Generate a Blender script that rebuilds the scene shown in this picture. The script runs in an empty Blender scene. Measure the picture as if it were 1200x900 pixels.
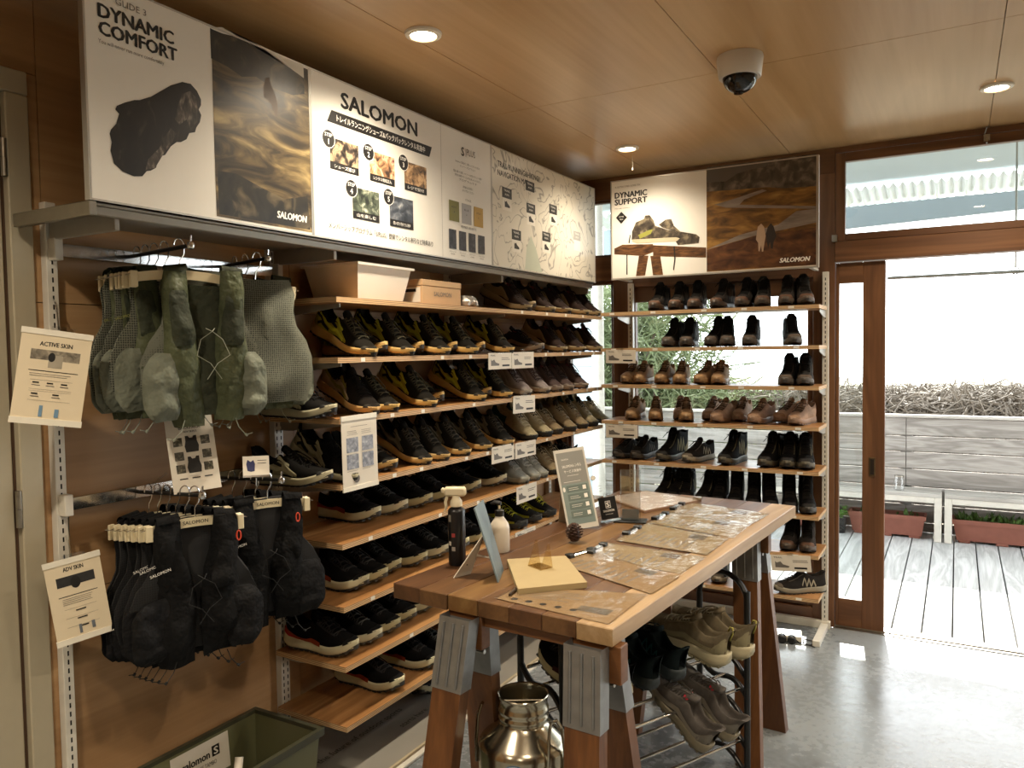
import bpy, bmesh, math, random
from mathutils import Vector, Matrix, noise
random.seed(7)
S = bpy.context.scene
COL = S.collection
PI = math.pi

# ---------------------------------------------------------------- camera
FPX = 910.0                       # focal length in pixels of the 1200x900 frame
def _dir(px, py):
    return Vector((px - 600, -(py - 450), -FPX)).normalized()
_Y = _dir(1122, 402)              # vanishing point of the shelf wall
_X = -_dir(-990, 434)             # vanishing point of the window wall
_X = (_X - _Y * _X.dot(_Y)).normalized()
_Z = _X.cross(_Y)
RC = Matrix((_X, _Y, _Z))         # camera vector -> world vector
EYE = Vector((0, 0, 1.5))
cam_d = bpy.data.cameras.new('camera')
cam = bpy.data.objects.new('camera', cam_d)
COL.objects.link(cam)
cam.matrix_world = Matrix.Translation(EYE) @ RC.to_4x4()
cam_d.sensor_width = 36
cam_d.lens = FPX / 1200 * 36
cam_d.clip_start = 0.02
S.camera = cam

# ---------------------------------------------------------------- sky, sun, exposure
S.view_settings.view_transform = 'Standard'
S.view_settings.look = 'None'
S.view_settings.gamma = 1
S.view_settings.use_curve_mapping = False
S.view_settings.exposure = 0.48
S.cycles.use_denoising = True
S.cycles.max_bounces = 8
S.cycles.diffuse_bounces = 5
S.cycles.glossy_bounces = 4
S.cycles.transmission_bounces = 8
S.cycles.transparent_max_bounces = 16
S.cycles.caustics_reflective = False
S.cycles.caustics_refractive = False
S.cycles.sample_clamp_indirect = 6
w = bpy.data.worlds.new('sky')
S.world = w
w.use_nodes = True
bg = w.node_tree.nodes['Background']
bg.inputs[0].default_value = (0.93, 0.97, 1.0, 1)
bg.inputs[1].default_value = 5.0
sun_d = bpy.data.lights.new('sun', 'SUN')
sun_d.energy = 11
sun_d.angle = 0.009
sun_d.color = (1.0, 0.95, 0.86)
sun = bpy.data.objects.new('sun', sun_d)
COL.objects.link(sun)
sun.rotation_euler = Vector((0.14, -1, -0.64)).to_track_quat('-Z', 'Y').to_euler()
sun.location = (0, 9, 8)

# ---------------------------------------------------------------- pixel -> place
def ray(px, py):
    return RC @ Vector(((px - 600) / FPX, -(py - 450) / FPX, -1))
def onz(px, py, z):
    r = ray(px, py); return EYE + r * ((z - EYE.z) / r.z)
def onx(px, py, x):
    r = ray(px, py); return EYE + r * (x / r.x)
def ony(px, py, y):
    r = ray(px, py); return EYE + r * (y / r.y)
def onplane(px, py, p0, n):
    r = ray(px, py); return EYE + r * ((p0 - EYE).dot(n) / r.dot(n))

# ---------------------------------------------------------------- materials
MATS = {}
def _new(name):
    m = bpy.data.materials.new(name); m.use_nodes = True
    nt = m.node_tree
    return m, nt, nt.nodes['Principled BSDF']
def N(nt, t, **kw):
    n = nt.nodes.new(t)
    for k, v in kw.items():
        setattr(n, k, v)
    return n
def ramp(nt, stops, interp='LINEAR'):
    r = N(nt, 'ShaderNodeValToRGB')
    e = r.color_ramp.elements
    r.color_ramp.interpolation = interp
    while len(e) < len(stops): e.new(0.5)
    for i, (p, c) in enumerate(stops):
        e[i].position = p; e[i].color = (c[0], c[1], c[2], 1)
    return r
def mixc(a, b, f):
    return tuple(a[i] * (1 - f) + b[i] * f for i in range(3))
def hexc(h):
    h = h.lstrip('#')
    v = [int(h[i:i + 2], 16) / 255 for i in (0, 2, 4)]
    return tuple((c / 12.92 if c <= 0.04045 else ((c + 0.055) / 1.055) ** 2.4) for c in v)
def coords(nt, scale=(1, 1, 1), rot=(0, 0, 0), world=False):
    if world:
        src = N(nt, 'ShaderNodeNewGeometry').outputs['Position']
    else:
        src = N(nt, 'ShaderNodeTexCoord').outputs['Object']
    mp = N(nt, 'ShaderNodeMapping')
    mp.inputs['Scale'].default_value = scale
    mp.inputs['Rotation'].default_value = rot
    nt.links.new(src, mp.inputs[0])
    return mp.outputs[0]
def plain(name, col, rough=0.5, metal=0.0, var=0.12, nscale=25, bump=0.0, spec=0.5, bscale=None, bdist=0.002):
    """plain surface with a little mottling and fine relief"""
    if name in MATS: return MATS[name]
    if isinstance(col, str): col = hexc(col)
    m, nt, b = _new(name)
    co = coords(nt)
    n = N(nt, 'ShaderNodeTexNoise'); n.inputs['Scale'].default_value = nscale; n.inputs['Detail'].default_value = 4
    nt.links.new(co, n.inputs['Vector'])
    r = ramp(nt, [(0.3, mixc(col, (0, 0, 0), var)), (0.7, tuple(min(1, c * (1 + var * 0.5)) for c in col))])
    nt.links.new(n.outputs['Fac'], r.inputs[0]); nt.links.new(r.outputs[0], b.inputs['Base Color'])
    b.inputs['Roughness'].default_value = rough
    b.inputs['Metallic'].default_value = metal
    b.inputs['Specular IOR Level'].default_value = spec
    if bump:
        n2 = N(nt, 'ShaderNodeTexNoise'); n2.inputs['Scale'].default_value = bscale or nscale * 8
        nt.links.new(co, n2.inputs['Vector'])
        bp = N(nt, 'ShaderNodeBump'); bp.inputs['Strength'].default_value = bump; bp.inputs['Distance'].default_value = bdist
        nt.links.new(n2.outputs['Fac'], bp.inputs['Height']); nt.links.new(bp.outputs[0], b.inputs['Normal'])
    MATS[name] = m
    return m
def wood(name, c1, c2, c3=None, along='y', scale=1.0, rough=0.45, figure=2.5, fine=60, world=False, spec=0.4, bump=0.08):
    """long grain with wavy figure; along = axis of the grain"""
    if name in MATS: return MATS[name]
    c1, c2 = [hexc(c) if isinstance(c, str) else c for c in (c1, c2)]
    c3 = hexc(c3) if isinstance(c3, str) else (c3 or mixc(c1, c2, 0.5))
    m, nt, b = _new(name)
    st = {'x': (0.12, 1, 1), 'y': (1, 0.12, 1), 'z': (1, 1, 0.12)}[along]
    co = coords(nt, tuple(s * scale for s in st), world=world)
    n1 = N(nt, 'ShaderNodeTexNoise'); n1.inputs['Scale'].default_value = figure; n1.inputs['Detail'].default_value = 5; n1.inputs['Distortion'].default_value = 1.6
    nt.links.new(co, n1.inputs['Vector'])
    mul = N(nt, 'ShaderNodeMath', operation='MULTIPLY'); mul.inputs[1].default_value = 9
    nt.links.new(n1.outputs['Fac'], mul.inputs[0])
    pp = N(nt, 'ShaderNodeMath', operation='PINGPONG'); pp.inputs[1].default_value = 1
    nt.links.new(mul.outputs[0], pp.inputs[0])
    n2 = N(nt, 'ShaderNodeTexNoise'); n2.inputs['Scale'].default_value = fine; n2.inputs['Detail'].default_value = 3
    co2 = coords(nt, tuple((s if s < 1 else s) * scale * (0.25 if s < 1 else 1) for s in st), world=world)
    nt.links.new(co2, n2.inputs['Vector'])
    mx = N(nt, 'ShaderNodeMix'); mx.inputs[0].default_value = 0.5
    nt.links.new(pp.outputs[0], mx.inputs[2]); nt.links.new(n2.outputs['Fac'], mx.inputs[3])
    r = ramp(nt, [(0.15, c1), (0.5, c3), (0.85, c2)])
    nt.links.new(mx.outputs[0], r.inputs[0]); nt.links.new(r.outputs[0], b.inputs['Base Color'])
    b.inputs['Roughness'].default_value = rough
    b.inputs['Specular IOR Level'].default_value = spec
    bp = N(nt, 'ShaderNodeBump'); bp.inputs['Strength'].default_value = bump; bp.inputs['Distance'].default_value = 0.002
    nt.links.new(n2.outputs['Fac'], bp.inputs['Height']); nt.links.new(bp.outputs[0], b.inputs['Normal'])
    MATS[name] = m
    return m
def plyedge(name='ply_edge'):
    """layered plywood edge: thin light and dark veneers"""
    if name in MATS: return MATS[name]
    m, nt, b = _new(name)
    co = coords(nt, (0, 0, 1))
    wv = N(nt, 'ShaderNodeTexWave', bands_direction='Z'); wv.inputs['Scale'].default_value = 55
    wv.inputs['Distortion'].default_value = 0.4
    nt.links.new(co, wv.inputs['Vector'])
    r = ramp(nt, [(0.25, hexc('#8a6540')), (0.6, hexc('#d9b78a'))])
    nt.links.new(wv.outputs['Fac'], r.inputs[0]); nt.links.new(r.outputs[0], b.inputs['Base Color'])
    b.inputs['Roughness'].default_value = 0.6
    MATS[name] = m
    return m
def glass(name, col=(1, 1, 1), rough=0.0, alpha=0.08, ior=1.45):
    """thin clear sheet: mostly see-through with a glossy skin"""
    if name in MATS: return MATS[name]
    m, nt, b = _new(name)
    nt.nodes.remove(b)
    out = [n for n in nt.nodes if n.type == 'OUTPUT_MATERIAL'][0]
    tr = N(nt, 'ShaderNodeBsdfTransparent'); tr.inputs[0].default_value = (col[0], col[1], col[2], 1)
    gl = N(nt, 'ShaderNodeBsdfGlossy'); gl.inputs['Roughness'].default_value = rough
    fr = N(nt, 'ShaderNodeFresnel')
    ge = N(nt, 'ShaderNodeNewGeometry'); mr = N(nt, 'ShaderNodeMapRange')      # same skin seen from either side
    mr.inputs['To Min'].default_value = ior; mr.inputs['To Max'].default_value = 1 / ior
    nt.links.new(ge.outputs['Backfacing'], mr.inputs['Value']); nt.links.new(mr.outputs[0], fr.inputs[0])
    ad = N(nt, 'ShaderNodeMath', operation='ADD'); ad.inputs[1].default_value = alpha; ad.use_clamp = True
    nt.links.new(fr.outputs[0], ad.inputs[0])
    mx = N(nt, 'ShaderNodeMixShader')
    nt.links.new(ad.outputs[0], mx.inputs[0]); nt.links.new(tr.outputs[0], mx.inputs[1]); nt.links.new(gl.outputs[0], mx.inputs[2])
    nt.links.new(mx.outputs[0], out.inputs[0])
    MATS[name] = m
    return m
def emit(name, col, strength):
    if name in MATS: return MATS[name]
    m, nt, b = _new(name)
    b.inputs['Base Color'].default_value = (*col, 1)
    b.inputs['Emission Color'].default_value = (*col, 1)
    b.inputs['Emission Strength'].default_value = strength
    MATS[name] = m
    return m
def photo(name, stops, scale=6, detail=8, distort=1.0, stretch=(1, 1, 1), rot=(0, 0, 0), rough=0.35, kind='noise'):
    """printed photograph: tone patches made of distorted noise"""
    if name in MATS: return MATS[name]
    m, nt, b = _new(name)
    co = coords(nt, stretch, rot)
    if kind == 'voronoi':
        n = N(nt, 'ShaderNodeTexVoronoi'); n.inputs['Scale'].default_value = scale; o = n.outputs['Color']
    else:
        n = N(nt, 'ShaderNodeTexNoise'); n.inputs['Scale'].default_value = scale; n.inputs['Detail'].default_value = detail
        n.inputs['Distortion'].default_value = distort; o = n.outputs['Fac']
    nt.links.new(co, n.inputs['Vector'])
    r = ramp(nt, [(p, hexc(c)) for p, c in stops])
    nt.links.new(o, r.inputs[0]); nt.links.new(r.outputs[0], b.inputs['Base Color'])
    b.inputs['Roughness'].default_value = rough
    MATS[name] = m
    return m

# ---------------------------------------------------------------- mesh builder
class MB:
    def __init__(self): self.v = []; self.f = []; self.m = []; self.cur = 0
    def add(self, vs, fs, M=None):
        o = len(self.v)
        for p in vs:
            p = Vector(p)
            self.v.append(M @ p if M else p)
        for f in fs:
            self.f.append([o + i for i in f]); self.m.append(self.cur)
        return self
    def box(self, x0, x1, y0, y1, z0, z1, M=None, c=0.0):
        if x0 > x1: x0, x1 = x1, x0
        if y0 > y1: y0, y1 = y1, y0
        if z0 > z1: z0, z1 = z1, z0
        if c <= 0:
            vs = [(x, y, z) for z in (z0, z1) for y in (y0, y1) for x in (x0, x1)]
            fs = [(0, 2, 3, 1), (4, 5, 7, 6), (0, 1, 5, 4), (2, 6, 7, 3), (0, 4, 6, 2), (1, 3, 7, 5)]
            return self.add(vs, fs, M)
        c = min(c, (x1 - x0) / 2.2, (y1 - y0) / 2.2, (z1 - z0) / 2.2)
        bm = bmesh.new(); bmesh.ops.create_cube(bm, size=1)
        for q in bm.verts:
            q.co = Vector((x0 if q.co.x < 0 else x1, y0 if q.co.y < 0 else y1, z0 if q.co.z < 0 else z1))
        bmesh.ops.bevel(bm, geom=bm.edges[:], offset=c, segments=1, affect='EDGES', profile=0.5)
        bm.verts.index_update()
        vs = [q.co.copy() for q in bm.verts]; fs = [[q.index for q in f.verts] for f in bm.faces]
        bm.free()
        return self.add(vs, fs, M)
    def bar(self, a, b, wx, wz, up=(0, 0, 1), c=0.0):
        """rectangular bar from a to b, wx wide across, wz along 'up'"""
        a, b = Vector(a), Vector(b); d = b - a; L = d.length; d.normalize()
        u = Vector(up); s = d.cross(u)
        if s.length < 1e-4: s = d.cross(Vector((1, 0, 0)))
        s.normalize(); u = s.cross(d)
        M = Matrix((s, d, u)).transposed().to_4x4(); M.translation = a
        return self.box(-wx / 2, wx / 2, 0, L, -wz / 2, wz / 2, M, c)
    def tube(self, pts, r, n=6, closed=False, caps=True):
        pts = [Vector(p) for p in pts]; k = len(pts)
        rr = r if hasattr(r, '__len__') else [r] * k
        prev = None; rows = []
        for i, p in enumerate(pts):
            if closed: d = pts[(i + 1) % k] - pts[i - 1]
            else: d = pts[min(i + 1, k - 1)] - pts[max(i - 1, 0)]
            if d.length < 1e-9: d = Vector((0, 0, 1))
            d.normalize()
            if prev is None:
                a = Vector((0, 0, 1)) if abs(d.z) < 0.9 else Vector((1, 0, 0))
                s = d.cross(a).normalized()
            else:
                s = prev - d * prev.dot(d)
                s = s.normalized() if s.length > 1e-6 else d.cross(Vector((0, 0, 1))).normalized()
            prev = s; t = d.cross(s)
            rows.append([p + (s * math.cos(2 * PI * j / n) + t * math.sin(2 * PI * j / n)) * rr[i] for j in range(n)])
        o = len(self.v)
        for row in rows: self.v.extend(row)
        m = k if closed else k - 1
        for i in range(m):
            for j in range(n):
                a = o + i * n + j; b = o + i * n + (j + 1) % n
                c = o + ((i + 1) % k) * n + (j + 1) % n; d = o + ((i + 1) % k) * n + j
                self.f.append([a, b, c, d]); self.m.append(self.cur)
        if caps and not closed:
            self.f.append([o + j for j in range(n)][::-1]); self.m.append(self.cur)
            self.f.append([o + (k - 1) * n + j for j in range(n)]); self.m.append(self.cur)
        return self
    def lathe(self, prof, n=24, M=None, cap0=False, cap1=False):
        vs = []; fs = []
        for (r, z) in prof:
            for j in range(n):
                a = 2 * PI * j / n; vs.append((r * math.cos(a), r * math.sin(a), z))
        for i in range(len(prof) - 1):
            for j in range(n):
                fs.append((i * n + j, i * n + (j + 1) % n, (i + 1) * n + (j + 1) % n, (i + 1) * n + j))
        if cap0: fs.append([j for j in range(n)][::-1])
        if cap1: fs.append([(len(prof) - 1) * n + j for j in range(n)])
        return self.add(vs, fs, M)
    def rows(self, rows, closed=False, M=None):
        """loft through equal-length rows of points"""
        n = len(rows[0]); vs = [p for r in rows for p in r]; fs = []
        for i in range(len(rows) - 1):
            for j in range(n if closed else n - 1):
                fs.append((i * n + j, i * n + (j + 1) % n, (i + 1) * n + (j + 1) % n, (i + 1) * n + j))
        return self.add(vs, fs, M)
    def prism(self, poly, h, M=None):
        """polygon in local XY pushed up by h"""
        n = len(poly)
        vs = [(p[0], p[1], 0) for p in poly] + [(p[0], p[1], h) for p in poly]
        fs = [list(range(n))[::-1], list(range(n, 2 * n))] + [(i, (i + 1) % n, n + (i + 1) % n, n + i) for i in range(n)]
        return self.add(vs, fs, M)
    def mesh(self, name, smooth=False, fix=True):
        me = bpy.data.meshes.new(name)
        me.from_pydata([tuple(p) for p in self.v], [], self.f)
        if any(self.m): me.polygons.foreach_set('material_index', self.m)
        if fix:
            bm = bmesh.new(); bm.from_mesh(me)
            bmesh.ops.recalc_face_normals(bm, faces=bm.faces[:])
            bm.to_mesh(me); bm.free()
        if smooth: me.polygons.foreach_set('use_smooth', [True] * len(me.polygons))
        me.update()
        return me
    def build(self, name, mat, parent=None, smooth=False, base=True, fix=True):
        """link as one mesh object; a top-level one gets its origin at its base"""
        off = Vector((0, 0, 0))
        if parent is None and base and self.v:
            xs = [p.x for p in self.v]; ys = [p.y for p in self.v]; zs = [p.z for p in self.v]
            off = Vector(((min(xs) + max(xs)) / 2, (min(ys) + max(ys)) / 2, min(zs)))
            self.v = [p - off for p in self.v]
        me = self.mesh(name, smooth, fix)
        for mm in (mat if isinstance(mat, (list, tuple)) else [mat]): me.materials.append(mm)
        o = bpy.data.objects.new(name, me); COL.objects.link(o)
        o.location = off
        if parent is not None: o.parent = parent
        if smooth: smooth_by_angle(me)
        return o
def smooth_by_angle(me, ang=0.7):
    bm = bmesh.new(); bm.from_mesh(me)
    for e in bm.edges:
        if len(e.link_faces) == 2 and e.calc_face_angle(0) > ang: e.smooth = False
    bm.to_mesh(me); bm.free()
def tag(o, label=None, cat=None, group=None, kind=None):
    if label: o['label'] = label
    if cat: o['category'] = cat
    if group: o['group'] = group
    if kind: o['kind'] = kind
    return o
def thing(name, label, cat, loc=(0, 0, 0), rotz=0.0, group=None, kind=None, rot=None):
    o = bpy.data.objects.new(name, None); COL.objects.link(o)
    o.empty_display_size = 0.05
    o.location = loc
    o.rotation_euler = rot if rot is not None else (0, 0, rotz)
    return tag(o, label, cat, group, kind)
def part(name, me, parent, mat=None):
    o = bpy.data.objects.new(name, me); COL.objects.link(o); o.parent = parent
    if mat is not None and not me.materials: me.materials.append(mat)
    return o
def struct(name, mb, mat, parent=None, smooth=False):
    o = mb.build(name, mat, parent, smooth, base=False)
    if parent is None: o['kind'] = 'structure'
    return o
def frame(o, u, n):
    """matrix with x along u, z along n (outward), y up the sheet"""
    u = Vector(u).normalized(); n = Vector(n).normalized(); v = n.cross(u)
    M = Matrix((u, v, n)).transposed().to_4x4(); M.translation = Vector(o)
    return M

# ---------------------------------------------------------------- lettering
TEXTS = []
def text(s, M, width=None, height=None, mat=None, parent=None, align='LEFT', bold=0.0, name='lettering', shear=0.0, lift=0.0006):
    """flat print: M puts the text's left base line, x along reading, z outward"""
    c = bpy.data.curves.new(name, 'FONT'); c.body = s; c.size = 1; c.resolution_u = 2
    c.align_x = 'LEFT'; c.shear = shear; c.fill_mode = 'FRONT'
    o = bpy.data.objects.new('tmp_text', c); COL.objects.link(o)
    TEXTS.append((o, M, width, height, mat, parent, align, name, lift, bold))
def flush_text():
    bpy.context.view_layer.update()
    dg = bpy.context.evaluated_depsgraph_get()
    done = []
    for (o, M, width, height, mat, parent, align, name, lift, bold) in TEXTS:
        me = bpy.data.meshes.new_from_object(o.evaluated_get(dg))
        done.append((o, me))
    for (o, M, width, height, mat, parent, align, name, lift, bold), (_, me) in zip(TEXTS, done):
        if not me.vertices:
            bpy.data.objects.remove(o); continue
        xs = [q.co.x for q in me.vertices]; ys = [q.co.y for q in me.vertices]
        x0, x1, y0, y1 = min(xs), max(xs), min(ys), max(ys)
        sx = width / (x1 - x0) if width else None
        sy = height / (y1 - y0) if height else None
        sx = sx or sy; sy = sy or sx
        sh = {'LEFT': 0, 'CENTER': -0.5, 'RIGHT': -1}[align] * (x1 - x0) * sx
        vs = [Vector(((q.co.x - x0) * sx + sh, (q.co.y - y0) * sy, lift)) for q in me.vertices]
        fs = [list(p.vertices) for p in me.polygons]
        if bold:                       # heavier stroke: the same outline printed again slightly shifted
            k = len(vs); bd = bold * sy * 0.8; base_v, base_f = list(vs), list(fs)
            for t_, (ax, ay) in enumerate(((bd, 0), (-bd, 0), (0, bd * .6), (0, -bd * .6))):
                vs += [v + Vector((ax, ay, 0.00001 * (t_ + 1))) for v in base_v]
                fs += [[i + k * (t_ + 1) for i in f] for f in base_f]
        bpy.data.meshes.remove(me)
        me = bpy.data.meshes.new(name)
        me.from_pydata([tuple(M @ v) for v in vs], [], fs)
        me.name = name
        me.materials.clear(); me.materials.append(mat)
        n = bpy.data.objects.new(name, me); COL.objects.link(n)
        n.parent = parent
        cu = o.data
        bpy.data.objects.remove(o); bpy.data.curves.remove(cu)
    TEXTS.clear()

# ================================================================ materials used widely
PLYW = wood('plywood_wall', '#8f6d49', '#bd9a70', '#a58059', along='y', scale=0.8, figure=1.1, rough=0.5, world=True)
PLYC = wood('plywood_ceiling', '#b08a5c', '#cba87c', '#bd986b', along='y', scale=0.7, figure=1.4, rough=0.33, world=True, spec=0.5)
SHELFW = wood('shelf_plywood', '#8d6238', '#c69a66', '#a9794a', along='y', scale=1.3, figure=2.2, rough=0.42)
SHELFE = plyedge()
TIMBER = wood('frame_timber', '#573822', '#7b5537', '#69462c', along='z', scale=1.2, figure=3, rough=0.45, world=True)
TIMBERX = wood('frame_timber_level', '#573822', '#7b5537', '#69462c', along='x', scale=1.2, figure=3, rough=0.45, world=True)
WHITEM = plain('white_metal', '#d9d4c8', 0.4, 0, 0.06)
CHROME = plain('chrome', '#d8d8d8', 0.12, 1.0, 0.03)
STEEL = plain('steel', '#a8a49a', 0.28, 1.0, 0.1)
BLACKP = plain('black_plastic', '#121212', 0.4, 0, 0.1)
DARKHOLE = plain('dark_slot', '#0c0b0a', 0.9, 0, 0.0)
WHITEP = plain('white_plastic', '#e6e0d0', 0.35, 0, 0.05)
CREAMP = plain('cream_plastic', '#dccfb0', 0.4, 0, 0.06)
PAPER = plain('paper_white', '#ddd5c6', 0.55, 0, 0.02)
BOARDW = plain('sign_white', '#e4e0d7', 0.32, 0, 0.01)
INK = plain('black_ink', '#15120f', 0.5, 0, 0.0)
INKG = plain('grey_ink', '#6c665f', 0.5, 0, 0.0)
PRINTW = plain('white_print', '#ece8e0', 0.5, 0, 0.0)
CLEAR = glass('clear_acrylic', (0.96, 0.97, 0.97), 0.03, 0.05)
PANE = glass('window_pane', (0.96, 0.985, 0.98), 0.0, 0.03)
MIST = glass('clear_sleeve', (0.93, 0.92, 0.9), 0.12, 0.14)

XW, YW, ZC = -2.2, 4.38, 2.52     # shelf wall, window wall, ceiling

# ---------------------------------------------------------------- floor
def concrete():
    m, nt, b = _new('polished_concrete')
    co = coords(nt, world=True)
    n1 = N(nt, 'ShaderNodeTexNoise'); n1.inputs['Scale'].default_value = 1.6; n1.inputs['Detail'].default_value = 9; n1.inputs['Roughness'].default_value = 0.65
    n2 = N(nt, 'ShaderNodeTexNoise'); n2.inputs['Scale'].default_value = 34; n2.inputs['Detail'].default_value = 6
    for n in (n1, n2): nt.links.new(co, n.inputs['Vector'])
    mx = N(nt, 'ShaderNodeMix'); mx.inputs[0].default_value = 0.35
    nt.links.new(n1.outputs['Fac'], mx.inputs[2]); nt.links.new(n2.outputs['Fac'], mx.inputs[3])
    r = ramp(nt, [(0.3, hexc('#62676a')), (0.5, hexc('#7d8285')), (0.7, hexc('#92979a'))])
    nt.links.new(mx.outputs[0], r.inputs[0]); nt.links.new(r.outputs[0], b.inputs['Base Color'])
    r2 = ramp(nt, [(0.35, (0.16,) * 3), (0.7, (0.42,) * 3)])
    nt.links.new(mx.outputs[0], r2.inputs[0]); nt.links.new(r2.outputs[0], b.inputs['Roughness'])
    bp = N(nt, 'ShaderNodeBump'); bp.inputs['Strength'].default_value = 0.06; bp.inputs['Distance'].default_value = 0.01
    nt.links.new(n2.outputs['Fac'], bp.inputs['Height']); nt.links.new(bp.outputs[0], b.inputs['Normal'])
    return m
struct('floor', MB().box(-2.3, 2.9, -2.7, YW - 0.02, -0.12, 0), concrete())
struct('trim_1', MB().box(-0.56, 1.95, YW - 0.02, YW + 0.09, -0.1, 0.004).box(-0.56, 1.95, YW + 0.01, YW + 0.02, 0.004, 0.009), STEEL)

# ---------------------------------------------------------------- left wall in plywood sheets
wl = struct('wall_left', MB().box(XW - 0.12, XW - 0.012, -2.7, YW + 0.06, 0, ZC), plain('wall_core', '#4a3422', 0.8))
G = 0.0012
ys = [-2.7, -0.6, 0.28]
def ply(y0, y1, z0, z1):
    MB().box(XW - 0.0119, XW, y0 + G, y1 - G, z0 + G, z1 - G).build('panel', PLYW, wl)
for (y0, y1) in ((-2.7, -1.5), (-1.5, -0.6), (-0.6, 0.24)):
    for (z0, z1) in ((0, 0.82), (0.82, 1.65), (1.65, ZC)): ply(y0, y1, z0, z1)
ply(0.24, 1.235, 2.27, ZC)
for (z0, z1) in ((0, 0.82), (0.82, 1.65), (1.65, 2.27)): ply(1.205, 1.235, z0, z1)
for (y0, y1) in ((1.235, 2.15), (2.15, 3.06), (3.06, 3.97), (3.97, YW - 0.02)):
    for (z0, z1) in ((0, 0.82), (0.82, 1.65), (1.65, ZC)): ply(y0, y1, z0, z1)
# the pale door at the end of the wall
DOORC = plain('door_paint', '#ada38c', 0.45, 0, 0.03)
d1 = thing('door_1', None, None, (XW, 0.7, 0), kind='structure')
MB().box(-0.05, -0.006, -0.41, 0.435, 0.005, 2.2, c=0.003).build('leaf', DOORC, d1)
MB().box(-0.05, 0.012, 0.445, 0.505, 0, 2.2045, c=0.003).build('jamb', DOORC, d1)
MB().box(-0.05, 0.012, -0.47, 0.505, 2.205, 2.268, c=0.003).build('head', DOORC, d1)
MB().box(-0.05, 0.012, -0.47, -0.42, 0, 2.2045, c=0.003).build('jamb', DOORC, d1)
for z in (1.09, 2.03, 0.25):
    MB().tube([(0.006, 0.44, z - 0.05), (0.006, 0.44, z - 0.0005)], 0.0085, 10).tube([(0.006, 0.44, z + 0.0005), (0.006, 0.44, z + 0.05)], 0.0085, 10).build('hinge', STEEL, d1, smooth=True)
MB().tube([(0.0, -0.33, 1.0), (0.05, -0.33, 1.0), (0.05, -0.22, 1.0)], 0.009, 8).build('door_handle', STEEL, d1, smooth=True)

# ---------------------------------------------------------------- ceiling in plywood sheets
ce = struct('ceiling', MB().box(-2.32, 2.9, -2.7, YW + 0.09, ZC + 0.012, ZC + 0.2), plain('ceiling_core', '#b99a70', 0.8))
cx = [-2.32, -1.55, -0.78, 0.12, 1.02, 1.92, 2.9]; cy = [-2.7, -0.7, 1.12, 2.94, YW + 0.09]
for i in range(len(cx) - 1):
    for j in range(len(cy) - 1):
        g = 0.0015
        MB().box(cx[i] + g, cx[i + 1] - g, cy[j] + g, cy[j + 1] - g, ZC, ZC + 0.0119).build('panel', PLYC, ce)
# unseen sides of the room
PLASTER = plain('plaster', '#b8ab97', 0.7, 0, 0.05, 6)
struct('wall_right', MB().box(2.8, 2.92, -2.7, YW + 0.09, 0, ZC), PLASTER)
struct('wall_back', MB().box(-2.32, 2.92, -2.82, -2.7, 0, ZC), PLASTER)

# ---------------------------------------------------------------- window wall
Y0, Y1 = YW - 0.01, YW + 0.07
win = thing('wall_window', None, None, (0, YW, 0), kind='structure')
def wbox(name, x0, x1, z0, z1, mat, y0=Y0, y1=Y1, parent=None, c=0.002):
    par = parent or win
    MB().box(x0, x1, y0 - YW, y1 - YW, z0, z1, c=c).build(name, mat, par)
wbox('post', -2.2, -2.115, 0, ZC, TIMBER)
wbox('post', -1.80, -1.695, 0, 2.39, TIMBER)
wbox('post', -0.665, -0.557, 0, 2.39, TIMBER)
wbox('post', 1.92, 2.02, 0, ZC, TIMBER)
wbox('beam', -2.115, -1.80, 1.905, 2.05, TIMBERX)
wbox('beam', -1.695, -0.665, 1.86, 2.05, TIMBERX)
wbox('beam', -2.115, -0.557, 2.39, ZC, TIMBERX)
wbox('beam', -0.557, 1.92, 1.93, 2.035, TIMBERX, YW - 0.02, Y1)
wbox('beam', -0.557, 1.92, 2.49, ZC, TIMBERX)
wbox('sill', -2.115, -1.80, 0, 0.12, TIMBERX)
wbox('sill', -1.695, -0.665, 0, 0.09, TIMBERX)
wbox('infill', 2.02, 2.8, 0, ZC, PLASTER)
def pane(par, x0, x1, z0, z1, y):
    MB().box(x0, x1, y - YW, y - YW + 0.004, z0, z1).build('pane', PANE, par)
def sash(name, x0, x1, z0, z1, st, top, bot, y, th=0.04, parent=None, lst=None):
    w_ = parent or thing(name, None, None, (0, YW, 0), kind='structure')
    a, b_ = y - th / 2, y + th / 2
    l_ = st if lst is None else lst
    wbox('stile', x0, x0 + l_, z0, z1, TIMBER, a, b_, w_)
    wbox('stile', x1 - st, x1, z0, z1, TIMBER, a, b_, w_)
    wbox('rail', x0 + l_, x1 - st, z1 - top, z1, TIMBERX, a, b_, w_)
    wbox('rail', x0 + l_, x1 - st, z0, z0 + bot, TIMBERX, a, b_, w_)
    pane(w_, x0 + l_, x1 - st, z0 + bot, z1 - top, y - 0.002)
    return w_
sash('window_1', -2.115, -1.80, 0.12, 1.905, 0.02, 0.02, 0.03, YW + 0.03)
sash('window_2', -2.115, -1.80, 2.05, 2.39, 0.02, 0.015, 0.015, YW + 0.03)
sash('window_3', -1.695, -0.665, 0.09, 1.86, 0.03, 0.09, 0.06, YW + 0.03)
sash('window_4', -1.695, -0.665, 2.05, 2.39, 0.02, 0.015, 0.015, YW + 0.03)
w5 = sash('window_5', -0.555, 0.70, 2.037, 2.488, 0.046, 0.046, 0.036, YW + 0.01)
sash('window_6', 0.70, 1.92, 2.037, 2.488, 0.046, 0.046, 0.036, YW + 0.01)
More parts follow.
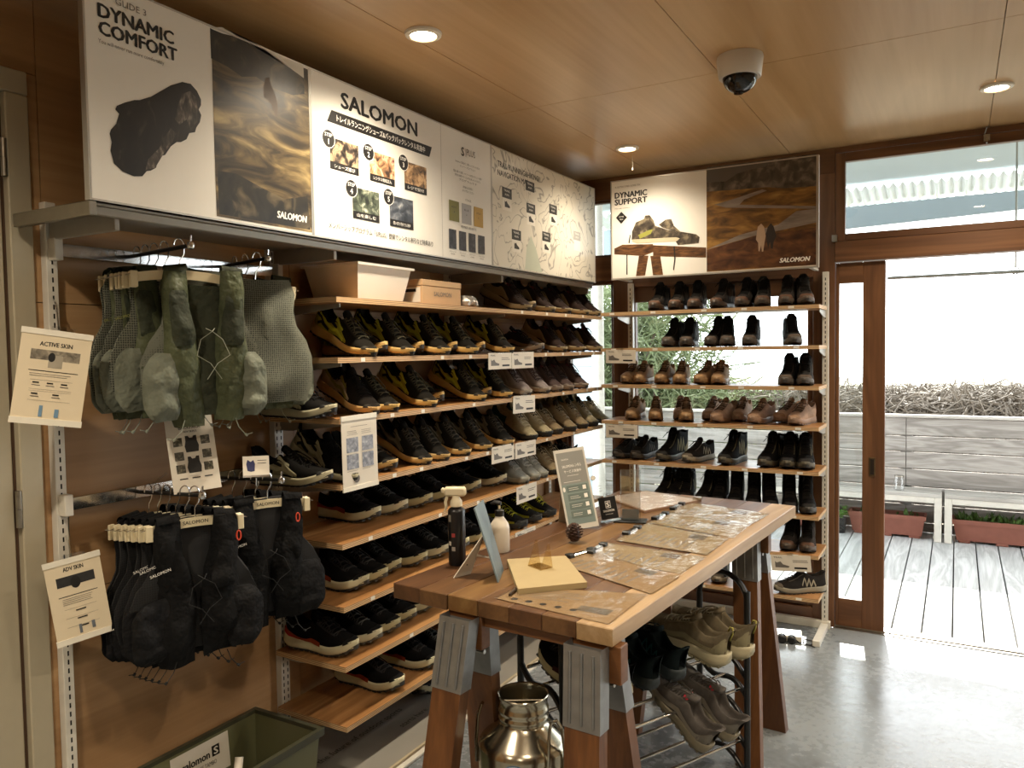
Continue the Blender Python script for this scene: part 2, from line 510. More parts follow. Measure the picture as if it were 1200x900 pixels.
MB().box(-0.57, -0.545, -0.036, -0.012, 2.035, 2.068).box(-0.563, -0.553, -0.04, -0.03, 2.04, 2.06).build('catch', STEEL, w5)
MB().box(0.10, 0.125, -0.03, -0.01, 2.455, 2.485).tube([(0.112, -0.03, 2.47), (0.112, -0.045, 2.44)], 0.004, 6).tube([(0.10, -0.02, 2.48), (0.112, -0.05, 2.515)], 0.003, 6).build('catch', STEEL, w5)
# sliding door leaf, pushed open, and its twin further along
d2 = sash('door_2', -0.555, -0.32, 0.006, 1.925, 0.105, 0.105, 0.15, YW + 0.03, 0.036, lst=0.016)
gr = ony(1022, 547, YW + 0.012)
MB().box(gr.x - 0.016, gr.x + 0.016, 0.006, 0.0135, gr.z - 0.05, gr.z + 0.05, c=0.003).build('finger_pull', plain('brass_dull', '#6d5a40', 0.35, 0.8), d2)
MB().box(gr.x - 0.009, gr.x + 0.009, 0.004, 0.0065, gr.z - 0.04, gr.z + 0.04).build('pull_recess', plain('pull_recess', '#2b221a', 0.5, 0.4), d2)
sash('door_3', 0.95, 1.92, 0.006, 1.925, 0.1, 0.1, 0.15, YW + 0.055, 0.036)

# ---------------------------------------------------------------- out on the deck
ZD = -0.05
DECKW = wood('deck_grey', '#a3a4a3', '#d0d1d0', '#bbbcbb', along='y', scale=2, figure=3, rough=0.75)
deck = thing('deck', None, None, (0, 5.8, ZD), kind='structure')
MB().box(-3.2, 3.2, -1.33, 1.3, -0.16, -0.04).build('joist', plain('deck_joist', '#3a3733', 0.9), deck)
x = -3.2; k = 0
while x < 3.1:
    MB().box(x + 0.004, x + 0.141, -1.33, 1.42, -0.03, random.uniform(-0.001, 0.001), c=0.003).build('plank', DECKW, deck)
    x += 0.145
FENCEW = wood('fence_cedar', '#857f78', '#b8b2ab', '#9d9790', along='x', scale=2, figure=3, rough=0.8)
FY = onz(1110, 637, ZD).y + 0.31
fence = thing('fence', 'weathered grey horizontal board fence along the far side of the deck', 'fence', (0, FY, ZD))
zs = [0.0, 0.11, 0.235, 0.355, 0.475, 0.595, 0.72, 0.85, 0.945]
zs = [ony(1100, y, FY).z - ZD for y in (572, 551, 530.6, 511.7, 490)]
step = zs[1] - zs[0]
lv = [zs[0] - step * k for k in range(4, 0, -1)] + zs
for x0, x1 in ((-4.4, -2.3), (-2.3, -0.36), (-0.36, 1.5), (1.5, 3.4)):
    for a, b_ in zip(lv[:-1], lv[1:]):
        if b_ < 0.03: continue
        MB().box(x0 + 0.002, x1 - 0.002, random.uniform(-0.002, 0.002), 0.024, max(a, 0) + 0.005, b_ - 0.005, c=0.003).build('board', FENCEW, fence)
MB().box(-4.4, 3.4, -0.03, 0.06, lv[-1], lv[-1] + 0.022, c=0.003).build('cap_rail', wood('fence_cap', '#b3aca3', '#d8d3cb', along='x', rough=0.7), fence)
for px_ in (-3.3, -2.3, -1.3, -0.36, 0.57, 1.5, 2.5):
    MB().box(px_ - 0.045, px_ + 0.045, 0.025, 0.115, -0.3, lv[-1] - 0.002, c=0.003).build('post', FENCEW, fence)
# benches
BENCHW = wood('bench_top', '#9d9890', '#c9c5bd', '#b5b0a8', along='x', scale=2, rough=0.7)
bz = ony(1110, 580, onz(1110, 637, ZD).y).z - ZD
BY = onz(1110, 637, ZD).y
xa = onz(1103, 637, ZD).x; xb = onz(1106.5, 637, ZD).x
def bench(x0, x1, label):
    b_ = thing('bench', label, 'bench', ((x0 + x1) / 2, BY + 0.14, ZD)); h = (x1 - x0) / 2
    n = 2
    for i in range(n):
        w_ = 0.27 / n
        MB().box(-h, h, -0.14 + i * w_ + 0.002, -0.14 + (i + 1) * w_ - 0.002, bz - 0.03, bz, c=0.003).build('plank', BENCHW, b_)
    for s in (-1, 1):
        for yy in (-0.135, 0.085):
            MB().box(s * h - (0.05 if s > 0 else 0.0), s * h + (0.05 if s < 0 else 0.0), yy, yy + 0.04, 0, bz - 0.0305, c=0.003).build('leg', WHITEM, b_)
    for yy in (-0.135, 0.085):
        MB().box(-h + 0.0505, h - 0.0505, yy, yy + 0.04, bz - 0.075, bz - 0.0305, c=0.003).build('apron', WHITEM, b_)
bench(xa - 1.45, xa, 'white framed deck bench with a glass jar on its wooden top')
bench(xb, xb + 1.45, 'white framed deck bench standing over the long planter with trailing weeds')
# planters under the benches
TERRA = plain('terracotta', '#8a5545', 0.7, 0, 0.12, 12)
SOIL = plain('soil', '#4b4034', 0.95, 0, 0.3, 40)
LEAF = plain('leaf_green', '#5d8a35', 0.5, 0, 0.3, 30)
LEAFD = plain('weed_green', '#4d6a2a', 0.6, 0, 0.3, 30)
def planter(x0, x1, y, label, weeds):
    h = (x1 - x0) / 2; p = thing('planter', label, 'planter', ((x0 + x1) / 2, y, ZD))
    def ringr(z, e): return [(-h + e, -0.09 + e, z), (h - e, -0.09 + e, z), (h - e, 0.09 - e, z), (-h + e, 0.09 - e, z)]
    MB().rows([ringr(0.02, 0.03), ringr(0.15, 0.008), ringr(0.15, 0), ringr(0.185, -0.004), ringr(0.185, 0.012), ringr(0.13, 0.018)], True).build('trough', TERRA, p)
    for fx in (-h + 0.08, 0, h - 0.08):
        MB().box(fx - 0.04, fx + 0.04, -0.06, 0.06, 0, 0.021, c=0.004).build('foot', TERRA, p)
    MB().box(-h + 0.025, h - 0.025, -0.07, 0.07, 0.1, 0.14).build('soil', SOIL, p)
    mb = MB()
    for _ in range(weeds):
        bx_, by_ = random.uniform(-h + 0.05, h - 0.05), random.uniform(-0.06, 0.06)
        a = random.uniform(0, 2 * PI); hh = random.uniform(0.03, 0.1); r_ = random.uniform(0.006, 0.016)
        tip = Vector((bx_ + math.cos(a) * hh * 0.6, by_ + math.sin(a) * hh * 0.6, 0.14 + hh))
        s = Vector((-math.sin(a), math.cos(a), 0)) * r_
        mid = (Vector((bx_, by_, 0.14)) + tip) / 2 + Vector((0, 0, 0.01))
        mb.add([(bx_, by_, 0.138), mid + s, tip, mid - s], [(0, 1, 2, 3)])
    if weeds: tag(mb.build('weeds', LEAFD, p, fix=False), kind='stuff')
    return p
pl = [ony(*q, BY + 0.1) for q in ((995, 610), (1085, 620), (1116, 620))]
planter(pl[0].x, pl[1].x, BY + 0.13, 'terracotta trough planter of bare soil under the bench with the jar', 25)
planter(pl[2].x, pl[2].x + 0.66, BY + 0.13, 'long terracotta trough planter full of low weeds under a bench', 260)
planter(pl[0].x - 0.50, pl[0].x - 0.10, BY + 0.13, 'small terracotta trough beside the black flower pot', 40)
pc = ony(987, 625, BY + 0.05)
pt = thing('flower_pot', 'small black flower pot holding a bright green leafy plant', 'flower pot', (pc.x - 0.005, BY + 0.03, ZD))
MB().lathe([(0.0, 0.0), (0.03, 0.0), (0.042, 0.12), (0.046, 0.12), (0.046, 0.13), (0.04, 0.13), (0.036, 0.1), (0.0, 0.1)], 16).build('pot', BLACKP, pt, True)
mb = MB()
for _ in range(70):
    a = random.uniform(0, 2 * PI); r_ = random.uniform(0.01, 0.07); z = random.uniform(0.15, 0.22)
    c_ = Vector((math.cos(a) * r_, math.sin(a) * r_, z)); s = random.uniform(0.012, 0.02)
    u = Vector((random.uniform(-1, 1), random.uniform(-1, 1), random.uniform(-.4, .4))).normalized() * s
    v = Vector((-u.y, u.x, random.uniform(-.3, .3) * s))
    mb.add([c_ - u, c_ + v * .6, c_ + u, c_ - v * .6], [(0, 1, 2, 3)])
    if _ % 6 == 0: mb.tube([(0, 0, 0.1), c_ * 0.5 + Vector((0, 0, 0.08)), c_], 0.0015, 4)
mb.build('foliage', LEAF, pt, fix=False)
jp = onz(1051, 581, ZD + bz); jp.y = BY + 0.06
j = thing('glass_jar', 'small clear glass jar standing on the deck bench', 'jar', (jp.x, jp.y, ZD + bz))
MB().lathe([(0.0, 0.003), (0.036, 0.003), (0.04, 0.01), (0.04, 0.085), (0.032, 0.1), (0.032, 0.112)], 20).build('body', CLEAR, j, True)
MB().lathe([(0.033, 0.112), (0.035, 0.112), (0.035, 0.121), (0.0, 0.122)], 20).build('lid', STEEL, j, True)

# roof over the deck: soffit, ribbed roof edge, fascia
SOFF = plain('soffit_paint', '#a9b4ba', 0.7, 0, 0.04, 3)
struct('trim_2', MB().box(-3.4, 3.4, YW + 0.07, 7.82, 2.95, 3.0), SOFF)
struct('trim_3', MB().box(-2.4, 3.0, YW - 0.009, YW + 0.12, ZC + 0.001, 2.95), SOFF)
RIBM = plain('roof_polycarbonate', '#eef2f2', 0.3, 0, 0.02)
rows_a, rows_b = [], []
n = 420
for i in range(n + 1):
    xx = -3.4 + 6.8 * i / n; zz = 0.022 * math.sin(xx / 0.075 * 2 * PI)
    rows_a.append((xx, 7.70, 2.905 + zz)); rows_b.append((xx, 8.15, 2.83 + zz))
MB().rows([rows_a, rows_b]).build('roof_sheet', RIBM, None, True, base=False)
bpy.data.objects['roof_sheet']['kind'] = 'structure'; bpy.data.objects['roof_sheet'].name = 'trim_4'
FASC = plain('fascia_grey', '#8b979d', 0.6, 0, 0.06, 3)
struct('trim_5', MB().add([(-3.4, 8.0, 2.52), (3.4, 8.0, 2.73), (3.4, 8.0, 2.80), (-3.4, 8.0, 2.80), (-3.4, 8.05, 2.52), (3.4, 8.05, 2.73), (3.4, 8.05, 2.80), (-3.4, 8.05, 2.80)],
       [(0, 1, 2, 3), (7, 6, 5, 4), (0, 4, 5, 1), (3, 2, 6, 7), (0, 3, 7, 4), (1, 5, 6, 2)]), FASC)
# drying pole hung from the soffit
pa = ony(1040, 326, 5.9); pb = ony(1200, 318, 5.9)
pole = thing('drying_pole', 'thin grey metal pole hanging level under the deck roof', 'pole', (pa.x, 5.9, pa.z))
dx = (pb - pa); dx.normalize()
MB().tube([(0, 0, 0), dx * 2.2], 0.011, 8).build('pole', STEEL, pole, True)
pr = ony(1190, 318, 5.9) - pa
ring = [(pr.x + 0.02 * math.cos(t), 0, pr.z + 0.005 + 0.024 * math.sin(t)) for t in [2 * PI * q / 14 for q in range(14)]]
MB().tube(ring, 0.004, 6, closed=True).build('ring', STEEL, pole, True)
MB().tube([(pr.x, 0, pr.z + 0.03), (pr.x, 0, 2.94 - pa.z)], 0.006, 8).build('hanger_rod', STEEL, pole, True)
MB().lathe([(0.0, 0), (0.018, 0.0), (0.03, 0.03), (0.03, 0.04), (0.0, 0.04)], 12, Matrix.Translation((pr.x, 0, 2.9085 - pa.z))).build('ceiling_cup', STEEL, pole, True)
# white drain pipe by the corner, seen through the side glass
pp = ony(701, 440, 5.3)
MB().tube([(pp.x, 5.3, ZD), (pp.x, 5.3, 2.95)], 0.045, 16).build('drain_pipe', WHITEM, None, True)
tag(bpy.data.objects['drain_pipe'], 'pale vertical drain pipe outside the corner window', 'pipe')
sid = thing('siding_wall', 'pale blue-grey clapboard wall outside the corner window', 'wall', (-3.35, 6.2, ZD))
SIDM = plain('siding_paint', '#aab4b8', 0.6, 0, 0.05, 4)
for q in range(9):
    zz = q * 0.2
    MB().add([(-0.7, 0, zz), (0.62, 0, zz), (0.62, 0.016, zz + 0.2), (-0.7, 0.016, zz + 0.2), (-0.7, 0.05, zz), (0.62, 0.05, zz), (0.62, 0.05, zz + 0.2), (-0.7, 0.05, zz + 0.2)],
       [(0, 1, 2, 3), (7, 6, 5, 4), (0, 4, 5, 1), (3, 2, 6, 7), (0, 3, 7, 4), (1, 5, 6, 2)]).build('board', SIDM, sid)

# garden ground and leafless shrubs beyond the fence
struct('ground', MB().box(-30, 30, 7.2, 60, -0.9, -0.8).box(-30, -3.2, YW + 0.1, 7.2, -0.9, -0.8).box(3.2, 30, YW + 0.1, 7.2, -0.9, -0.8), plain('dry_ground', '#8f8873', 0.95, 0, 0.25, 3))
bpy.data.objects['ground']['kind'] = 'structure'
TWIG = plain('bare_twig', '#7a7165', 0.8, 0, 0.3, 8)
TWIGG = plain('green_twig', '#7f8a63', 0.8, 0, 0.3, 8)
TRUNK = plain('shrub_stem', '#6a5c4e', 0.85, 0, 0.3, 8)
def shrub(x, y, h, rad, label, twig, n=150, lean=0.0, group='leafless shrubs beyond the fence'):
    rnd = random.Random(int(x * 100 + y * 37 + h * 11))
    t = thing('shrub', label, 'shrub', (x, y, -0.8), group=group)
    tr = MB(); tw = MB(); tips = []
    for _ in range(7):
        a = rnd.uniform(0, 2 * PI); sp = rnd.uniform(0.15, 0.6) * rad
        p = Vector((rnd.uniform(-.1, .1), rnd.uniform(-.1, .1), 0)); pts = [p.copy()]
        e = Vector((math.cos(a) * sp + lean, math.sin(a) * sp, h * rnd.uniform(0.6, 0.85)))
        for s in range(1, 6):
            f_ = s / 5
            pts.append(p.lerp(e, f_) + Vector((rnd.uniform(-.07, .07), rnd.uniform(-.07, .07), 0)) * f_)
        tr.tube(pts, [0.028 * (1 - .13 * s) * h / 2 for s in range(6)], 5)
        tips += pts[2:]
    for _ in range(n):
        p = rnd.choice(tips).copy() if _ % 5 < 2 else Vector((rnd.uniform(-rad, rad), rnd.uniform(-rad, rad) * .6, h * rnd.uniform(0.45, 0.95))); d = Vector((rnd.gauss(0, 1), rnd.gauss(0, 1), rnd.gauss(0.25, .6))).normalized()
        L = rnd.uniform(0.25, 0.6) * rad; pts = [p.copy()]
        for s in range(4):
            d = (d + Vector((rnd.gauss(0, .35), rnd.gauss(0, .35), rnd.gauss(0.02, .3)))).normalized()
            q = pts[-1] + d * L / 3
            q.z = min(q.z, h * rnd.uniform(0.93, 1.02)); pts.append(q)
        tw.tube(pts, [0.011, 0.009, 0.008, 0.006, 0.003], 3, caps=False)
    tr.build('stems', TRUNK, t, True, fix=False)
    tag(tw.build('twigs', twig, t, fix=False), kind='stuff')
def topz(px, py, y): return ony(px, py, y).z + 0.8
for i, px in enumerate((985, 1010, 1055, 1100, 1140, 1190, 1235, 1290, 930, 880)):
    y = 8.9 + (i * 37 % 5) * 0.28
    shrub(ony(px, 450, y).x, y, topz(px, 449 + (i % 3) * 2, y), 0.8, 'leafless tangled grey shrub rising behind the deck fence', TWIG, 1300)
for i, px in enumerate((800, 845, 890)):
    y = 8.6 + 0.3 * i
    shrub(ony(px, 450, y).x, y, topz(px, 452, y), 0.7, 'leafless tangled shrub seen between the shelves of the window unit', TWIGG, 1100)
for i, px in enumerate((722, 752, 700)):
    y = 8.2 + 0.5 * i
    shrub(ony(px, 450, y).x, y, topz(px, 325 - 5 * i, y), 0.95, 'tall pale twiggy tree standing outside the corner window', TWIGG, 1300, group='tall twiggy trees outside the corner window')

# ---------------------------------------------------------------- ceiling lamps
LAMPW = plain('lamp_rim', '#ded6c6', 0.4, 0, 0.02)
GLOW = emit('lamp_glow', (1.0, 0.84, 0.62), 26)
def downlight(x, y, label, watts=84):
    t = thing('downlight', label, 'ceiling light', (x, y, ZC), group=None)
    MB().lathe([(0.043, -0.0115), (0.047, -0.0125), (0.058, -0.008), (0.06, -0.0005), (0.043, -0.0005)], 32).build('trim_ring', LAMPW, t, True)
    MB().lathe([(0.0, -0.007), (0.03, -0.007), (0.0428, -0.006)], 28).build('diffuser', GLOW, t, True)
    l = bpy.data.lights.new('downlight_lamp', 'SPOT'); l.energy = watts; l.color = (1.0, 0.86, 0.66)
    l.spot_size = math.radians(146); l.spot_blend = 1.0; l.shadow_soft_size = 0.04
    lo = bpy.data.objects.new('downlight_lamp', l); COL.objects.link(lo); lo.location = (0, 0, -0.02); lo.parent = t
downlight(*onz(496, 39, ZC).xy, 'round warm ceiling downlight above the long rental step board')
downlight(*onz(735, 173, ZC).xy, 'round warm ceiling downlight in the corner between the two walls of signs', 40)
downlight(*onz(1168, 101, ZC).xy, 'round warm ceiling downlight in front of the transom window')
for x, y, lb in ((-1.49, 0.37, 'round warm ceiling downlight by the pale door'), (0.13, 2.0, 'round warm ceiling downlight over the middle of the shop'), (0.13, 0.3, 'round warm ceiling downlight nearest the shop centre behind the table'),
                 (1.75, 3.7, 'round warm ceiling downlight beside the right wall near the window'), (1.75, 2.0, 'round warm ceiling downlight along the right wall'), (1.75, 0.3, 'round warm ceiling downlight at the back of the right wall'),
                 (-1.49, -1.3, 'round warm ceiling downlight in the rear corner past the door'), (0.13, -1.4, 'round warm ceiling downlight by the rear wall')):
    downlight(x, y, lb)
# little pull cord by the corner lamp
pc0 = onz(735, 176, ZC)
pcd = thing('pull_cord', 'short thin pull cord hanging from the ceiling by the corner lamp', 'cord', (pc0.x, pc0.y + 0.075, ZC))
MB().tube([(0, 0, -0.0005), (0, 0, -0.075)], 0.0012, 5).build('cord', WHITEP, pcd); MB().lathe([(0, -.09), (.004, -.087), (.004, -.078), (0, -.075)], 8).build('knob', WHITEP, pcd, True)
# dome camera
dc = onz(867, 66, ZC)
t = thing('dome_camera', 'white dome security camera with black bubble on the plywood ceiling', 'camera', (dc.x, dc.y, ZC))
MB().lathe([(0.0, -0.0005), (0.078, -0.0005), (0.08, -0.01), (0.073, -0.072), (0.07, -0.075), (0.06, -0.075), (0.06, -0.06)], 36).build('housing', plain('camera_white', '#cfc6ba', 0.4, 0, 0.02), t, True)
MB().lathe([(0.06 * math.cos(a), -0.072 - 0.056 * math.sin(a)) for a in [PI / 2 * q / 8 for q in range(9)]], 32).build('bubble', plain('smoked_bubble', '#0b0a0a', 0.06, 0, 0.0), t, True)
MB().lathe([(0.0, -0.1295), (0.016, -0.128), (0.018, -0.118)], 16, Matrix.Translation((-0.005, 0, -0.001))).build('lens', plain('lens_dark', '#1b1a20', 0.08), t, True)

# ================================================================ shelving on the plywood wall
XF = -1.83                        # front edge of the wall shelves
YS0, YS1 = 2.0, 4.27
SHZ = [1.690, 1.482, 1.272, 1.045, 0.838, 0.618, 0.408, 0.196]    # tops of the wall shelves
TH = 0.019
ORD = ['top', 'second from top', 'third from top', 'fourth from top', 'fifth from top', 'sixth from top', 'seventh from top', 'lowest']
PRICE = plain('price_chip', '#e9e4d8', 0.5, 0, 0.0)
for z, o_ in zip(SHZ, ORD):
    mb = MB(); mb.box(XW + 0.035, XF, YS0, YS1, z - TH, z)
    ob = mb.build('shelf_board', [SHELFW, SHELFE])
    for p in ob.data.polygons:
        if abs(p.normal.z) < 0.5: p.material_index = 1
    tag(ob, 'long plywood shelf board, %s on the plywood wall' % o_, 'shelf', 'plywood shelves on the plywood wall')
    ob['_z'] = z
def upright(x, y, z0, z1, nx, ny, label, two=False):
    """slotted steel upright; nx, ny = way it faces"""
    t = thing('slotted_upright', label, 'shelf upright', (x, y, z0)); H = z1 - z0
    R_ = Matrix.Rotation(math.atan2(ny, nx) - 0, 4, 'Z')
    wd = 0.042 if two else 0.03
    MB().box(0, 0.028, -wd / 2, wd / 2, 0, H, R_, c=0.0015).build('channel', WHITEM, t)
    mb = MB()
    for off in ((-0.010, 0.010) if two else (0.0,)):
        z = 0.03
        while z < H - 0.03:
            mb.box(0.0278, 0.0284, off - 0.0022, off + 0.0022, z, z + 0.014, R_); z += 0.025
    tag(mb.build('slots', DARKHOLE, t), kind='stuff')
    return t
upright(XW, 1.243, 0.0, 1.925, 1, 0, 'pale slotted steel upright on the plywood wall next to the pale door')
upright(XW, 2.05, 0.0, 1.925, 1, 0, 'pale slotted steel upright between the hanging vests and the wall shelves', True)
upright(XW, 3.19, 0.0, 2.2, 1, 0, 'pale slotted steel upright halfway along the wall shelves', True)
upright(XW, 4.24, 0.0, 2.2, 1, 0, 'pale slotted steel upright at the window end of the wall shelves')
BRK = plain('bracket_grey', '#a39d92', 0.4, 0.3, 0.05)
def bracket(x, y, z, L, dx, dy, label, group):
    """tapered shelf bracket reaching out from an upright"""
    d = Vector((dx, dy, 0)); s = Vector((-dy, dx, 0)) * 0.002
    p = Vector((x, y, z)); lo = Vector((0, 0, -0.038)); l2 = Vector((0, 0, -0.012))
    pts = [p, p + d * L, p + d * L + l2, p + d * 0.05 + lo, p + lo]
    mb = MB(); mb.add([q - s for q in pts] + [q + s for q in pts], [(0, 1, 2, 3, 4), (9, 8, 7, 6, 5)] + [(i, 5 + i, 5 + (i + 1) % 5, (i + 1) % 5) for i in range(5)])
    return tag(mb.build('shelf_bracket', BRK), label, 'bracket', group)
for y, w_ in ((2.05, 'by the hanging vests'), (3.19, 'halfway along the shelves'), (4.2, 'at the window end')):
    for z, o_ in zip(SHZ, ORD):
        bracket(XW + 0.0285, y + 0.012, z - TH - 0.0006, 0.30, 1, 0, 'pale steel bracket under the %s wall shelf, %s' % (o_, w_), 'brackets under the wall shelves')
# foot board on the floor below the shelves with printed slogan
fb = thing('base_board', 'grey printed board lying on the floor under the lowest wall shelf', 'board', (-1.97, 3.1, 0))
MB().box(-0.2, 0.225, -1.15, 1.1, 0.002, 0.018).build('board', plain('base_grey', '#8d8980', 0.6, 0, 0.08, 6), fb)
MB().box(0.2252, 0.235, -1.15, 1.1, 0.002, 0.018).build('edge_strip', plain('base_edge', '#b9a98c', 0.6), fb)
MB().box(0.238, 0.262, -1.15, 1.1, 0.0, 0.012, c=0.002).build('base_rail', WHITEM, fb)
text('the future of outdoor sports', Matrix.Translation(Vector((-2.0 + 1.97 + 0.03, -1.08, 0.018))) @ frame((0, 0, 0), (0, 1, 0), (0, 0, 1)), width=0.48, mat=INK, parent=fb)
text('starts here', Matrix.Translation(Vector((0.085, -0.72, 0.018))) @ frame((0, 0, 0), (0, 1, 0), (0, 0, 1)), width=0.17, mat=INK, parent=fb)
# price chips on the shelf edges are little stickers: parts of their shelf
boards = [o for o in COL.objects if o.name.startswith('shelf_board')]
chips = {0: (613, 642, 664, 684), 1: (426, 519, 552, 640, 660, 680, 696), 2: (459, 495, 555, 660, 688, 700), 3: (460, 492, 545, 570, 640, 672), 4: (430, 513, 558, 640), 5: (431, 519, 540), 6: (476, 518), 7: ()}
for b_ in boards:
    z = b_['_z']; i = min(range(8), key=lambda q: abs(SHZ[q] - z)); del b_['_z']
    for px in chips[i]:
        y = onx(px, 450, XF).y
        MB().box(XF - b_.location.x + 0.0002, XF - b_.location.x + 0.0008, y - 0.011 - b_.location.y, y + 0.011 - b_.location.y, 0.003, 0.017).build('price_sticker', PRICE, b_)

# ================================================================ shelving in front of the window
BYF, BYR = 4.03, 4.29
BX0, BX1 = -1.735, -0.585
BSHZ = [ony(958, y, BYF).z for y in (356.5, 404.5, 453, 501, 553.5, 606, 652, 703)]
BORD = ['top', 'second', 'third', 'fourth', 'fifth', 'sixth', 'seventh', 'lowest']
BSHELF = wood('window_shelf', '#8c6238', '#bd9160', '#a5774a', along='x', scale=1.3, figure=2.2, rough=0.4)
for z, o_ in zip(BSHZ, BORD):
    ob = MB().box(BX0, BX1, BYF, BYR, z - TH, z).build('shelf_board', [BSHELF, SHELFE])
    for p in ob.data.polygons:
        if abs(p.normal.z) < 0.5: p.material_index = 1
    tag(ob, 'wooden shelf board, %s of the hiking boot unit at the window' % o_, 'shelf', 'shelves at the window')
    for k in range(5):
        x = -0.48 + k * 0.235 + random.uniform(-.03, .03)
        MB().box(x - 0.014, x + 0.014, BYF - ob.location.y - 0.0008, BYF - ob.location.y - 0.0002, 0.004, 0.016).build('price_sticker', PRICE, ob)
for x, lb in ((BX1 - 0.012, 'pale slotted upright of the window unit beside the sliding door'), (-1.672, 'pale slotted upright of the window unit near the corner')):
    upright(x, BYR + 0.062, 0.03, 1.88, 0, -1, lb)
    for z, o_ in zip(BSHZ, BORD):
        bracket(x, BYR + 0.034, z - TH - 0.0006, 0.20, 0, -1, 'pale bracket under the %s window shelf, %s' % (o_, 'door side' if x > -1 else 'corner side'), 'brackets under the window shelves')
ft = thing('floor_frame', 'white steel base frame on the floor under the window shelves', 'shelf base', (-1.13, 4.2, 0))
MB().box(-0.56, 0.56, 0.12, 0.15, 0.0, 0.04, c=0.002).build('rear_rail', WHITEM, ft)
for x in (-0.542, 0.533):
    MB().box(x - 0.018, x + 0.018, -0.16, 0.1195, 0.0, 0.03, c=0.002).build('foot', WHITEM, ft)

# ================================================================ sheets of print
class Sheet:
    """flat printed face; M = world frame (x reading, y up, z out)"""
    def __init__(self, root, M):
        self.root = root; self.W = M
        self.L = root.matrix_basis.inverted() @ M
        self.p0 = M.translation.copy(); self.n = (M.to_3x3() @ Vector((0, 0, 1)))
        self.k = 0
    def px(self, x, y):
        q = self.W.inverted() @ onplane(x, y, self.p0, self.n); return (q.x, q.y)
    def poly(self, pts, mat, name='print', lift=None, pix=True):
        self.k += 1
        z = 0.0003 + 0.00006 * self.k if lift is None else lift
        q = [self.px(*p) for p in pts] if pix else pts
        mb = MB(); mb.add([(a, b, z) for a, b in q], [list(range(len(q)))], self.L)
        return mb.build(name, mat, self.root, fix=False)
    def rect(self, x0, y0, x1, y1, mat, name='print', pix=False, lift=None):
        return self.poly([(x0, y0), (x1, y0), (x1, y1), (x0, y1)], mat, name, lift, pix)
    def ellipse(self, cx, cy, rx, ry, mat, name='print', n=24):
        return self.poly([(cx + rx * math.cos(2 * PI * i / n), cy + ry * math.sin(2 * PI * i / n)) for i in range(n)], mat, name, pix=False)
    def txt(self, s, x, y, width=None, height=None, mat=INK, align='LEFT', bold=0.0, shear=0.0):
        text(s, self.L @ Matrix.Translation((x, y, 0)), width, height, mat, self.root, align, bold, shear=shear, lift=0.0005 + 0.00006 * self.k)
    def tpx(self, s, a, b, height=None, mat=INK, bold=0.0, shear=0.0):
        """text whose base line runs between two pixels"""
        p = self.px(*a); q = self.px(*b)
        self.txt(s, p[0], (p[1] + q[1]) / 2, q[0] - p[0], height, mat, 'LEFT', bold, shear)

# ---------------------------------------------------------------- sign boards over the wall shelves
ZS0, ZS1 = 1.880, 2.425
ALU = plain('aluminium_trim', '#b9b5ad', 0.35, 0.7, 0.05)
def signboard(y0, y1, label):
    t = thing('sign_board', label, 'sign', (XF, (y0 + y1) / 2, ZS0)); h = (y1 - y0) / 2
    MB().box(-0.018, 0.0, -h + 0.001, h - 0.001, 0, ZS1 - ZS0, c=0.001).build('board', BOARDW, t)
    for a, b_ in ((-h + 0.0005, -h + 0.006), (h - 0.006, h - 0.0005)):
        MB().box(-0.018, 0.0012, a, b_, 0, ZS1 - ZS0).build('edge_trim', ALU, t)
    MB().box(-0.018, 0.0012, -h + 0.0065, h - 0.0065, 0, 0.005).build('edge_trim', ALU, t)
    MB().box(-0.018, 0.0012, -h + 0.0065, h - 0.0065, ZS1 - ZS0 - 0.005, ZS1 - ZS0).build('edge_trim', ALU, t)
    return t, Sheet(t, frame((XF + 0.0003, y0, ZS0), (0, 1, 0), (1, 0, 0)))
yA, yB, yC, yD = 1.143, 1.90, 3.03, 4.185
# first board: shoe and hillside
s1, sh = signboard(yA, yB, 'white sign board with a black shoe and a moorland photo, reading dynamic comfort')
PH_HILL = photo('print_hillside', [(0.30, '#15120d'), (0.44, '#3a3022'), (0.56, '#6b5a3c'), (0.72, '#b09a6a')], 9, 10, 1.2, (1, 0.55, 1.8), (0.5, 0, 0))
PH_DARK = photo('print_rocks', [(0.3, '#0e0d0b'), (0.55, '#2a251c'), (0.75, '#6a5d45')], 14, 10, 0.8)
PH_BLK = photo('print_black_shoe', [(0.35, '#100e0d'), (0.6, '#1c1815'), (0.8, '#4a423a')], 16, 8, 0.6, (1, 2, 1))
PH_SHINE = photo('print_shoe_sheen', [(0.35, '#1a1614'), (0.55, '#4b433c'), (0.75, '#a39687')], 26, 8, 0.6, (1, 3, 1), (0.6, 0, 0))
H = ZS1 - ZS0; Wd = yB - yA
q0 = sh.px(247, 33)[0]
sh.rect(q0, 0.012, Wd - 0.007, H - 0.010, PH_HILL, 'photo_print')
def z3(pts, ox=0, oy=0, s=3): return [(ox + a / s, oy + b / s) for a, b in pts]
sh.poly(z3([(738, 98), (760, 112), (830, 130), (900, 150), (960, 200), (1030, 245), (1068, 270), (1070, 330), (1030, 335), (960, 310), (900, 270), (850, 270), (800, 235), (742, 205)]), PH_DARK, 'photo_print')
sh.poly(z3([(764, 600), (830, 610), (920, 660), (1000, 700), (1080, 690), (1090, 808), (771, 752)]), PH_DARK, 'photo_print')
sh.poly(z3([(932, 275), (945, 272), (950, 290), (962, 320), (975, 360), (976, 410), (966, 408), (955, 370), (940, 350), (928, 345), (925, 310)]), plain('print_runner', '#5c4a3a', 0.5), 'figure_print')
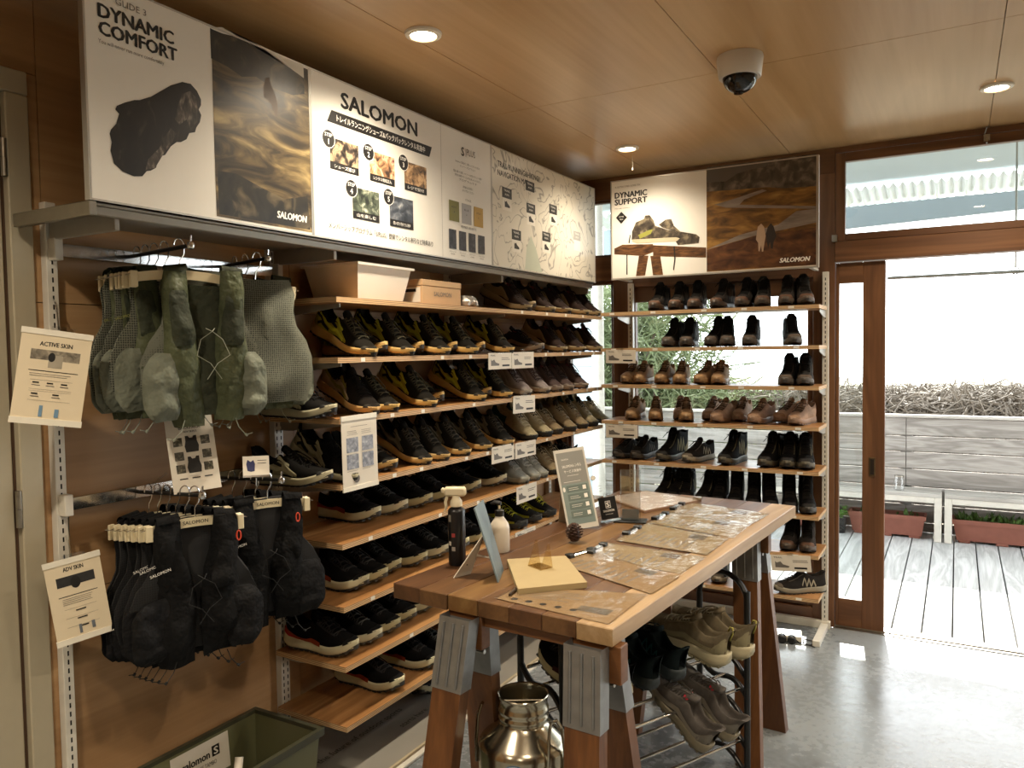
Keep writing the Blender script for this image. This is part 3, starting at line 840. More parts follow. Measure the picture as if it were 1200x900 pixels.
sh.poly(z3([(735, 97), (780, 95), (1066, 232), (1068, 275), (1020, 240), (960, 200), (900, 152), (830, 130)]), plain('print_sky', '#c9c2b4', 0.4, 0, 0.03), 'sky_print')
sh.poly(z3([(472, 352), (490, 352), (530, 340), (600, 300), (640, 288), (670, 295), (692, 320), (706, 350), (706, 370), (698, 385), (707, 405), (702, 430), (690, 448), (685, 465), (665, 468), (655, 490), (635, 500), (620, 500), (600, 515), (580, 545), (560, 550), (548, 590), (530, 600), (515, 602), (500, 620), (470, 620), (430, 603), (400, 575), (388, 530), (392, 500), (385, 470), (390, 455), (408, 435), (418, 400), (405, 385), (410, 372), (440, 360)]), PH_BLK, 'shoe_print')
sh.poly(z3([(640, 330), (668, 320), (690, 345), (694, 380), (692, 430), (670, 450), (655, 420), (630, 440), (615, 420), (625, 370)]), PH_SHINE, 'shoe_print')
sh.poly(z3([(600, 450), (620, 470), (600, 510), (575, 540), (545, 590), (510, 600), (520, 560), (560, 520), (580, 480)]), PH_SHINE, 'shoe_print')
b1 = sh.px(115, 19); b2_ = sh.px(116, 39.5); b3 = sh.px(115, 51)
sh.txt('DYNAMIC', b1[0], b1[1], sh.px(203, 45)[0] - b1[0], 0.033, INK, bold=0.05)
sh.txt('COMFORT', b2_[0], b2_[1], sh.px(207, 66)[0] - b2_[0], 0.033, INK, bold=0.05)
sh.txt('GLIDE 3', sh.px(135, 5)[0], b1[1] + 0.046, 0.085, 0.016, INKG)
sh.txt('You will never run more comfortably', b3[0], b3[1], sh.px(192, 75)[0] - b3[0], 0.013, INKG)
sh.txt('SALOMON', Wd - 0.155, 0.04, 0.125, 0.021, PRINTW, bold=0.05, shear=0.12)
# second board: rental steps
s2, sh = signboard(yB, yC, 'white sign board with five small step photos and a black slanted banner')
W2 = yC - yB
sh.rect(sh.px(516, 150)[0], 0.0, sh.px(516, 150)[0] + 0.0015, H, INKG, 'fold_line')
cxm = (sh.px(386, 150)[0] + sh.px(507, 190)[0]) / 2
a = sh.px(400, 126); b_ = sh.px(488.5, 156)
zc = a[1]
sh.txt('SALOMON', a[0], zc, b_[0] - a[0], sh.px(400, 108)[1] - zc, INK, bold=0.055)
a = sh.px(386, 136)[0]; b2 = sh.px(504, 178)[0]
bz0 = sh.px(383, 141.7)[1]; bz1 = sh.px(389, 129)[1]
sh.poly([(a - 0.012, bz0), (b2 - 0.006, bz0), (b2 + 0.012, bz1), (a + 0.01, bz1)], INK, 'banner', pix=False)
sh.txt('トレイルランニングシューズ&バックパックレンタル実施中', a + 0.035, bz0 + (bz1 - bz0) * 0.24, b2 - a - 0.07, (bz1 - bz0) * 0.55, PRINTW, bold=0.015)
PHS = [photo('print_step_%d' % i, st, sc, 6, 0.8, kind='noise') for i, (st, sc) in enumerate([
    ([(0.35, '#14110f'), (0.5, '#4a4038'), (0.62, '#b59a7a'), (0.75, '#2b3c44')], 30), ([(0.35, '#3a2a22'), (0.48, '#b98a62'), (0.6, '#d8c0a0'), (0.72, '#7a2a2a')], 26),
    ([(0.35, '#2b211a'), (0.5, '#8a6a4a'), (0.62, '#c9a57a'), (0.75, '#4a2a2a')], 32), ([(0.35, '#20231c'), (0.52, '#4d5544'), (0.64, '#9a9c8a'), (0.78, '#d5d2c4')], 40),
    ([(0.35, '#1c1e22'), (0.52, '#3c4048'), (0.66, '#686c72'), (0.8, '#c8c8c4')], 24)])]
def zz2(x, y): return (350 + x / 3, 60 + y / 3)
steps = [((108, 300), (212, 440), 'シューズ選び'), ((248, 348), (338, 478), 'レンタル情報記入'), ((370, 385), (450, 508), 'レジで受付'), ((188, 475), (284, 605), '山を楽しむ'), ((318, 505), (403, 630), '思い切り汚れても洗浄')]
szs = []
for i, (tl, br, cap) in enumerate(steps):
    p = sh.px(*zz2(*tl)); q = sh.px(*zz2(*br))
    x0, x1 = p[0], q[0]; top = p[1]
    row_top = p[1]; hgt = p[1] - q[1]
    sh.rect(x0, row_top - hgt, x1, row_top, PHS[i], 'step_photo')
    sh.rect(x0, row_top - hgt, x1, row_top - hgt + 0.026, INK, 'caption_bar')
    sh.txt(cap, (x0 + x1) / 2, row_top - hgt + 0.007, (x1 - x0) * 0.72, 0.013, PRINTW, 'CENTER')
    sh.ellipse(x0 - 0.005, row_top - 0.008, 0.031, 0.031, PRINTW, 'step_badge')
    sh.ellipse(x0 - 0.005, row_top - 0.008, 0.029, 0.029, INK, 'step_badge')
    sh.txt('STEP', x0 - 0.005, row_top - 0.001, 0.036, 0.012, PRINTW, 'CENTER', 0.01)
    sh.txt(str(i + 1), x0 - 0.005, row_top - 0.026, None, 0.018, PRINTW, 'CENTER', 0.02)
sh.txt('メンバーシッププログラム「S/PLUS」登録でレンタル割引など特典あり', sh.px(385, 266)[0], sh.px(385, 267)[1], sh.px(507, 287)[0] - sh.px(385, 266)[0], 0.021, INK, bold=0.012)
# right part of the second board: member programme
xl = sh.px(516, 150)[0]; xc = (xl + W2) / 2
sh.txt('S', xc - 0.047, H - 0.1, None, 0.036, INK, bold=0.03)
sh.txt('|PLUS', xc - 0.014, H - 0.1, 0.075, 0.036, INKG)
for k, (wd, s) in enumerate(((0.19, 'Salomonの製品をご購入いただいた方は'), (0.12, 'メンバープログラムへ'), (0.22, '製品の購入や修理、イベントへの参加でポイントを獲得'), (0.2, '特別な体験やサービスをお楽しみいただける'), (0.14, 'プログラムです'), (0.08, '詳細は店頭に'), (0.09, 'おたずねください'))):
    yy = H - (0.135, 0.150, 0.178, 0.193, 0.208, 0.235, 0.25)[k]
    sh.txt(s, xc, yy, wd, 0.010, INKG, 'CENTER')
sh.txt('STAGE', xc, H - 0.287, 0.045, 0.009, INKG, 'CENTER')
for k, (nm, cl) in enumerate((('ROCK', '#6e6a30'), ('BLUE', '#9c9a9a'), ('GOLD', '#b08a34'))):
    x0 = xl + 0.05 + k * 0.095
    sh.rect(x0, H - 0.385, x0 + 0.075, H - 0.30, plain('stage_card_%d' % k, cl, 0.4, 0, 0.02), 'stage_card')
    sh.txt(nm, x0 + 0.037, H - 0.33, 0.035, 0.008, INK, 'CENTER')
    sh.txt('¥', x0 + 0.037, H - 0.35, None, 0.008, INK, 'CENTER')
sh.txt('MEMBER BENEFITS', xc, H - 0.405, 0.12, 0.010, INK, 'CENTER')
for k in range(4):
    x0 = xl + 0.045 + k * 0.075
    sh.rect(x0, 0.045, x0 + 0.055, 0.125, photo('print_benefit_%d' % k, [(0.35, '#15151a'), (0.6, '#3a3a42'), (0.8, '#8a8580')], 40 + 7 * k, 4, .5), 'benefit_photo')
    sh.txt('ご利用いただけます', x0 + 0.027, 0.030, 0.05, 0.006, INKG, 'CENTER')
    sh.txt('特別価格', x0 + 0.027, 0.020, 0.03, 0.006, INKG, 'CENTER')
# third board: contour map
def contour_mat():
    m, nt, b = _new('print_contour_map')
    co = coords(nt)
    n = N(nt, 'ShaderNodeTexNoise'); n.inputs['Scale'].default_value = 4.5; n.inputs['Detail'].default_value = 3; n.inputs['Distortion'].default_value = 0.6
    nt.links.new(co, n.inputs['Vector'])
    mu = N(nt, 'ShaderNodeMath', operation='MULTIPLY'); mu.inputs[1].default_value = 20
    nt.links.new(n.outputs['Fac'], mu.inputs[0])
    pp_ = N(nt, 'ShaderNodeMath', operation='PINGPONG'); pp_.inputs[1].default_value = 1
    nt.links.new(mu.outputs[0], pp_.inputs[0])
    r = ramp(nt, [(0.0, hexc('#8e8a80')), (0.10, hexc('#b3aea2')), (0.17, hexc('#d8d2c4'))])
    nt.links.new(pp_.outputs[0], r.inputs[0]); nt.links.new(r.outputs[0], b.inputs['Base Color'])
    b.inputs['Roughness'].default_value = 0.3
    return m
s3, sh = signboard(yC, yD, 'cream contour map board with small black shoe tags, titled trail running navigation map')
W3 = yD - yC
sh.rect(0.007, 0.006, W3 - 0.007, H - 0.006, contour_mat(), 'map_print')
sh.txt('TRAIL RUNNING&HIKING', 0.055, H - 0.085, 0.40, 0.026, INK, bold=0.035)
sh.txt('NAVIGATION MAP', 0.055, H - 0.125, 0.29, 0.026, INK, bold=0.035)
sh.poly([(sh.px(615, 310)[0], 0.01), (sh.px(617, 280)[0], 0.12), (sh.px(622, 272)[0], 0.18), (sh.px(628, 285)[0], 0.12), (sh.px(635, 312)[0], 0.01)], plain('map_lake', '#b9bfae', 0.3, 0, 0.02), 'map_print', pix=False)
for (px, py, shoe, grey) in ((594, 228, 1, 0), (621, 220, 0, 0), (622, 246, 1, 0), (648, 247, 1, 0), (605, 277, 1, 0), (640, 279, 1, 0), (676, 278, 1, 1)):
    x, y = sh.px(px, py)
    gm = INKG if grey else INK
    pale = plain('map_tag_pale', '#e4dfd4', 0.3, 0, 0)
    if shoe: sh.rect(x - 0.042, y - 0.075, x + 0.042, y + 0.02, pale, 'tag_print')
    sh.rect(x - 0.045, y - 0.018, x + 0.045, y + 0.03, plain('map_tag_grey', '#a9a69e', .4, 0, 0) if grey else gm, 'tag_print')
    sh.txt('TRAIL', x, y + 0.012, 0.06, 0.01, PRINTW, 'CENTER'); sh.txt('RUN', x, y - 0.006, 0.035, 0.009, PRINTW, 'CENTER')
    if shoe and not grey:
        sh.poly([(x - 0.022, y - 0.06), (x + 0.026, y - 0.06), (x + 0.026, y - 0.052), (x + 0.004, y - 0.04), (x - 0.004, y - 0.03), (x - 0.016, y - 0.036), (x - 0.022, y - 0.03)], INK, 'shoe_print', pix=False)
# the pale shelf and brackets that carry the boards
led = thing('sign_ledge', 'grey steel ledge on the wall carrying the three sign boards', 'ledge', (-2.01, (yA + yD) / 2, ZS0 - 0.024))
hl = (yD - yA) / 2
MB().box(-0.158, 0.165, -hl + 0.02, hl, 0.016, 0.0235, c=0.002).build('ledge_plate', BRK, led)
MB().box(0.14, 0.16, -hl + 0.02, hl, -0.006, 0.0155, c=0.002).build('front_lip', BRK, led)
for y in (1.243, 2.05, 3.19, 4.24 - 0.06):
    yy = y - (yA + yD) / 2
    MB().box(-0.158, 0.135, yy - 0.008, yy + 0.008, -0.035, 0.0155, c=0.002).build('arm', BRK, led)
MB().box(-0.16, 0.18, -hl + 0.0, -hl + 0.0195, -0.012, 0.0235, c=0.002).build('end_cap', STEEL, led)

# ---------------------------------------------------------------- sign board over the window shelves
YS = 4.09
a = ony(715.5, 212.7, YS); b_ = ony(959.5, 313.2, YS)
s4 = thing('sign_board', 'white sign board with hiking boots and a golden marsh photo, reading dynamic support', 'sign', ((a.x + b_.x) / 2, YS, b_.z))
hw = (b_.x - a.x) / 2; H4 = a.z - b_.z
MB().box(-hw, hw, 0.0, 0.018, 0, H4, c=0.001).build('board', BOARDW, s4)
for x0, x1, z0, z1 in ((-hw, hw, 0, 0.008), (-hw, hw, H4 - 0.006, H4), (-hw, -hw + 0.006, 0.0085, H4 - 0.0065), (hw - 0.012, hw, 0.0085, H4 - 0.0065)):
    MB().box(x0, x1, -0.0015, 0.0, z0, z1).build('edge_trim', ALU, s4)
sh = Sheet(s4, frame((a.x, YS - 0.0003, b_.z), (1, 0, 0), (0, -1, 0)))
def z7(pts): return [(680 + x / 3.75, 170 + y / 3.75) for x, y in pts]
xm = sh.px(*z7([(555, 300)])[0])[0]; W4 = 2 * hw
PH_GOLD = photo('print_marsh', [(0.3, '#3f2a14'), (0.46, '#6b4a22'), (0.58, '#8a6430'), (0.74, '#a98446')], 8, 9, 0.8, (1, 1, 3))
PH_STONE = photo('print_crag', [(0.3, '#241f1b'), (0.5, '#4c443c'), (0.62, '#6d6257'), (0.75, '#877a6b')], 20, 10, .6)
PH_RUST = photo('print_heath', [(0.3, '#2c160c'), (0.5, '#51301b'), (0.7, '#714a2a')], 14, 9, .5, (1, 1, 2))
PH_WATER = photo('print_water', [(0.3, '#6d6259'), (0.6, '#8d8279'), (0.8, '#a89d92')], 8, 5, .5, (1, 1, 5))
sh.rect(xm, 0.012, W4 - 0.012, H4 - 0.006, PH_GOLD, 'photo_print')
def clipx(p): return p
sh.poly(z7([(556, 98), (1037, 38), (1038, 180), (900, 190), (820, 185), (700, 195), (556, 205)]), PH_STONE, 'photo_print')
sh.poly(z7([(556, 100), (840, 65), (815, 95), (740, 110), (690, 125), (640, 160), (556, 165)]), plain('print_far_hill', '#57504a', .4, 0, .1, 8), 'photo_print')
sh.poly(z7([(556, 460), (700, 395), (870, 350), (950, 290), (1037, 280), (1038, 340), (900, 370), (760, 400), (556, 460)]), PH_WATER, 'photo_print')
sh.poly(z7([(556, 462), (760, 402), (1038, 362), (1042, 525), (556, 552)]), PH_RUST, 'photo_print')
sh.poly(z7([(590, 262), (690, 232), (800, 195), (820, 200), (720, 240), (700, 262), (1037, 268), (1037, 280), (760, 276), (640, 275)]), PH_WATER, 'photo_print')
sh.poly(z7([(780, 360), (795, 345), (808, 360), (815, 400), (808, 440), (804, 468), (798, 468), (795, 440), (788, 468), (783, 465), (782, 430), (772, 415)]), plain('print_person_pale', '#b59a80', .5, 0, .05), 'figure_print')
sh.poly(z7([(824, 360), (838, 343), (850, 358), (862, 400), (850, 425), (846, 455), (838, 455), (834, 425), (826, 455), (820, 425), (816, 390)]), plain('print_person_dark', '#2a2320', .5, 0, .05), 'figure_print')
PBOOT = photo('print_boot', [(0.3, '#211c18'), (0.5, '#4b4238'), (0.7, '#8d8168')], 30, 6, .5)
PWOOD = photo('print_bench', [(0.3, '#2f1c10'), (0.5, '#55371f'), (0.7, '#7a5432')], 20, 6, .5, (1, 1, 4))
sh.poly(z7([(150, 455), (185, 438), (320, 435), (320, 470), (280, 486), (150, 480)]), PWOOD, 'bench_print')
sh.poly(z7([(320, 440), (553, 450), (553, 494), (320, 488)]), PWOOD, 'bench_print')
sh.poly(z7([(258, 486), (300, 486), (285, 573), (245, 576)]), PWOOD, 'bench_print')
sh.poly(z7([(308, 487), (352, 487), (364, 570), (320, 572)]), PWOOD, 'bench_print')
sh.poly(z7([(228, 380), (245, 340), (280, 325), (285, 310), (305, 308), (322, 330), (330, 355), (370, 368), (430, 385), (440, 405), (425, 420), (245, 430), (226, 415)]), PBOOT, 'boot_print')
sh.poly(z7([(345, 350), (375, 328), (400, 325), (412, 355), (440, 380), (510, 392), (525, 405), (520, 430), (430, 440), (420, 425), (440, 405), (430, 385), (360, 362)]), PBOOT, 'boot_print')
sh.poly(z7([(255, 395), (300, 375), (320, 370), (310, 390), (262, 412)]), plain('print_lime', '#8a8a3a', .5, 0, .05), 'boot_print')
sh.poly(z7([(230, 415), (420, 405), (438, 410), (425, 422), (250, 432), (228, 425)]), plain('print_sole', '#b9ad93', .5, 0, .05), 'boot_print')
for p in ([(203, 480), (208, 480), (208, 570), (203, 570)], [(410, 445), (416, 445), (419, 500), (412, 550), (408, 548), (413, 500)], [(212, 430), (218, 395), (222, 395), (217, 432)]):
    sh.poly(z7(p), INK, 'lace_print')
sh.poly(z7([(181, 293), (206, 318), (180, 346), (157, 320)]), INK, 'badge')
sh.txt('GORE', sh.px(*z7([(181, 318)])[0])[0], sh.px(*z7([(181, 318)])[0])[1], 0.028, 0.007, PRINTW, 'CENTER')
sh.txt('TEX', sh.px(*z7([(181, 330)])[0])[0], sh.px(*z7([(181, 330)])[0])[1], 0.022, 0.007, PRINTW, 'CENTER')
for s, (x, y), wd, hh, bo, mt in (('DYNAMIC', (153, 236), 0.187, 0.031, .05, INK), ('SUPPORT', (153, 266), 0.187, 0.031, .05, INK), ('X ULTRA 5 MID GORE-TEX', (153, 191), 0.15, 0.009, 0, INKG), ('Hike with confidence', (153, 284), 0.09, 0.008, 0, INKG)):
    p = sh.px(*z7([(x, y)])[0]); sh.txt(s, p[0], p[1], wd, hh, mt, bold=bo)
sh.txt('SALOMON', W4 - 0.185, 0.035, 0.145, 0.022, PRINTW, bold=0.05, shear=0.25)
# struts that hold this board up
MB().box(-hw + 0.03, -hw + 0.05, 0.0185, 0.2, 0.0, 0.012).build('strut', WHITEM, s4)
MB().box(hw - 0.05, hw - 0.03, 0.0185, 0.2, 0.0, 0.012).build('strut', WHITEM, s4)

# ================================================================ shoes
def interp(tab, t):
    if t <= tab[0][0]: return tab[0][1]
    for (a, x), (b, y) in zip(tab[:-1], tab[1:]):
        if t <= b:
            f = (t - a) / (b - a); f = f * f * (3 - 2 * f) * 0.5 + f * 0.5
            return x + (y - x) * f
    return tab[-1][1]
def sstep(a, b, x):
    x = max(0.0, min(1.0, (x - a) / (b - a))); return x * x * (3 - 2 * x)
WID = [(0, 0.012), (0.015, 0.020), (0.05, 0.030), (0.12, 0.0365), (0.25, 0.037), (0.38, 0.0355), (0.5, 0.040), (0.62, 0.047), (0.74, 0.0495), (0.84, 0.046), (0.91, 0.038), (0.96, 0.027), (0.985, 0.017), (1.0, 0.006)]
TT = [0, 0.012, 0.03, 0.055, 0.09, 0.14, 0.2, 0.26, 0.32, 0.37, 0.405, 0.43, 0.455, 0.48, 0.51, 0.55, 0.6, 0.66, 0.72, 0.78, 0.84, 0.89, 0.93, 0.96, 0.982, 0.995, 1.0]
class Last:
    """shape of one kind of shoe: length along x with toe at x=0, heel at x=-L"""
    only = 0; tong = (0.014, 0.022, 0.018)
    def __init__(s, L=0.285, stack=(0.042, 0.028), spring=0.026, rim=None, vamp=None, tc=0.44, wide=1.0, heelflare=0.006, heelz=0.012, rimw=0.027):
        s.L = L; s.stack = stack; s.spring = spring; s.tc = tc; s.wide = wide; s.hf = heelflare; s.hz = heelz; s.rimw = rimw
        s.rim = rim or [(0, 0.122), (0.03, 0.120), (0.08, 0.108), (0.15, 0.088), (0.25, 0.078), (0.34, 0.086), (0.42, 0.104), (0.5, 0.104)]
        s.vamp = vamp or [(0.38, 0.112), (0.45, 0.107), (0.52, 0.099), (0.6, 0.087), (0.7, 0.073), (0.8, 0.062), (0.88, 0.055), (0.94, 0.049), (0.98, 0.043), (1.0, 0.036)]
    def x(s, t): return -s.L * (1 - t)
    def w(s, t): return interp(WID, t) * s.wide
    def zb(s, t):
        z = 0
        if t < 0.12: z += s.hz * (1 - t / 0.12) ** 2
        if t > 0.62: z += s.spring * ((t - 0.62) / 0.38) ** 1.9
        return z
    def zt(s, t): 
        b = s.zb(t) if t > 0.62 else 0
        return b + s.stack[0] + (s.stack[1] - s.stack[0]) * sstep(0.1, 0.75, t) + (0.006 * (1 - t / 0.1) if t < 0.1 else 0)
    def U(s, t, k):
        """upper surface; k from -1 (one edge) over the top to 1 (other edge)"""
        z0 = s.zt(t) - 0.004; w = s.w(t) * 0.95; sg = 1 if k >= 0 else -1; a = abs(k)
        # closed vamp
        H = max(interp(s.vamp, t), z0 + 0.004); ang = a * PI / 2
        yc = w * math.sin(ang) ** 0.82 if a > 0 else 0
        zc = z0 + (H - z0) * (math.cos(ang) ** 0.62 if a < 1 else 0)
        if t > s.tc + 0.05: return Vector((s.x(t), sg * yc, zc))
        # open collar
        S0 = 0.5; Hr = interp(s.rim, t); wr = min(s.rimw, w * 0.98)
        if a >= S0:
            q = (1 - a) / (1 - S0)
            y = w + (wr - w) * q ** 1.4 + 0.004 * math.sin(PI * q) * min(1, w / 0.02)
            z = z0 + (Hr - z0) * q
            xo = 0.0
        else:
            m = 1 - a / S0; g = sstep(0.02, 0.1, t)
            dep = (Hr - 0.05) * g
            y = wr * (1 - 0.2 * min(1, m * 3)) * (1 if m < 0.55 else (1 - m) / 0.45)
            z = Hr + 0.002 * (1 - abs(m - 0.1) * 4 if m < 0.3 else 0) - dep * min(1, max(0, (m - 0.06)) * 2.2)
        hl = sstep(0.12, 0.0, t)
        xo = 0.010 * hl * max(0, (z - 0.05) / 0.07) * (1 - 1.6 * max(0, (z - 0.085) / 0.05))
        b = sstep(s.tc - 0.035, s.tc + 0.03, t)
        return Vector((s.x(t) + xo, sg * (y + (yc - y) * b), z + (zc - z) * b))
    def nrm(s, t, k):
        e = 0.006
        du = s.U(min(1, t + e), k) - s.U(max(0, t - e), k); dv = s.U(t, min(1, k + e)) - s.U(t, max(-1, k - e))
        n = dv.cross(du)
        if n.length < 1e-9: return Vector((0, 0, 1))
        n.normalize()
        c = Vector((s.x(t), 0, 0.05))
        if n.dot(s.U(t, k) - c) < 0: n = -n
        return n
    def P(s, t, k, off): return s.U(t, k) + s.nrm(t, k) * off
    # ---- parts
    def upper(s):
        KS = [-1, -.93, -.84, -.74, -.64, -.56, -.5, -.46, -.4, -.3, -.18, 0]
        KS = KS + [-k for k in KS[-2::-1]]
        mb = MB(); mb.rows([[s.U(t, k) for k in KS] for t in TT])
        return mb.mesh('upper', True)
    def midsole(s, grow=1.0, lo=0.0, hi=1.0, name='midsole'):
        mb = MB(); rows = []
        for t in TT:
            w = s.w(t) * grow; fl = s.hf * sstep(0.3, 0.0, t)
            b = s.zb(t) + 0.003; h = s.zt(t) - b; x = s.x(t) - (0.006 * sstep(0.08, 0, t)); xx = x + 0.004 * sstep(0.95, 1, t)
            sec = [(0, b), (w * 0.86 + fl * .5, b), (w * 1.0 + fl, b + h * 0.22), (w * 0.985 + fl * .6, b + h * 0.5), (w * 1.0 + fl * .3, b + h * 0.72), (w * 0.965, b + h), (w * 0.6, b + h)]
            row = [Vector((xx, y, z)) for y, z in sec] + [Vector((xx, -y, z)) for y, z in sec[:0:-1]]
            rows.append(row)
        mb.rows(rows, True)
        n = len(rows[0]); mb.f.append(list(range(n))); mb.m.append(0)
        mb.f.append([(len(rows) - 1) * n + i for i in range(n)]); mb.m.append(0)
        return mb.mesh(name, True)
    def outsole(s, lug=0.004):
        mb = MB(); rows = []
        for t in TT:
            w = s.w(t); fl = s.hf * sstep(0.3, 0.0, t) * .5; b = s.zb(t); x = s.x(t) - (0.006 * sstep(0.08, 0, t)) + 0.005 * sstep(0.96, 1, t)
            up = 0.006 + 0.010 * sstep(0.93, 1.0, t)
            sec = [(0, b), (w * 0.88 + fl, b), (w * (0.96 + 0.06 * sstep(0.9, .97, t)) + fl, b + up)]
            rows.append([Vector((x, y, z)) for y, z in sec] + [Vector((x, -y, z)) for y, z in sec[:0:-1]])
        mb.rows(rows, True)
        n = len(rows[0]); mb.f.append([(len(rows) - 1) * n + i for i in range(n)]); mb.m.append(0); mb.f.append(list(range(n))); mb.m.append(0)
        if lug:
            for i in range(12):
                t = 0.05 + i * 0.078
                for sg in (-1, 1):
                    y = sg * s.w(t) * 0.78; b = s.zb(t)
                    mb.box(s.x(t) - 0.007, s.x(t) + 0.007, y - 0.008, y + 0.009, b - lug * .2, b + 0.005)
        return mb.mesh('outsole', False)
    def panel(s, mb, t0, t1, lo, hi, off=0.0014, nt=10, nk=4, sides=(-1, 1)):
        """raised patch between two curves lo(t)..hi(t) of k"""
        for sg in sides:
            if s.only and sg != s.only: continue
            rows = []
            for i in range(nt + 1):
                f = i / nt; t = t0 + (t1 - t0) * f
                l, h = (c(f) if callable(c) else c for c in (lo, hi))
                rows.append([s.P(t, sg * (l + (h - l) * j / nk), off * (0.35 if j in (0, nk) or i in (0, nt) else 1)) for j in range(nk + 1)])
            mb.rows(rows)
    def stripe(s, mb, pts, wd, off=0.002, sides=(-1, 1)):
        """ribbon along a polyline of (t, k)"""
        for sg in sides:
            if s.only and sg != s.only: continue
            den = []
            for (a, b) in zip(pts[:-1], pts[1:]):
                for i in range(4): den.append((a[0] + (b[0] - a[0]) * i / 4, a[1] + (b[1] - a[1]) * i / 4))
            den.append(pts[-1]); rows = []
            for i, (t, k) in enumerate(den):
                t2, k2 = den[min(i + 1, len(den) - 1)]; t1, k1 = den[max(i - 1, 0)]
                dt, dk = (t2 - t1) * s.L, (k2 - k1) * 0.07; l = math.hypot(dt, dk) or 1
                nt_, nk_ = -dk / l * wd / 2 / s.L, dt / l * wd / 2 / 0.07
                rows.append([s.P(min(1, max(0, t + nt_)), sg * min(1, k + nk_), off), s.P(min(1, max(0, t - nt_)), sg * min(1, k - nk_), off)])
            mb.rows(rows)
    def tongue(s):
        up, w, back = s.tong
        mb = MB(); rows = []
        for i in range(8):
            f = i / 7; t = s.tc + 0.16 - f * 0.17
            p = s.U(max(t, s.tc + 0.03), 0); z = p.z + 0.002 + f * 0.003; x = s.x(max(t, s.tc + 0.03))
            if t < s.tc + 0.03:
                g = (s.tc + 0.03 - t) / 0.04; z += up * min(1.0, g); x -= back * min(1.0, g)
            ww = w * (0.75 + 0.3 * f) * (0.75 if i == 7 else 1); th = 0.005
            rows.append([Vector((x, -ww, z - 0.008)), Vector((x + .001, -ww * .7, z + th * .6)), Vector((x + .002, 0, z + th)), Vector((x + .001, ww * .7, z + th * .6)), Vector((x, ww, z - 0.008)), Vector((x - 0.006, ww * .6, z - 0.010)), Vector((x - 0.006, -ww * .6, z - 0.010))])
        mb.rows(rows, True); mb.f.append([7 * 7 + i for i in range(7)]); mb.m.append(0)
        return mb.mesh('tongue', True)
    def laces(s, n=5, r=0.002, t0=None, t1=0.74, spread=0.34, bow=True):
        mb = MB(); t0 = t0 or s.tc + 0.04
        for i in range(n):
            t = t0 + (t1 - t0) * i / (n - 1); tn = t + (t1 - t0) / (n - 1) * 0.55
            for sg in (-1, 1):
                pts = [s.P(min(0.98, t + (tn - t) * j / 5), sg * spread * (1 - 2 * j / 5), 0.003 + 0.003 * math.sin(PI * j / 5)) for j in range(6)]
                mb.tube(pts, r, 4)
        if bow:
            c = s.P(t0 - 0.005, 0, 0.006)
            for sg in (-1, 1):
                lp = []
                for j in range(9):
                    a = PI * 2 * j / 8
                    lp.append(c + Vector((0.010 * math.sin(a) + 0.008 * (1 - math.cos(a)), sg * 0.016 * (1 - math.cos(a)), 0.004 * math.sin(a / 2) - 0.006 * (1 - math.cos(a)))))
                mb.tube(lp, r, 4)
                mb.tube([c, c + Vector((0.018, sg * 0.012, 0.0)), c + Vector((0.045, sg * 0.02, -0.016)), c + Vector((0.06, sg * 0.028, -0.03))], r, 4)
        return mb.mesh('laces', False)
    def tab(s, h=0.02):
        mb = MB(); p = s.U(0.03, 0.0)
        mb.tube([p + Vector((-0.004, 0, -0.03)), p + Vector((-0.008, 0, -0.008)), p + Vector((-0.004, 0, h * .6)), p + Vector((0.004, 0, h * .55)), p + Vector((0.007, 0, -0.004))], 0.003, 5)
        return mb.mesh('heel_tab', True)
    def toe_cap(s, t0=0.88, off=0.0016, kk=1.0):
        mb = MB(); rows = []
        for i in range(9):
            f = i / 8; t = t0 + (0.997 - t0) * f
            rows.append([s.P(min(0.997, t + 0.05 * (1 - abs(k)) * (1 - f) * 0.8), k * kk, off * (0.3 if i == 0 else 1)) for k in (-1, -.85, -.65, -.4, 0, .4, .65, .85, 1)])
        mb.rows(rows)
        return mb.mesh('toe_cap', True)
    def heel_cup(s, t1=0.2, lo=0.62, off=0.0018):
        mb = MB(); s.panel(mb, 0.0, t1, lambda f: lo + 0.25 * f, 1.0, off, 8, 4)
        return mb.mesh('heel_cup', True)

def fab(c): return plain('fabric_' + c.strip('#'), c, 0.9, 0, 0.18, 60, 0.25, 0.12, 900)
def foam(c): return plain('foam_' + c.strip('#'), c, 0.6, 0, 0.08, 30, 0.1)
def rub(c): return plain('rubber_' + c.strip('#'), c, 0.55, 0, 0.15, 30)
def syn(c): return plain('overlay_' + c.strip('#'), c, 0.7, 0, 0.12, 40, 0, 0.2)

RUN = Last()
ROAD = Last(L=0.285, stack=(0.046, 0.034), spring=0.03, rim=[(0, 0.128), (0.04, 0.124), (0.09, 0.108), (0.16, 0.092), (0.25, 0.084), (0.34, 0.092), (0.42, 0.108), (0.5, 0.108)],
            vamp=[(0.38, 0.114), (0.45, 0.110), (0.52, 0.103), (0.6, 0.092), (0.7, 0.08), (0.8, 0.071), (0.88, 0.066), (0.94, 0.06), (0.98, 0.053), (1.0, 0.042)], heelflare=0.009, heelz=0.018)
HIKE = Last(L=0.285, stack=(0.036, 0.03), spring=0.02, rim=[(0, 0.112), (0.04, 0.11), (0.1, 0.1), (0.18, 0.09), (0.28, 0.09), (0.36, 0.1), (0.44, 0.115), (0.5, 0.115)],
            vamp=[(0.4, 0.12), (0.46, 0.115), (0.53, 0.104), (0.6, 0.091), (0.7, 0.078), (0.8, 0.07), (0.88, 0.064), (0.94, 0.057), (0.98, 0.05), (1.0, 0.04)], heelflare=0.004, heelz=0.006)
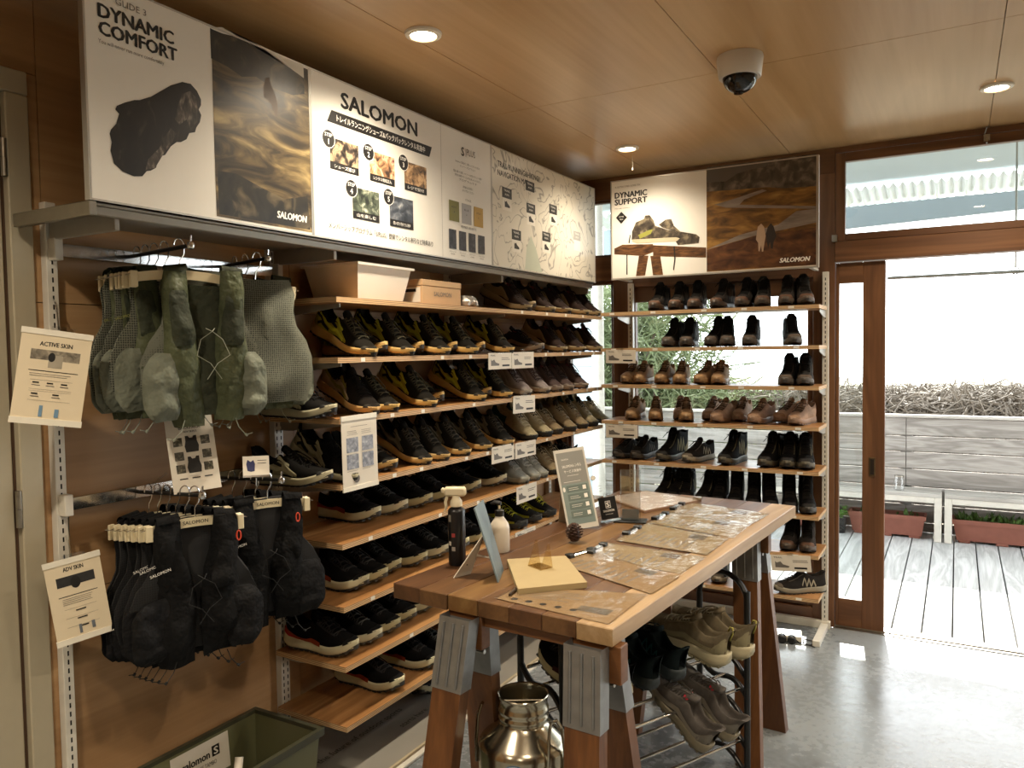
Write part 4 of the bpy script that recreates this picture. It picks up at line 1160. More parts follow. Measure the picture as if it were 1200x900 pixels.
MID = Last(L=0.285, stack=(0.036, 0.03), spring=0.018, rim=[(0, 0.150), (0.05, 0.152), (0.12, 0.148), (0.22, 0.146), (0.32, 0.152), (0.42, 0.162), (0.5, 0.162)],
           vamp=[(0.40, 0.168), (0.44, 0.165), (0.49, 0.14), (0.55, 0.113), (0.61, 0.095), (0.7, 0.08), (0.8, 0.071), (0.88, 0.065), (0.94, 0.058), (0.98, 0.05), (1.0, 0.04)], heelflare=0.003, heelz=0.005, rimw=0.034, tc=0.43)
TALL = Last(L=0.285, stack=(0.038, 0.032), spring=0.016, rim=[(0, 0.205), (0.05, 0.21), (0.12, 0.212), (0.25, 0.212), (0.36, 0.214), (0.44, 0.216), (0.5, 0.216)],
            vamp=[(0.40, 0.220), (0.445, 0.216), (0.475, 0.185), (0.51, 0.145), (0.55, 0.115), (0.61, 0.095), (0.7, 0.08), (0.8, 0.072), (0.88, 0.066), (0.94, 0.058), (0.98, 0.05), (1.0, 0.04)], heelflare=0.003, heelz=0.005, rimw=0.042, tc=0.43)
TALL.wide = MID.wide = 1.03
MID.tong = (0.012, 0.030, 0.010); TALL.tong = (0.008, 0.034, 0.006); HIKE.tong = (0.016, 0.026, 0.014)
STYLES = {}
def style(key, last, upper, mid, out, lace, tongue=None, extra=(), tabc=None, cap=None, cup=None, laceN=5):
    """collects (part name, mesh, material) for a colourway; extra = list of (name, colour, builder)"""
    P = []
    P.append(('outsole', last.outsole(), rub(out)))
    P.append(('midsole', last.midsole(), foam(mid)))
    P.append(('upper', last.upper(), fab(upper)))
    P.append(('tongue', last.tongue(), fab(tongue or upper)))
    P.append(('laces', last.laces(laceN), fab(lace)))
    if tabc: P.append(('heel_tab', last.tab(), fab(tabc)))
    if cap: P.append(('toe_cap', last.toe_cap(), syn(cap)))
    if cup:
        for sg in (-1, 1):
            last.only = sg; P.append(('heel_cup', last.heel_cup(), syn(cup))); last.only = 0
    for nm, colr, fn in extra:
        for sg in (-1, 1):
            last.only = sg; mb = MB(); fn(last, mb); last.only = 0
            if mb.v: P.append((nm, mb.mesh(nm, True, fix=False), syn(colr)))
    for _, me, mt in P: me.materials.append(mt)
    STYLES[key] = P
def side_big(l, mb):   # broad quarter panel from heel to forefoot
    l.panel(mb, 0.06, 0.66, lambda f: 0.60 + 0.05 * math.sin(PI * f) if f < .55 else 0.62 + 0.28 * (f - .55) / .45, lambda f: 0.97, 0.0034, 14, 4)
def swoosh(l, mb):     # dark angular mark with two prongs
    l.stripe(mb, [(0.09, 0.66), (0.16, 0.62), (0.33, 0.86)], 0.005, 0.0052)
    l.stripe(mb, [(0.14, 0.86), (0.20, 0.74), (0.34, 0.88)], 0.007, 0.0052)
    l.stripe(mb, [(0.36, 0.64), (0.46, 0.80)], 0.005, 0.0052)
def bright(l, mb):     # bright edge line along the quarter
    l.stripe(mb, [(0.12, 0.59), (0.22, 0.61), (0.40, 0.83), (0.62, 0.93)], 0.006, 0.005)
    l.stripe(mb, [(0.40, 0.56), (0.50, 0.68), (0.56, 0.70)], 0.006, 0.005)
def foreline(l, mb):
    l.stripe(mb, [(0.1, 0.9), (0.35, 0.86), (0.6, 0.9), (0.85, 0.93)], 0.009, 0.0026)
def vees(l, mb):
    for a in (0.24, 0.33, 0.42):
        l.stripe(mb, [(a, 0.94), (a + 0.045, 0.66), (a + 0.09, 0.94)], 0.006, 0.0024)
def ridges(l, mb):
    for a in (0.18, 0.26, 0.34, 0.42, 0.5):
        l.stripe(mb, [(a, 0.62), (a + 0.07, 0.8), (a + 0.10, 0.95)], 0.007, 0.0022)
def wedge(l, mb):      # coloured wedge low on the heel
    l.panel(mb, 0.0, 0.30, lambda f: 0.84 + 0.15 * f, 1.0, 0.006, 8, 3)
def eyestay(l, mb):
    l.panel(mb, l.tc + 0.03, 0.76, lambda f: 0.30, lambda f: 0.42, 0.0018, 8, 2)
def redloop(l, mb):
    l.stripe(mb, [(l.tc + 0.03, 0.12), (l.tc + 0.05, 0.34)], 0.009, 0.006)
    l.stripe(mb, [(l.tc + 0.09, 0.12), (l.tc + 0.07, 0.34)], 0.006, 0.006)
style('lime', RUN, '#191610', '#c3a05c', '#231d15', '#55503f', extra=[('quarter_panel', '#9a9426', side_big), ('side_mark', '#15120e', swoosh), ('side_stripe', '#b9b935', bright), ('eyestay', '#26241c', eyestay)], cap='#2f2b22')
style('limetan', RUN, '#1b1612', '#c39a5e', '#2a2018', '#151311', extra=[('quarter_panel', '#9b8a6a', side_big), ('side_mark', '#6f5f48', ridges), ('side_stripe', '#7b7430', bright)], cap='#2a241c')
style('olive', RUN, '#191713', '#bb9a5f', '#231c15', '#4b463d', extra=[('quarter_panel', '#57513f', side_big), ('side_mark', '#15120f', swoosh), ('side_stripe', '#6f6a58', bright), ('eyestay', '#211f1a', eyestay)], cap='#2b2822')
style('blackcream', RUN, '#12110f', '#a9a286', '#191715', '#1a1917', extra=[('quarter_panel', '#8f8a70', side_big), ('side_mark', '#100f0e', swoosh), ('side_stripe', '#a7a386', bright)], cap='#1a1917')
style('rust', RUN, '#2c211c', '#9c8c68', '#2a221b', '#241b18', extra=[('quarter_panel', '#857757', side_big), ('lace_loop', '#a3242a', redloop), ('eyestay', '#30241f', eyestay)], cap='#3a2c28')
style('rustlow', RUN, '#1d1715', '#7b6c58', '#2a2320', '#161312', extra=[('lace_loop', '#a3242a', redloop), ('side_stripe', '#5c4c3a', foreline)], cap='#3a302a')
style('lilac', RUN, '#857b78', '#a09688', '#3a322f', '#4a3e3c', extra=[('quarter_panel', '#8f8780', side_big), ('lace_loop', '#8f2f42', redloop), ('eyestay', '#5a4e4c', eyestay)], cap='#7d746c')
style('lilacdark', RUN, '#4a3d3a', '#8a7c6e', '#332a27', '#2d2423', extra=[('quarter_panel', '#5c504a', side_big), ('lace_loop', '#8f2f42', redloop), ('eyestay', '#463a38', eyestay)], cap='#6a5e55')
style('teal', RUN, '#9a8f72', '#1d201e', '#1a1a18', '#b7ad96', tongue='#2b2d2a', extra=[('heel_wrap', '#143f40', lambda l, mb: l.panel(mb, 0.0, 0.40, lambda f: 0.52 + .2 * f, 0.97, 0.0018, 10, 4)), ('eyestay', '#9c937c', eyestay)], cap='#a09678')
style('beige', RUN, '#84745a', '#2a2620', '#1f1c18', '#9a8f77', tongue='#332d25', extra=[('eyestay', '#857a60', eyestay), ('side_stripe', '#4b4232', foreline)], cap='#857757')
style('greyteal', RUN, '#858783', '#8f8d80', '#55524a', '#a9a9a2', tongue='#2b302f', extra=[('heel_wrap', '#1c4648', lambda l, mb: l.panel(mb, 0.0, 0.32, lambda f: 0.52 + .2 * f, 0.97, 0.0018, 10, 4)), ('eyestay', '#85867f', eyestay)], cap='#8c8c82')
style('black', ROAD, '#0f0e0e', '#c2ba92', '#4a4740', '#3d3b39', extra=[('side_stripe', '#3a1512', lambda l, mb: l.stripe(mb, [(0.06, 0.86), (0.3, 0.96), (0.6, 0.97)], 0.005, 0.003)), ('eyestay', '#232121', eyestay)], cap='#141313')
style('blackwhite', ROAD, '#0e0e0e', '#d3cdae', '#5a574e', '#4a4a48', extra=[('eyestay', '#1a1919', eyestay), ('side_mark', '#55524c', lambda l, mb: l.stripe(mb, [(0.3, 0.75), (0.42, 0.68)], 0.006, 0.003))], cap='#141313')
style('blackred', ROAD, '#0e0d0d', '#d3cdaa', '#3a3834', '#33302f', extra=[('heel_wedge', '#b0261f', wedge), ('side_stripe', '#8a3a1c', lambda l, mb: l.stripe(mb, [(0.05, 0.80), (0.3, 0.95), (0.6, 0.97)], 0.005, 0.007)), ('eyestay', '#232121', eyestay)], cap='#141313')
style('neon', RUN, '#141413', '#2a2a26', '#1a1918', '#a8a82e', extra=[('side_stripe', '#8f8f2a', foreline)], cap='#232220', tabc='#b5b53a')
style('maroon', RUN, '#2a1718', '#6a4c48', '#241a19', '#5a2f36', extra=[('side_stripe', '#8a4a50', bright), ('eyestay', '#3a2224', eyestay)], cap='#3a2425')
style('tan', HIKE, '#a2876a', '#92744f', '#5d4630', '#4a3a2c', extra=[('side_mark', '#9a7f5f', vees), ('eyestay', '#8d7252', eyestay)], tabc='#6d553e', cap='#8f7150')
style('pink', HIKE, '#a88c78', '#8c705a', '#6d5645', '#54453a', extra=[('side_mark', '#a08876', vees), ('eyestay', '#9d8371', eyestay)], tabc='#866d5b', cap='#876a52')
style('darkhike', HIKE, '#1d1a17', '#3f382f', '#1c1916', '#25211d', extra=[('side_mark', '#4d463b', vees), ('eyestay', '#2d2823', eyestay)], cap='#2a2520')
style('greyhike', HIKE, '#2b2724', '#8d8470', '#3a352e', '#1d1b19', extra=[('side_mark', '#a39a86', vees), ('eyestay', '#504a42', eyestay)], cap='#5a5146')
style('bootbrown', MID, '#2a2521', '#4d4034', '#231d18', '#171513', tongue='#171513', extra=[('side_mark', '#66594a', vees), ('eyestay', '#3a332c', eyestay)], cap='#5a4132', cup='#4b4035', laceN=7)
style('bootgrey', MID, '#2c2b2a', '#4a443d', '#2b2724', '#1a1918', tongue='#222120', extra=[('side_mark', '#5a5650', vees), ('eyestay', '#3d3a37', eyestay)], cap='#50443a', cup='#454038', laceN=7)
style('bootblack', MID, '#131212', '#4f4838', '#1c1a17', '#201e1c', tongue='#101010', extra=[('side_mark', '#857b5a', vees), ('eyestay', '#5c553f', eyestay)], cap='#1f1d1b', cup='#75694a', laceN=7)
style('tallblack', TALL, '#121111', '#3d3830', '#191715', '#24211e', tongue='#0e0e0e', extra=[('side_mark', '#4a4436', vees), ('zip_line', '#5b564c', lambda l, mb: l.stripe(mb, [(l.tc - 0.005, 0.1), (l.tc + 0.1, 0.1)], 0.006, 0.003, (1,)))], cap='#1d1b19', cup='#2f2b24', laceN=8)
style('dad', ROAD, '#6f6450', '#a79d80', '#8f8668', '#8d8470', extra=[('side_mark', '#5c513e', lambda l, mb: l.panel(mb, .12, .3, .7, .95, .0022, 6, 3)), ('side_stripe', '#8b8062', foreline), ('eyestay', '#80755d', eyestay)], cap='#8a7f66', cup='#8d8468', tabc='#a39a55')
style('greyred', RUN, '#5b5550', '#847b66', '#6b6352', '#4a4540', extra=[('side_stripe', '#8d8578', foreline), ('lace_loop', '#a02433', redloop), ('eyestay', '#6b655e', eyestay)], cap='#8a8378', cup='#7a746a')
style('tealdark', RUN, '#141d1f', '#1b2426', '#191b1b', '#22282a', extra=[('side_mark', '#1f5052', vees)], cap='#1b2222')
style('blackcup', ROAD, '#131211', '#a39a78', '#2b2925', '#2a2927', extra=[('eyestay', '#1d1c1b', eyestay)], cap='#1a1918')

def shoe(key, loc, yaw, label, group, tilt=0.0, roll=0.0, sc=1.0, sy=1.0, name='shoe', cat='shoe'):
    """yaw 0 points the toe along +x; tilt lifts the heel"""
    M = Matrix.Rotation(yaw, 3, 'Z') @ Matrix.Rotation(tilt, 3, 'Y') @ Matrix.Rotation(roll, 3, 'X')
    t = thing(name, label, cat, loc, group=group, rot=M.to_euler())
    t.scale = (sc, sc * sy, sc)
    for nm, me, mt in STYLES[key]:
        o = bpy.data.objects.new(nm, me); COL.objects.link(o); o.parent = t
    # rest the lowest point of the sole on its shelf
    zmin = min((M @ v.co).z for nm, me, mt in STYLES[key][:3] for v in me.vertices) * sc
    t.location = Vector(loc) - Vector((0, 0, zmin - 0.0006))
    return t
SKIND = {'lime': 'black and lime trail shoe with tan sole', 'limetan': 'tan and black trail shoe with ridged heel panel', 'olive': 'black and olive trail shoe with tan sole', 'blackcream': 'black trail shoe with cream heel panel',
         'rust': 'dark brown trail shoe with red lace loop', 'rustlow': 'black trail shoe with grey sole and red lace loop', 'lilac': 'pale grey-mauve trail shoe with pink lace loop', 'lilacdark': 'dark mauve trail shoe with pink lace loop',
         'teal': 'beige trail shoe with dark teal heel', 'beige': 'beige trail shoe with black sole', 'greyteal': 'grey trail shoe with teal heel', 'black': 'black running shoe with thick yellowish sole', 'blackwhite': 'black running shoe with thick white sole',
         'blackred': 'black running shoe with red heel wedge', 'neon': 'black trail shoe with yellow laces and heel tab', 'maroon': 'dark maroon trail shoe with pink stripes'}
OR2 = ['top', 'second', 'third', 'fourth', 'fifth', 'sixth', 'seventh', 'lowest']
def wallshoes(si, lst, where):
    for px, py, key, tilt, yaw in lst:
        p = onz(px, py, SHZ[si]) if si > 3 else onx(px, py, XF - 0.012)
        p.x = min(p.x, XF - 0.004)
        r = random.uniform(-0.05, 0.05)
        shoe(key, (p.x, p.y, SHZ[si]), yaw + r, '%s on the %s wall shelf%s' % (SKIND[key], OR2[si], where(px, key) if callable(where) else where),
             '%s, %s wall shelf' % (key, ORD[si]), math.radians(tilt), sc=1.06)
T = 23
wallshoes(0, [(618, 358, 'rust', T, -.05), (646, 361, 'rust', T, -.05), (665, 362, 'rust', T, -.05), (686, 364, 'rust', T, -.05), (700, 365, 'rust', T, -.05)], '')
wallshoes(1, [(435, 411, 'lime', T, .0), (480, 411, 'lime', T, .05), (522, 409, 'lime', T, .0), (555, 409, 'lime', T, .0), (597, 409, 'lime', T, -.05), (636, 408, 'rustlow', 4, .25), (660, 409, 'rust', T, -.1), (682, 409, 'rust', T, -.1), (702, 409, 'rust', T, -.1)], '')
wallshoes(2, [(392, 486, 'blackcream', 2, .1), (438, 481, 'limetan', T, -.05), (462, 482, 'lime', T - 4, .05), (506, 475, 'lime', T, .0), (564, 468, 'lime', T, .0), (595, 466, 'lime', T, .0),
              (618, 462, 'lilac', T, -.1), (640, 459, 'lilac', T, -.1), (655, 457, 'lilacdark', T, -.1), (668, 455, 'lilacdark', T, -.1), (685, 453, 'lilacdark', T, -.1)], '')
wallshoes(3, [(388, 560, 'blackcream', 0, .25), (412, 550, 'blackcream', T, .0), (463, 544, 'olive', 4, .0), (500, 538, 'olive', T, .0), (521, 533, 'olive', T, .0), (546, 528, 'olive', T, .0), (571, 523, 'olive', T, .0), (597, 518, 'olive', T, .0),
              (625, 513, 'teal', T, -.1), (643, 509, 'teal', T - 3, -.1), (656, 507, 'beige', T - 5, -.1), (671, 503, 'beige', T, -.1), (685, 500, 'beige', T, -.1), (697, 498, 'teal', T, -.1), (711, 495, 'teal', T - 4, -.1)], '')
wallshoes(4, [(444, 612, 'blackred', 2, .12), (476, 603, 'blackwhite', 2, .12), (505, 595, 'black', 2, .12), (529, 588, 'black', 2, .12), (562, 578, 'black', 2, .12), (592, 570, 'blackwhite', 3, .1),
              (616, 567, 'greyteal', T - 4, -.1), (629, 563, 'greyteal', T - 4, -.1), (638, 560, 'greyteal', T - 4, -.1), (653, 556, 'beige', T - 3, -.1), (664, 552, 'beige', T - 3, -.1), (684, 546, 'blackwhite', 6, -.1)], '')
wallshoes(5, [(430, 693, 'blackred', 2, .12), (452, 684, 'black', 2, .12), (468, 673, 'black', 2, .12), (499, 664, 'black', 2, .12), (525, 654, 'blackwhite', 2, .12), (548, 646, 'black', 2, .12), (570, 638, 'black', 2, .1),
              (592, 630, 'black', 2, .1), (616, 620, 'neon', 6, .1), (634, 613, 'neon', 6, .1), (652, 606, 'neon', 10, .1)], '')
wallshoes(6, [(418, 769, 'blackred', 2, .12), (446, 755, 'blackwhite', 2, .12), (467, 743, 'black', 2, .12), (486, 730, 'black', 2, .12), (508, 718, 'blackwhite', 2, .12), (531, 706, 'black', 2, .12), (552, 696, 'black', 2, .12)], '')
wallshoes(7, [(472, 811, 'blackred', 2, .12), (513, 784, 'blackred', 2, .12), (536, 772, 'blackwhite', 2, .12), (606, 740, 'maroon', 2, .12), (628, 728, 'maroon', 2, .12), (650, 716, 'maroon', 2, .12)], '')
# partner shoes lying beneath the tilted ones
for si, lst in ((1, [(442, 411, 'lime'), (487, 411, 'lime'), (528, 409, 'lime'), (562, 409, 'lime')]), (2, [(512, 475, 'lime'), (570, 468, 'lime')]), (0, [(624, 358, 'rust')])):
    for px, py, key in lst:
        p = onx(px, py, XF - 0.012)
        shoe(key, (XF - 0.05, p.y + 0.095, SHZ[si]), 0.0, '%s lying flat beneath its partner, %s shelf' % (SKIND[key], OR2[si]), 'partners lying flat, %s wall shelf' % ORD[si], sc=1.05)
# one shoe with its heel turned out at the end of the fifth shelf
p = onz(700, 552, SHZ[4]); shoe('blackcup', (XW + 0.10, p.y - 0.03, SHZ[4]), PI + 0.3, 'plain black shoe with its heel turned out on the fifth wall shelf', None)
# shoes on the floor board under the lowest shelf
p = onz(486, 826, 0.02); shoe('blackcup', (p.x - 0.005, p.y + 0.05, 0.0185), -1.05, 'black shoe with cream sole on the grey floor board under the shelves', 'floor shoes', cat='shoe')
p = onz(560, 800, 0.02); shoe('blackcup', (p.x + .0, p.y + 0.1, 0.0185), -0.1, 'black shoe with cream sole and toe outward on the grey floor board', 'floor shoes')

# hiking boots and shoes on the window shelves: toes to the room
BK = {'bootbrown': 'black hiking boot with brown toe cap', 'bootgrey': 'charcoal hiking boot with high padded tongue', 'tan': 'tan hiking shoe with ridged side', 'pink': 'pinkish tan hiking shoe', 'darkhike': 'dark brown low hiking shoe',
      'greyhike': 'dark hiking shoe with pale striped side', 'bootblack': 'black winter hiking boot with khaki heel', 'tallblack': 'tall black zip-front winter boot'}
def winshoes(si, lst, note=''):
    for px, py, key, yaw in lst:
        p = ony(px, py, BYF + 0.012); z = BSHZ[si]
        d = 0.0
        if len(str(yaw)) and abs(yaw) > 10: d = 0.1; yaw = yaw - math.copysign(20, yaw)
        shoe(key, (p.x, BYF + 0.012 + d, z), -PI / 2 + yaw * 0.8 + 0.22 + random.uniform(-.05, .05), '%s on the %s shelf at the window%s' % (BK[key], BORD[si], note), '%s, %s window shelf' % (key, BORD[si]),
             sc=1.0 if key == 'bootblack' else 0.93, sy=0.9, name='boot' if key.startswith(('boot', 'tall')) else 'shoe', cat='boot' if key.startswith(('boot', 'tall')) else 'shoe')
winshoes(0, [(765, 362, 'bootbrown', -.25), (789, 361, 'bootbrown', -.15), (812, 360, 'bootbrown', -.2), (837, 358, 'bootbrown', -.4), (867, 355, 'bootbrown', -.25), (893, 354, 'bootbrown', -.1), (920, 353, 'bootbrown', -.15), (946, 352, 'bootbrown', .05)])
winshoes(1, [(780, 405, 'bootgrey', -.35), (803, 405, 'bootgrey', -.1), (830, 405, 'bootgrey', -.35), (852, 405, 'bootgrey', -.05), (877, 404, 'bootgrey', -.15), (932, 403, 'bootgrey', .05)])
winshoes(2, [(731, 450, 'tan', -.35), (747, 450, 'tan', -.2), (772, 450, 'tan', -.25), (795, 450, 'tan', -.1), (817, 449, 'tan', -.45), (840, 450, 'tan', -.1), (919, 451, 'bootgrey', -.3), (943, 451, 'bootgrey', -.1)])
winshoes(3, [(738, 495, 'tan', -.15), (768, 495, 'tan', .05), (790, 494, 'pink', 20.1), (804, 496, 'tan', .05), (822, 496, 'pink', -20.2), (836, 497, 'pink', -.55), (858, 497, 'pink', -20.3), (880, 498, 'pink', -.5), (905, 497, 'pink', -20.7), (928, 499, 'pink', -.6)])
winshoes(4, [(720, 531, 'darkhike', -.6), (742, 534, 'darkhike', -.45), (772, 536, 'bootblack', -.5), (802, 540, 'greyhike', -.6), (846, 543, 'bootblack', -.45), (893, 546, 'bootblack', -.45), (922, 548, 'bootblack', -.15), (944, 550, 'bootblack', -.05)])
winshoes(5, [(771, 574, 'bootblack', -.3), (785, 575, 'bootblack', -.4), (801, 576, 'bootblack', -.1), (820, 578, 'bootblack', -.3), (840, 582, 'tallblack', -.1), (860, 585, 'tallblack', -.1), (882, 589, 'tallblack', -.05), (904, 594, 'tallblack', .0), (926, 599, 'tallblack', .0), (948, 603, 'tallblack', .05)])
winshoes(6, [(820, 640, 'greyhike', -.2), (845, 642, 'greyhike', -.1), (878, 645, 'bootbrown', -.2), (921, 649, 'bootbrown', -.25), (946, 651, 'bootbrown', -.15)])
winshoes(7, [(812, 690, 'greyhike', -.3), (840, 692, 'greyhike', -.2), (868, 694, 'greyhike', -.2), (908, 699, 'greyhike', -1.5)])

# ================================================================ things on the top shelf
z = SHZ[0]
yt0, yt1 = onx(420, 343, -1.87).y, onx(482, 349, -1.87).y
tub = thing('storage_tub', 'white translucent plastic tub on the top wall shelf', 'tub', (-2.0, (yt0 + yt1) / 2, z + 0.0006)); h = (yt1 - yt0) / 2
def ringr(zz, e, hx=0.13): return [(-hx - e, -h - e, zz), (hx + e, -h - e, zz), (hx + e, h + e, zz), (-hx - e, h + e, zz)]
TUBM = plain('tub_plastic', '#e2dccf', 0.3, 0, 0.03, 8)
MB().rows([ringr(0, -0.025), ringr(0.125, 0.0), ringr(0.125, 0.010), ringr(0.134, 0.011), ringr(0.134, -0.002), ringr(0.006, -0.028)], True).add(ringr(0.004, -0.026), [(0, 1, 2, 3)]).build('tub', TUBM, tub)
ya, yb = onx(495, 350, -1.87).y, onx(540, 352, -1.87).y
bx = thing('shoe_box', 'small cardboard shoe box next to the white tub', 'box', (-1.99, (ya + yb) / 2, z + 0.0006)); h = (yb - ya) / 2
CARD = plain('kraft_card', '#c7a57d', 0.7, 0, 0.06, 20)
MB().box(-0.12, 0.12, -h, h, 0, 0.075, c=0.001).build('carton', CARD, bx)
MB().box(-0.122, 0.122, -h - 0.002, h + 0.002, 0.0755, 0.10, c=0.001).build('lid', CARD, bx)
MB().box(-0.04, 0.11, -h - 0.0012, -h - 0.0004, 0.008, 0.068).build('label', PAPER, bx)
MB().box(-0.02, 0.09, -h - 0.0018, -h - 0.0013, 0.05, 0.062).build('label_print', INK, bx)
text('SALOMON', frame((0.1225, -h * 0.45, 0.035), (0, 1, 0), (1, 0, 0)), h * 0.9, 0.018, INKG, bx, bold=0.015)
yf = onx(555, 350, -1.87).y
fo = MB(); rnd = random.Random(3); rr = []
for i in range(9):
    u = i / 8; row = []
    for j in range(12):
        a = 2 * PI * j / 12; k = 0.85 + 0.3 * rnd.random() * (0.2 if i in (0, 8) else 1); e = 0.55 if i in (0, 8) else 1
        row.append((0.05 * math.cos(a) * k * e, -0.055 + 0.11 * u, 0.026 + max(-0.0255, 0.028 * math.sin(a) * k * e)))
    rr.append(row)
fo.rows(rr, True, Matrix.Translation((-1.92, yf, z + 0.0006))).build('foil_parcel', plain('crumpled_foil', '#c9c6c0', 0.25, 0.6, 0.2, 60, 0.4))
tag(bpy.data.objects['foil_parcel'], 'small crumpled silver wrapped parcel beside the shoe box', 'parcel')

# ================================================================ hang rails, hangers, vests
def rail(z, label):
    t = thing('hang_rail', label, 'rail', (-2.16, 1.64, z))
    MB().box(-0.004, 0.004, -0.40, 0.39, -0.018, 0.018, c=0.001).build('flat_bar', CHROME, t)
    for y in (-0.395, 0.41):
        MB().box(-0.012, 0.02, y - 0.012, y + 0.012, -0.03, 0.03, c=0.002).build('bar_bracket', WHITEM, t)
    return t
def arm(t, y, L, z=0.0):
    yy = y - 1.64
    MB().tube([(0.004, yy, z), (L - 0.012, yy, z + 0.012)], 0.006, 8).build('arm', BLACKP, t, True)
    MB().lathe([(0.0, -0.012), (0.009, -0.009), (0.012, 0), (0.009, 0.009), (0.0, 0.012)], 12, Matrix.Translation((L, yy, z + 0.012))).build('arm_end', CHROME, t, True)
    MB().tube([(L, yy, z + 0.022), (L + 0.002, yy, z + 0.04)], 0.003, 6).build('arm_stop', CHROME, t, True)
ZR1, ZR2 = 1.795, 1.085
r1 = rail(ZR1, 'flat chrome rail on the wall holding the green vests'); arm(r1, 1.462, 0.285); arm(r1, 1.80, 0.225)
r2 = rail(ZR2, 'flat chrome rail on the wall holding the black vests'); arm(r2, 1.47, 0.29); arm(r2, 1.76, 0.30)
HANGW = plain('hanger_cream', '#d8cba9', 0.4, 0, 0.05)
def hanger(loc, rz, label, group, logo=False, w=0.155, tilt=0.0):
    """loc = point of the arm the hook rests on"""
    t = thing('hanger', label, 'hanger', loc, group=group, rot=(0, tilt, rz))
    hk = [(0.014 * math.cos(a), 0, -0.007 + 0.021 * math.sin(a)) for a in [(-0.15 + 1.2 * q / 9) * PI for q in range(10)]]
    MB().tube([(0, 0, -0.075), (0, 0, -0.05), (0.012, 0, -0.03)] + hk, 0.0019, 6).build('hook', CHROME, t, True)
    mb = MB(); rows = []
    for i in range(11):
        u = -1 + 2 * i / 10; zz = -0.088 - 0.012 * u * u
        rows.append([(u * w, -0.004, zz - 0.014), (u * w, -0.004, zz + 0.012), (u * w, 0.004, zz + 0.012), (u * w, 0.004, zz - 0.014)])
    mb.rows(rows, True); mb.f += [[0, 1, 2, 3], [40, 41, 42, 43]]; mb.m += [0, 0]
    mb.build('bar', HANGW, t)
    for s in (-1, 1):
        MB().box(s * w - 0.010, s * w + 0.010, -0.014, -0.006, -0.128, -0.083, c=0.002).build('clip', HANGW, t)
        MB().box(s * w - 0.010, s * w + 0.010, 0.006, 0.014, -0.128, -0.083, c=0.002).build('clip', HANGW, t)
        MB().tube([(s * w, -0.012, -0.09), (s * (w + 0.02), -0.01, -0.095), (s * (w + 0.02), 0.01, -0.095), (s * w, 0.012, -0.09)], 0.0012, 5).build('clip_spring', CHROME, t)
    if logo: text('SALOMON', frame((-0.035, -0.0042, -0.094), (1, 0, 0), (0, -1, 0)), 0.07, 0.010, INK, t, bold=0.02)
    return t
OUT = [(0, .102), (.1, .112), (.25, .108), (.4, .104), (.55, .112), (.7, .122), (.85, .120), (1, .098)]
WING = [(0, .100), (.12, .118), (.25, .112), (.38, .118), (.5, .150), (.65, .172), (.85, .170), (1, .145)]
INN = [(0, .045), (.2, .040), (.4, .018), (.6, .006), (1, .010)]
def pillow(xi, xo, z1, z0, yc, puff, seed, nu=7, nv=16, th=0.006, wr=0.009, side=-1, v0=0.0, v1=1.0):
    """soft panel between two edge curves; side -1 puffs to the front"""
    mb = MB(); fr, bk = [], []
    for i in range(nv + 1):
        v = i / nv; vv = v0 + (v1 - v0) * v; a, b = xi(vv), xo(vv)
        if v0 > 0:                     # pockets have rounded corners
            rc = 0.16 * (b - a) * (max(0, 1 - v / .14) ** 2 + max(0, 1 - (1 - v) / .2) ** 2); a, b = a + rc, b - rc
        zz = z1 + (z0 - z1) * v; rf, rb = [], []
        for j in range(nu + 1):
            u = j / nu; x = a + (b - a) * u
            e = math.sin(PI * u) ** 0.6 * min(1, math.sin(PI * min(1, v * 1.02)) * 2 + 0.15) if 0 < j < nu else 0
            n_ = noise.noise(Vector((x * 15 + seed * 3, zz * 7, seed * 1.7))) * 1.5 + noise.noise(Vector((x * 30, zz * 26, seed + 5))) * 0.8
            y = yc + side * (th + puff * e * (0.45 + 0.55 * v)) + n_ * wr
            ex = noise.noise(Vector((seed * 5.1, zz * 6, 3.3))) * 0.012
            rf.append((x + n_ * 0.005 + ex, y, zz + n_ * 0.004)); rb.append((x + ex, yc - side * th * 0.5 + n_ * wr * .5, zz))
        fr.append(rf); bk.append(rb)
    rows = [f + b[::-1] for f, b in zip(fr, bk)]
    mb.rows(rows, True); n = len(rows[0])
    mb.f.append(list(range(n))); mb.m.append(0); mb.f.append([nv * n + q for q in range(n)]); mb.m.append(0)
    return mb
def meshfab(name, c1, c2):
    if name in MATS: return MATS[name]
    m, nt, b = _new(name); co = coords(nt, (1, 0.2, 1))
    v = N(nt, 'ShaderNodeTexVoronoi'); v.inputs['Scale'].default_value = 150; v.inputs['Randomness'].default_value = 0.15
    nt.links.new(co, v.inputs['Vector'])
    r = ramp(nt, [(0.28, hexc(c1)), (0.45, hexc(c2))]); nt.links.new(v.outputs['Distance'], r.inputs[0])
    nt.links.new(r.outputs[0], b.inputs['Base Color']); b.inputs['Roughness'].default_value = 0.8
    MATS[name] = m; return m
def cloth(name, c, rough=0.7): return plain(name, c, rough, 0, 0.25, 14, 0.75, 0.2, 34, 0.014)
G1, G2, G3 = cloth('vest_olive', '#4e533c', 0.5), cloth('vest_sage', '#6f7365'), cloth('vest_dark_olive', '#373b2e')
GM = meshfab('vest_grey_mesh', '#2b2d27', '#6e7062')
B1, B2, BM_ = cloth('vest_black', '#0b0b0c', 0.85), cloth('vest_black_pocket', '#101012', 0.75), meshfab('vest_black_mesh', '#070708', '#1c1c1e')
CORD = plain('cord_pale', '#8d9080', 0.7); CORDB = plain('cord_black', '#151515', 0.7)
REDT = plain('carabiner_orange', '#c8401f', 0.4); YELT = plain('stripe_lime', '#9a9a4a', 0.5)
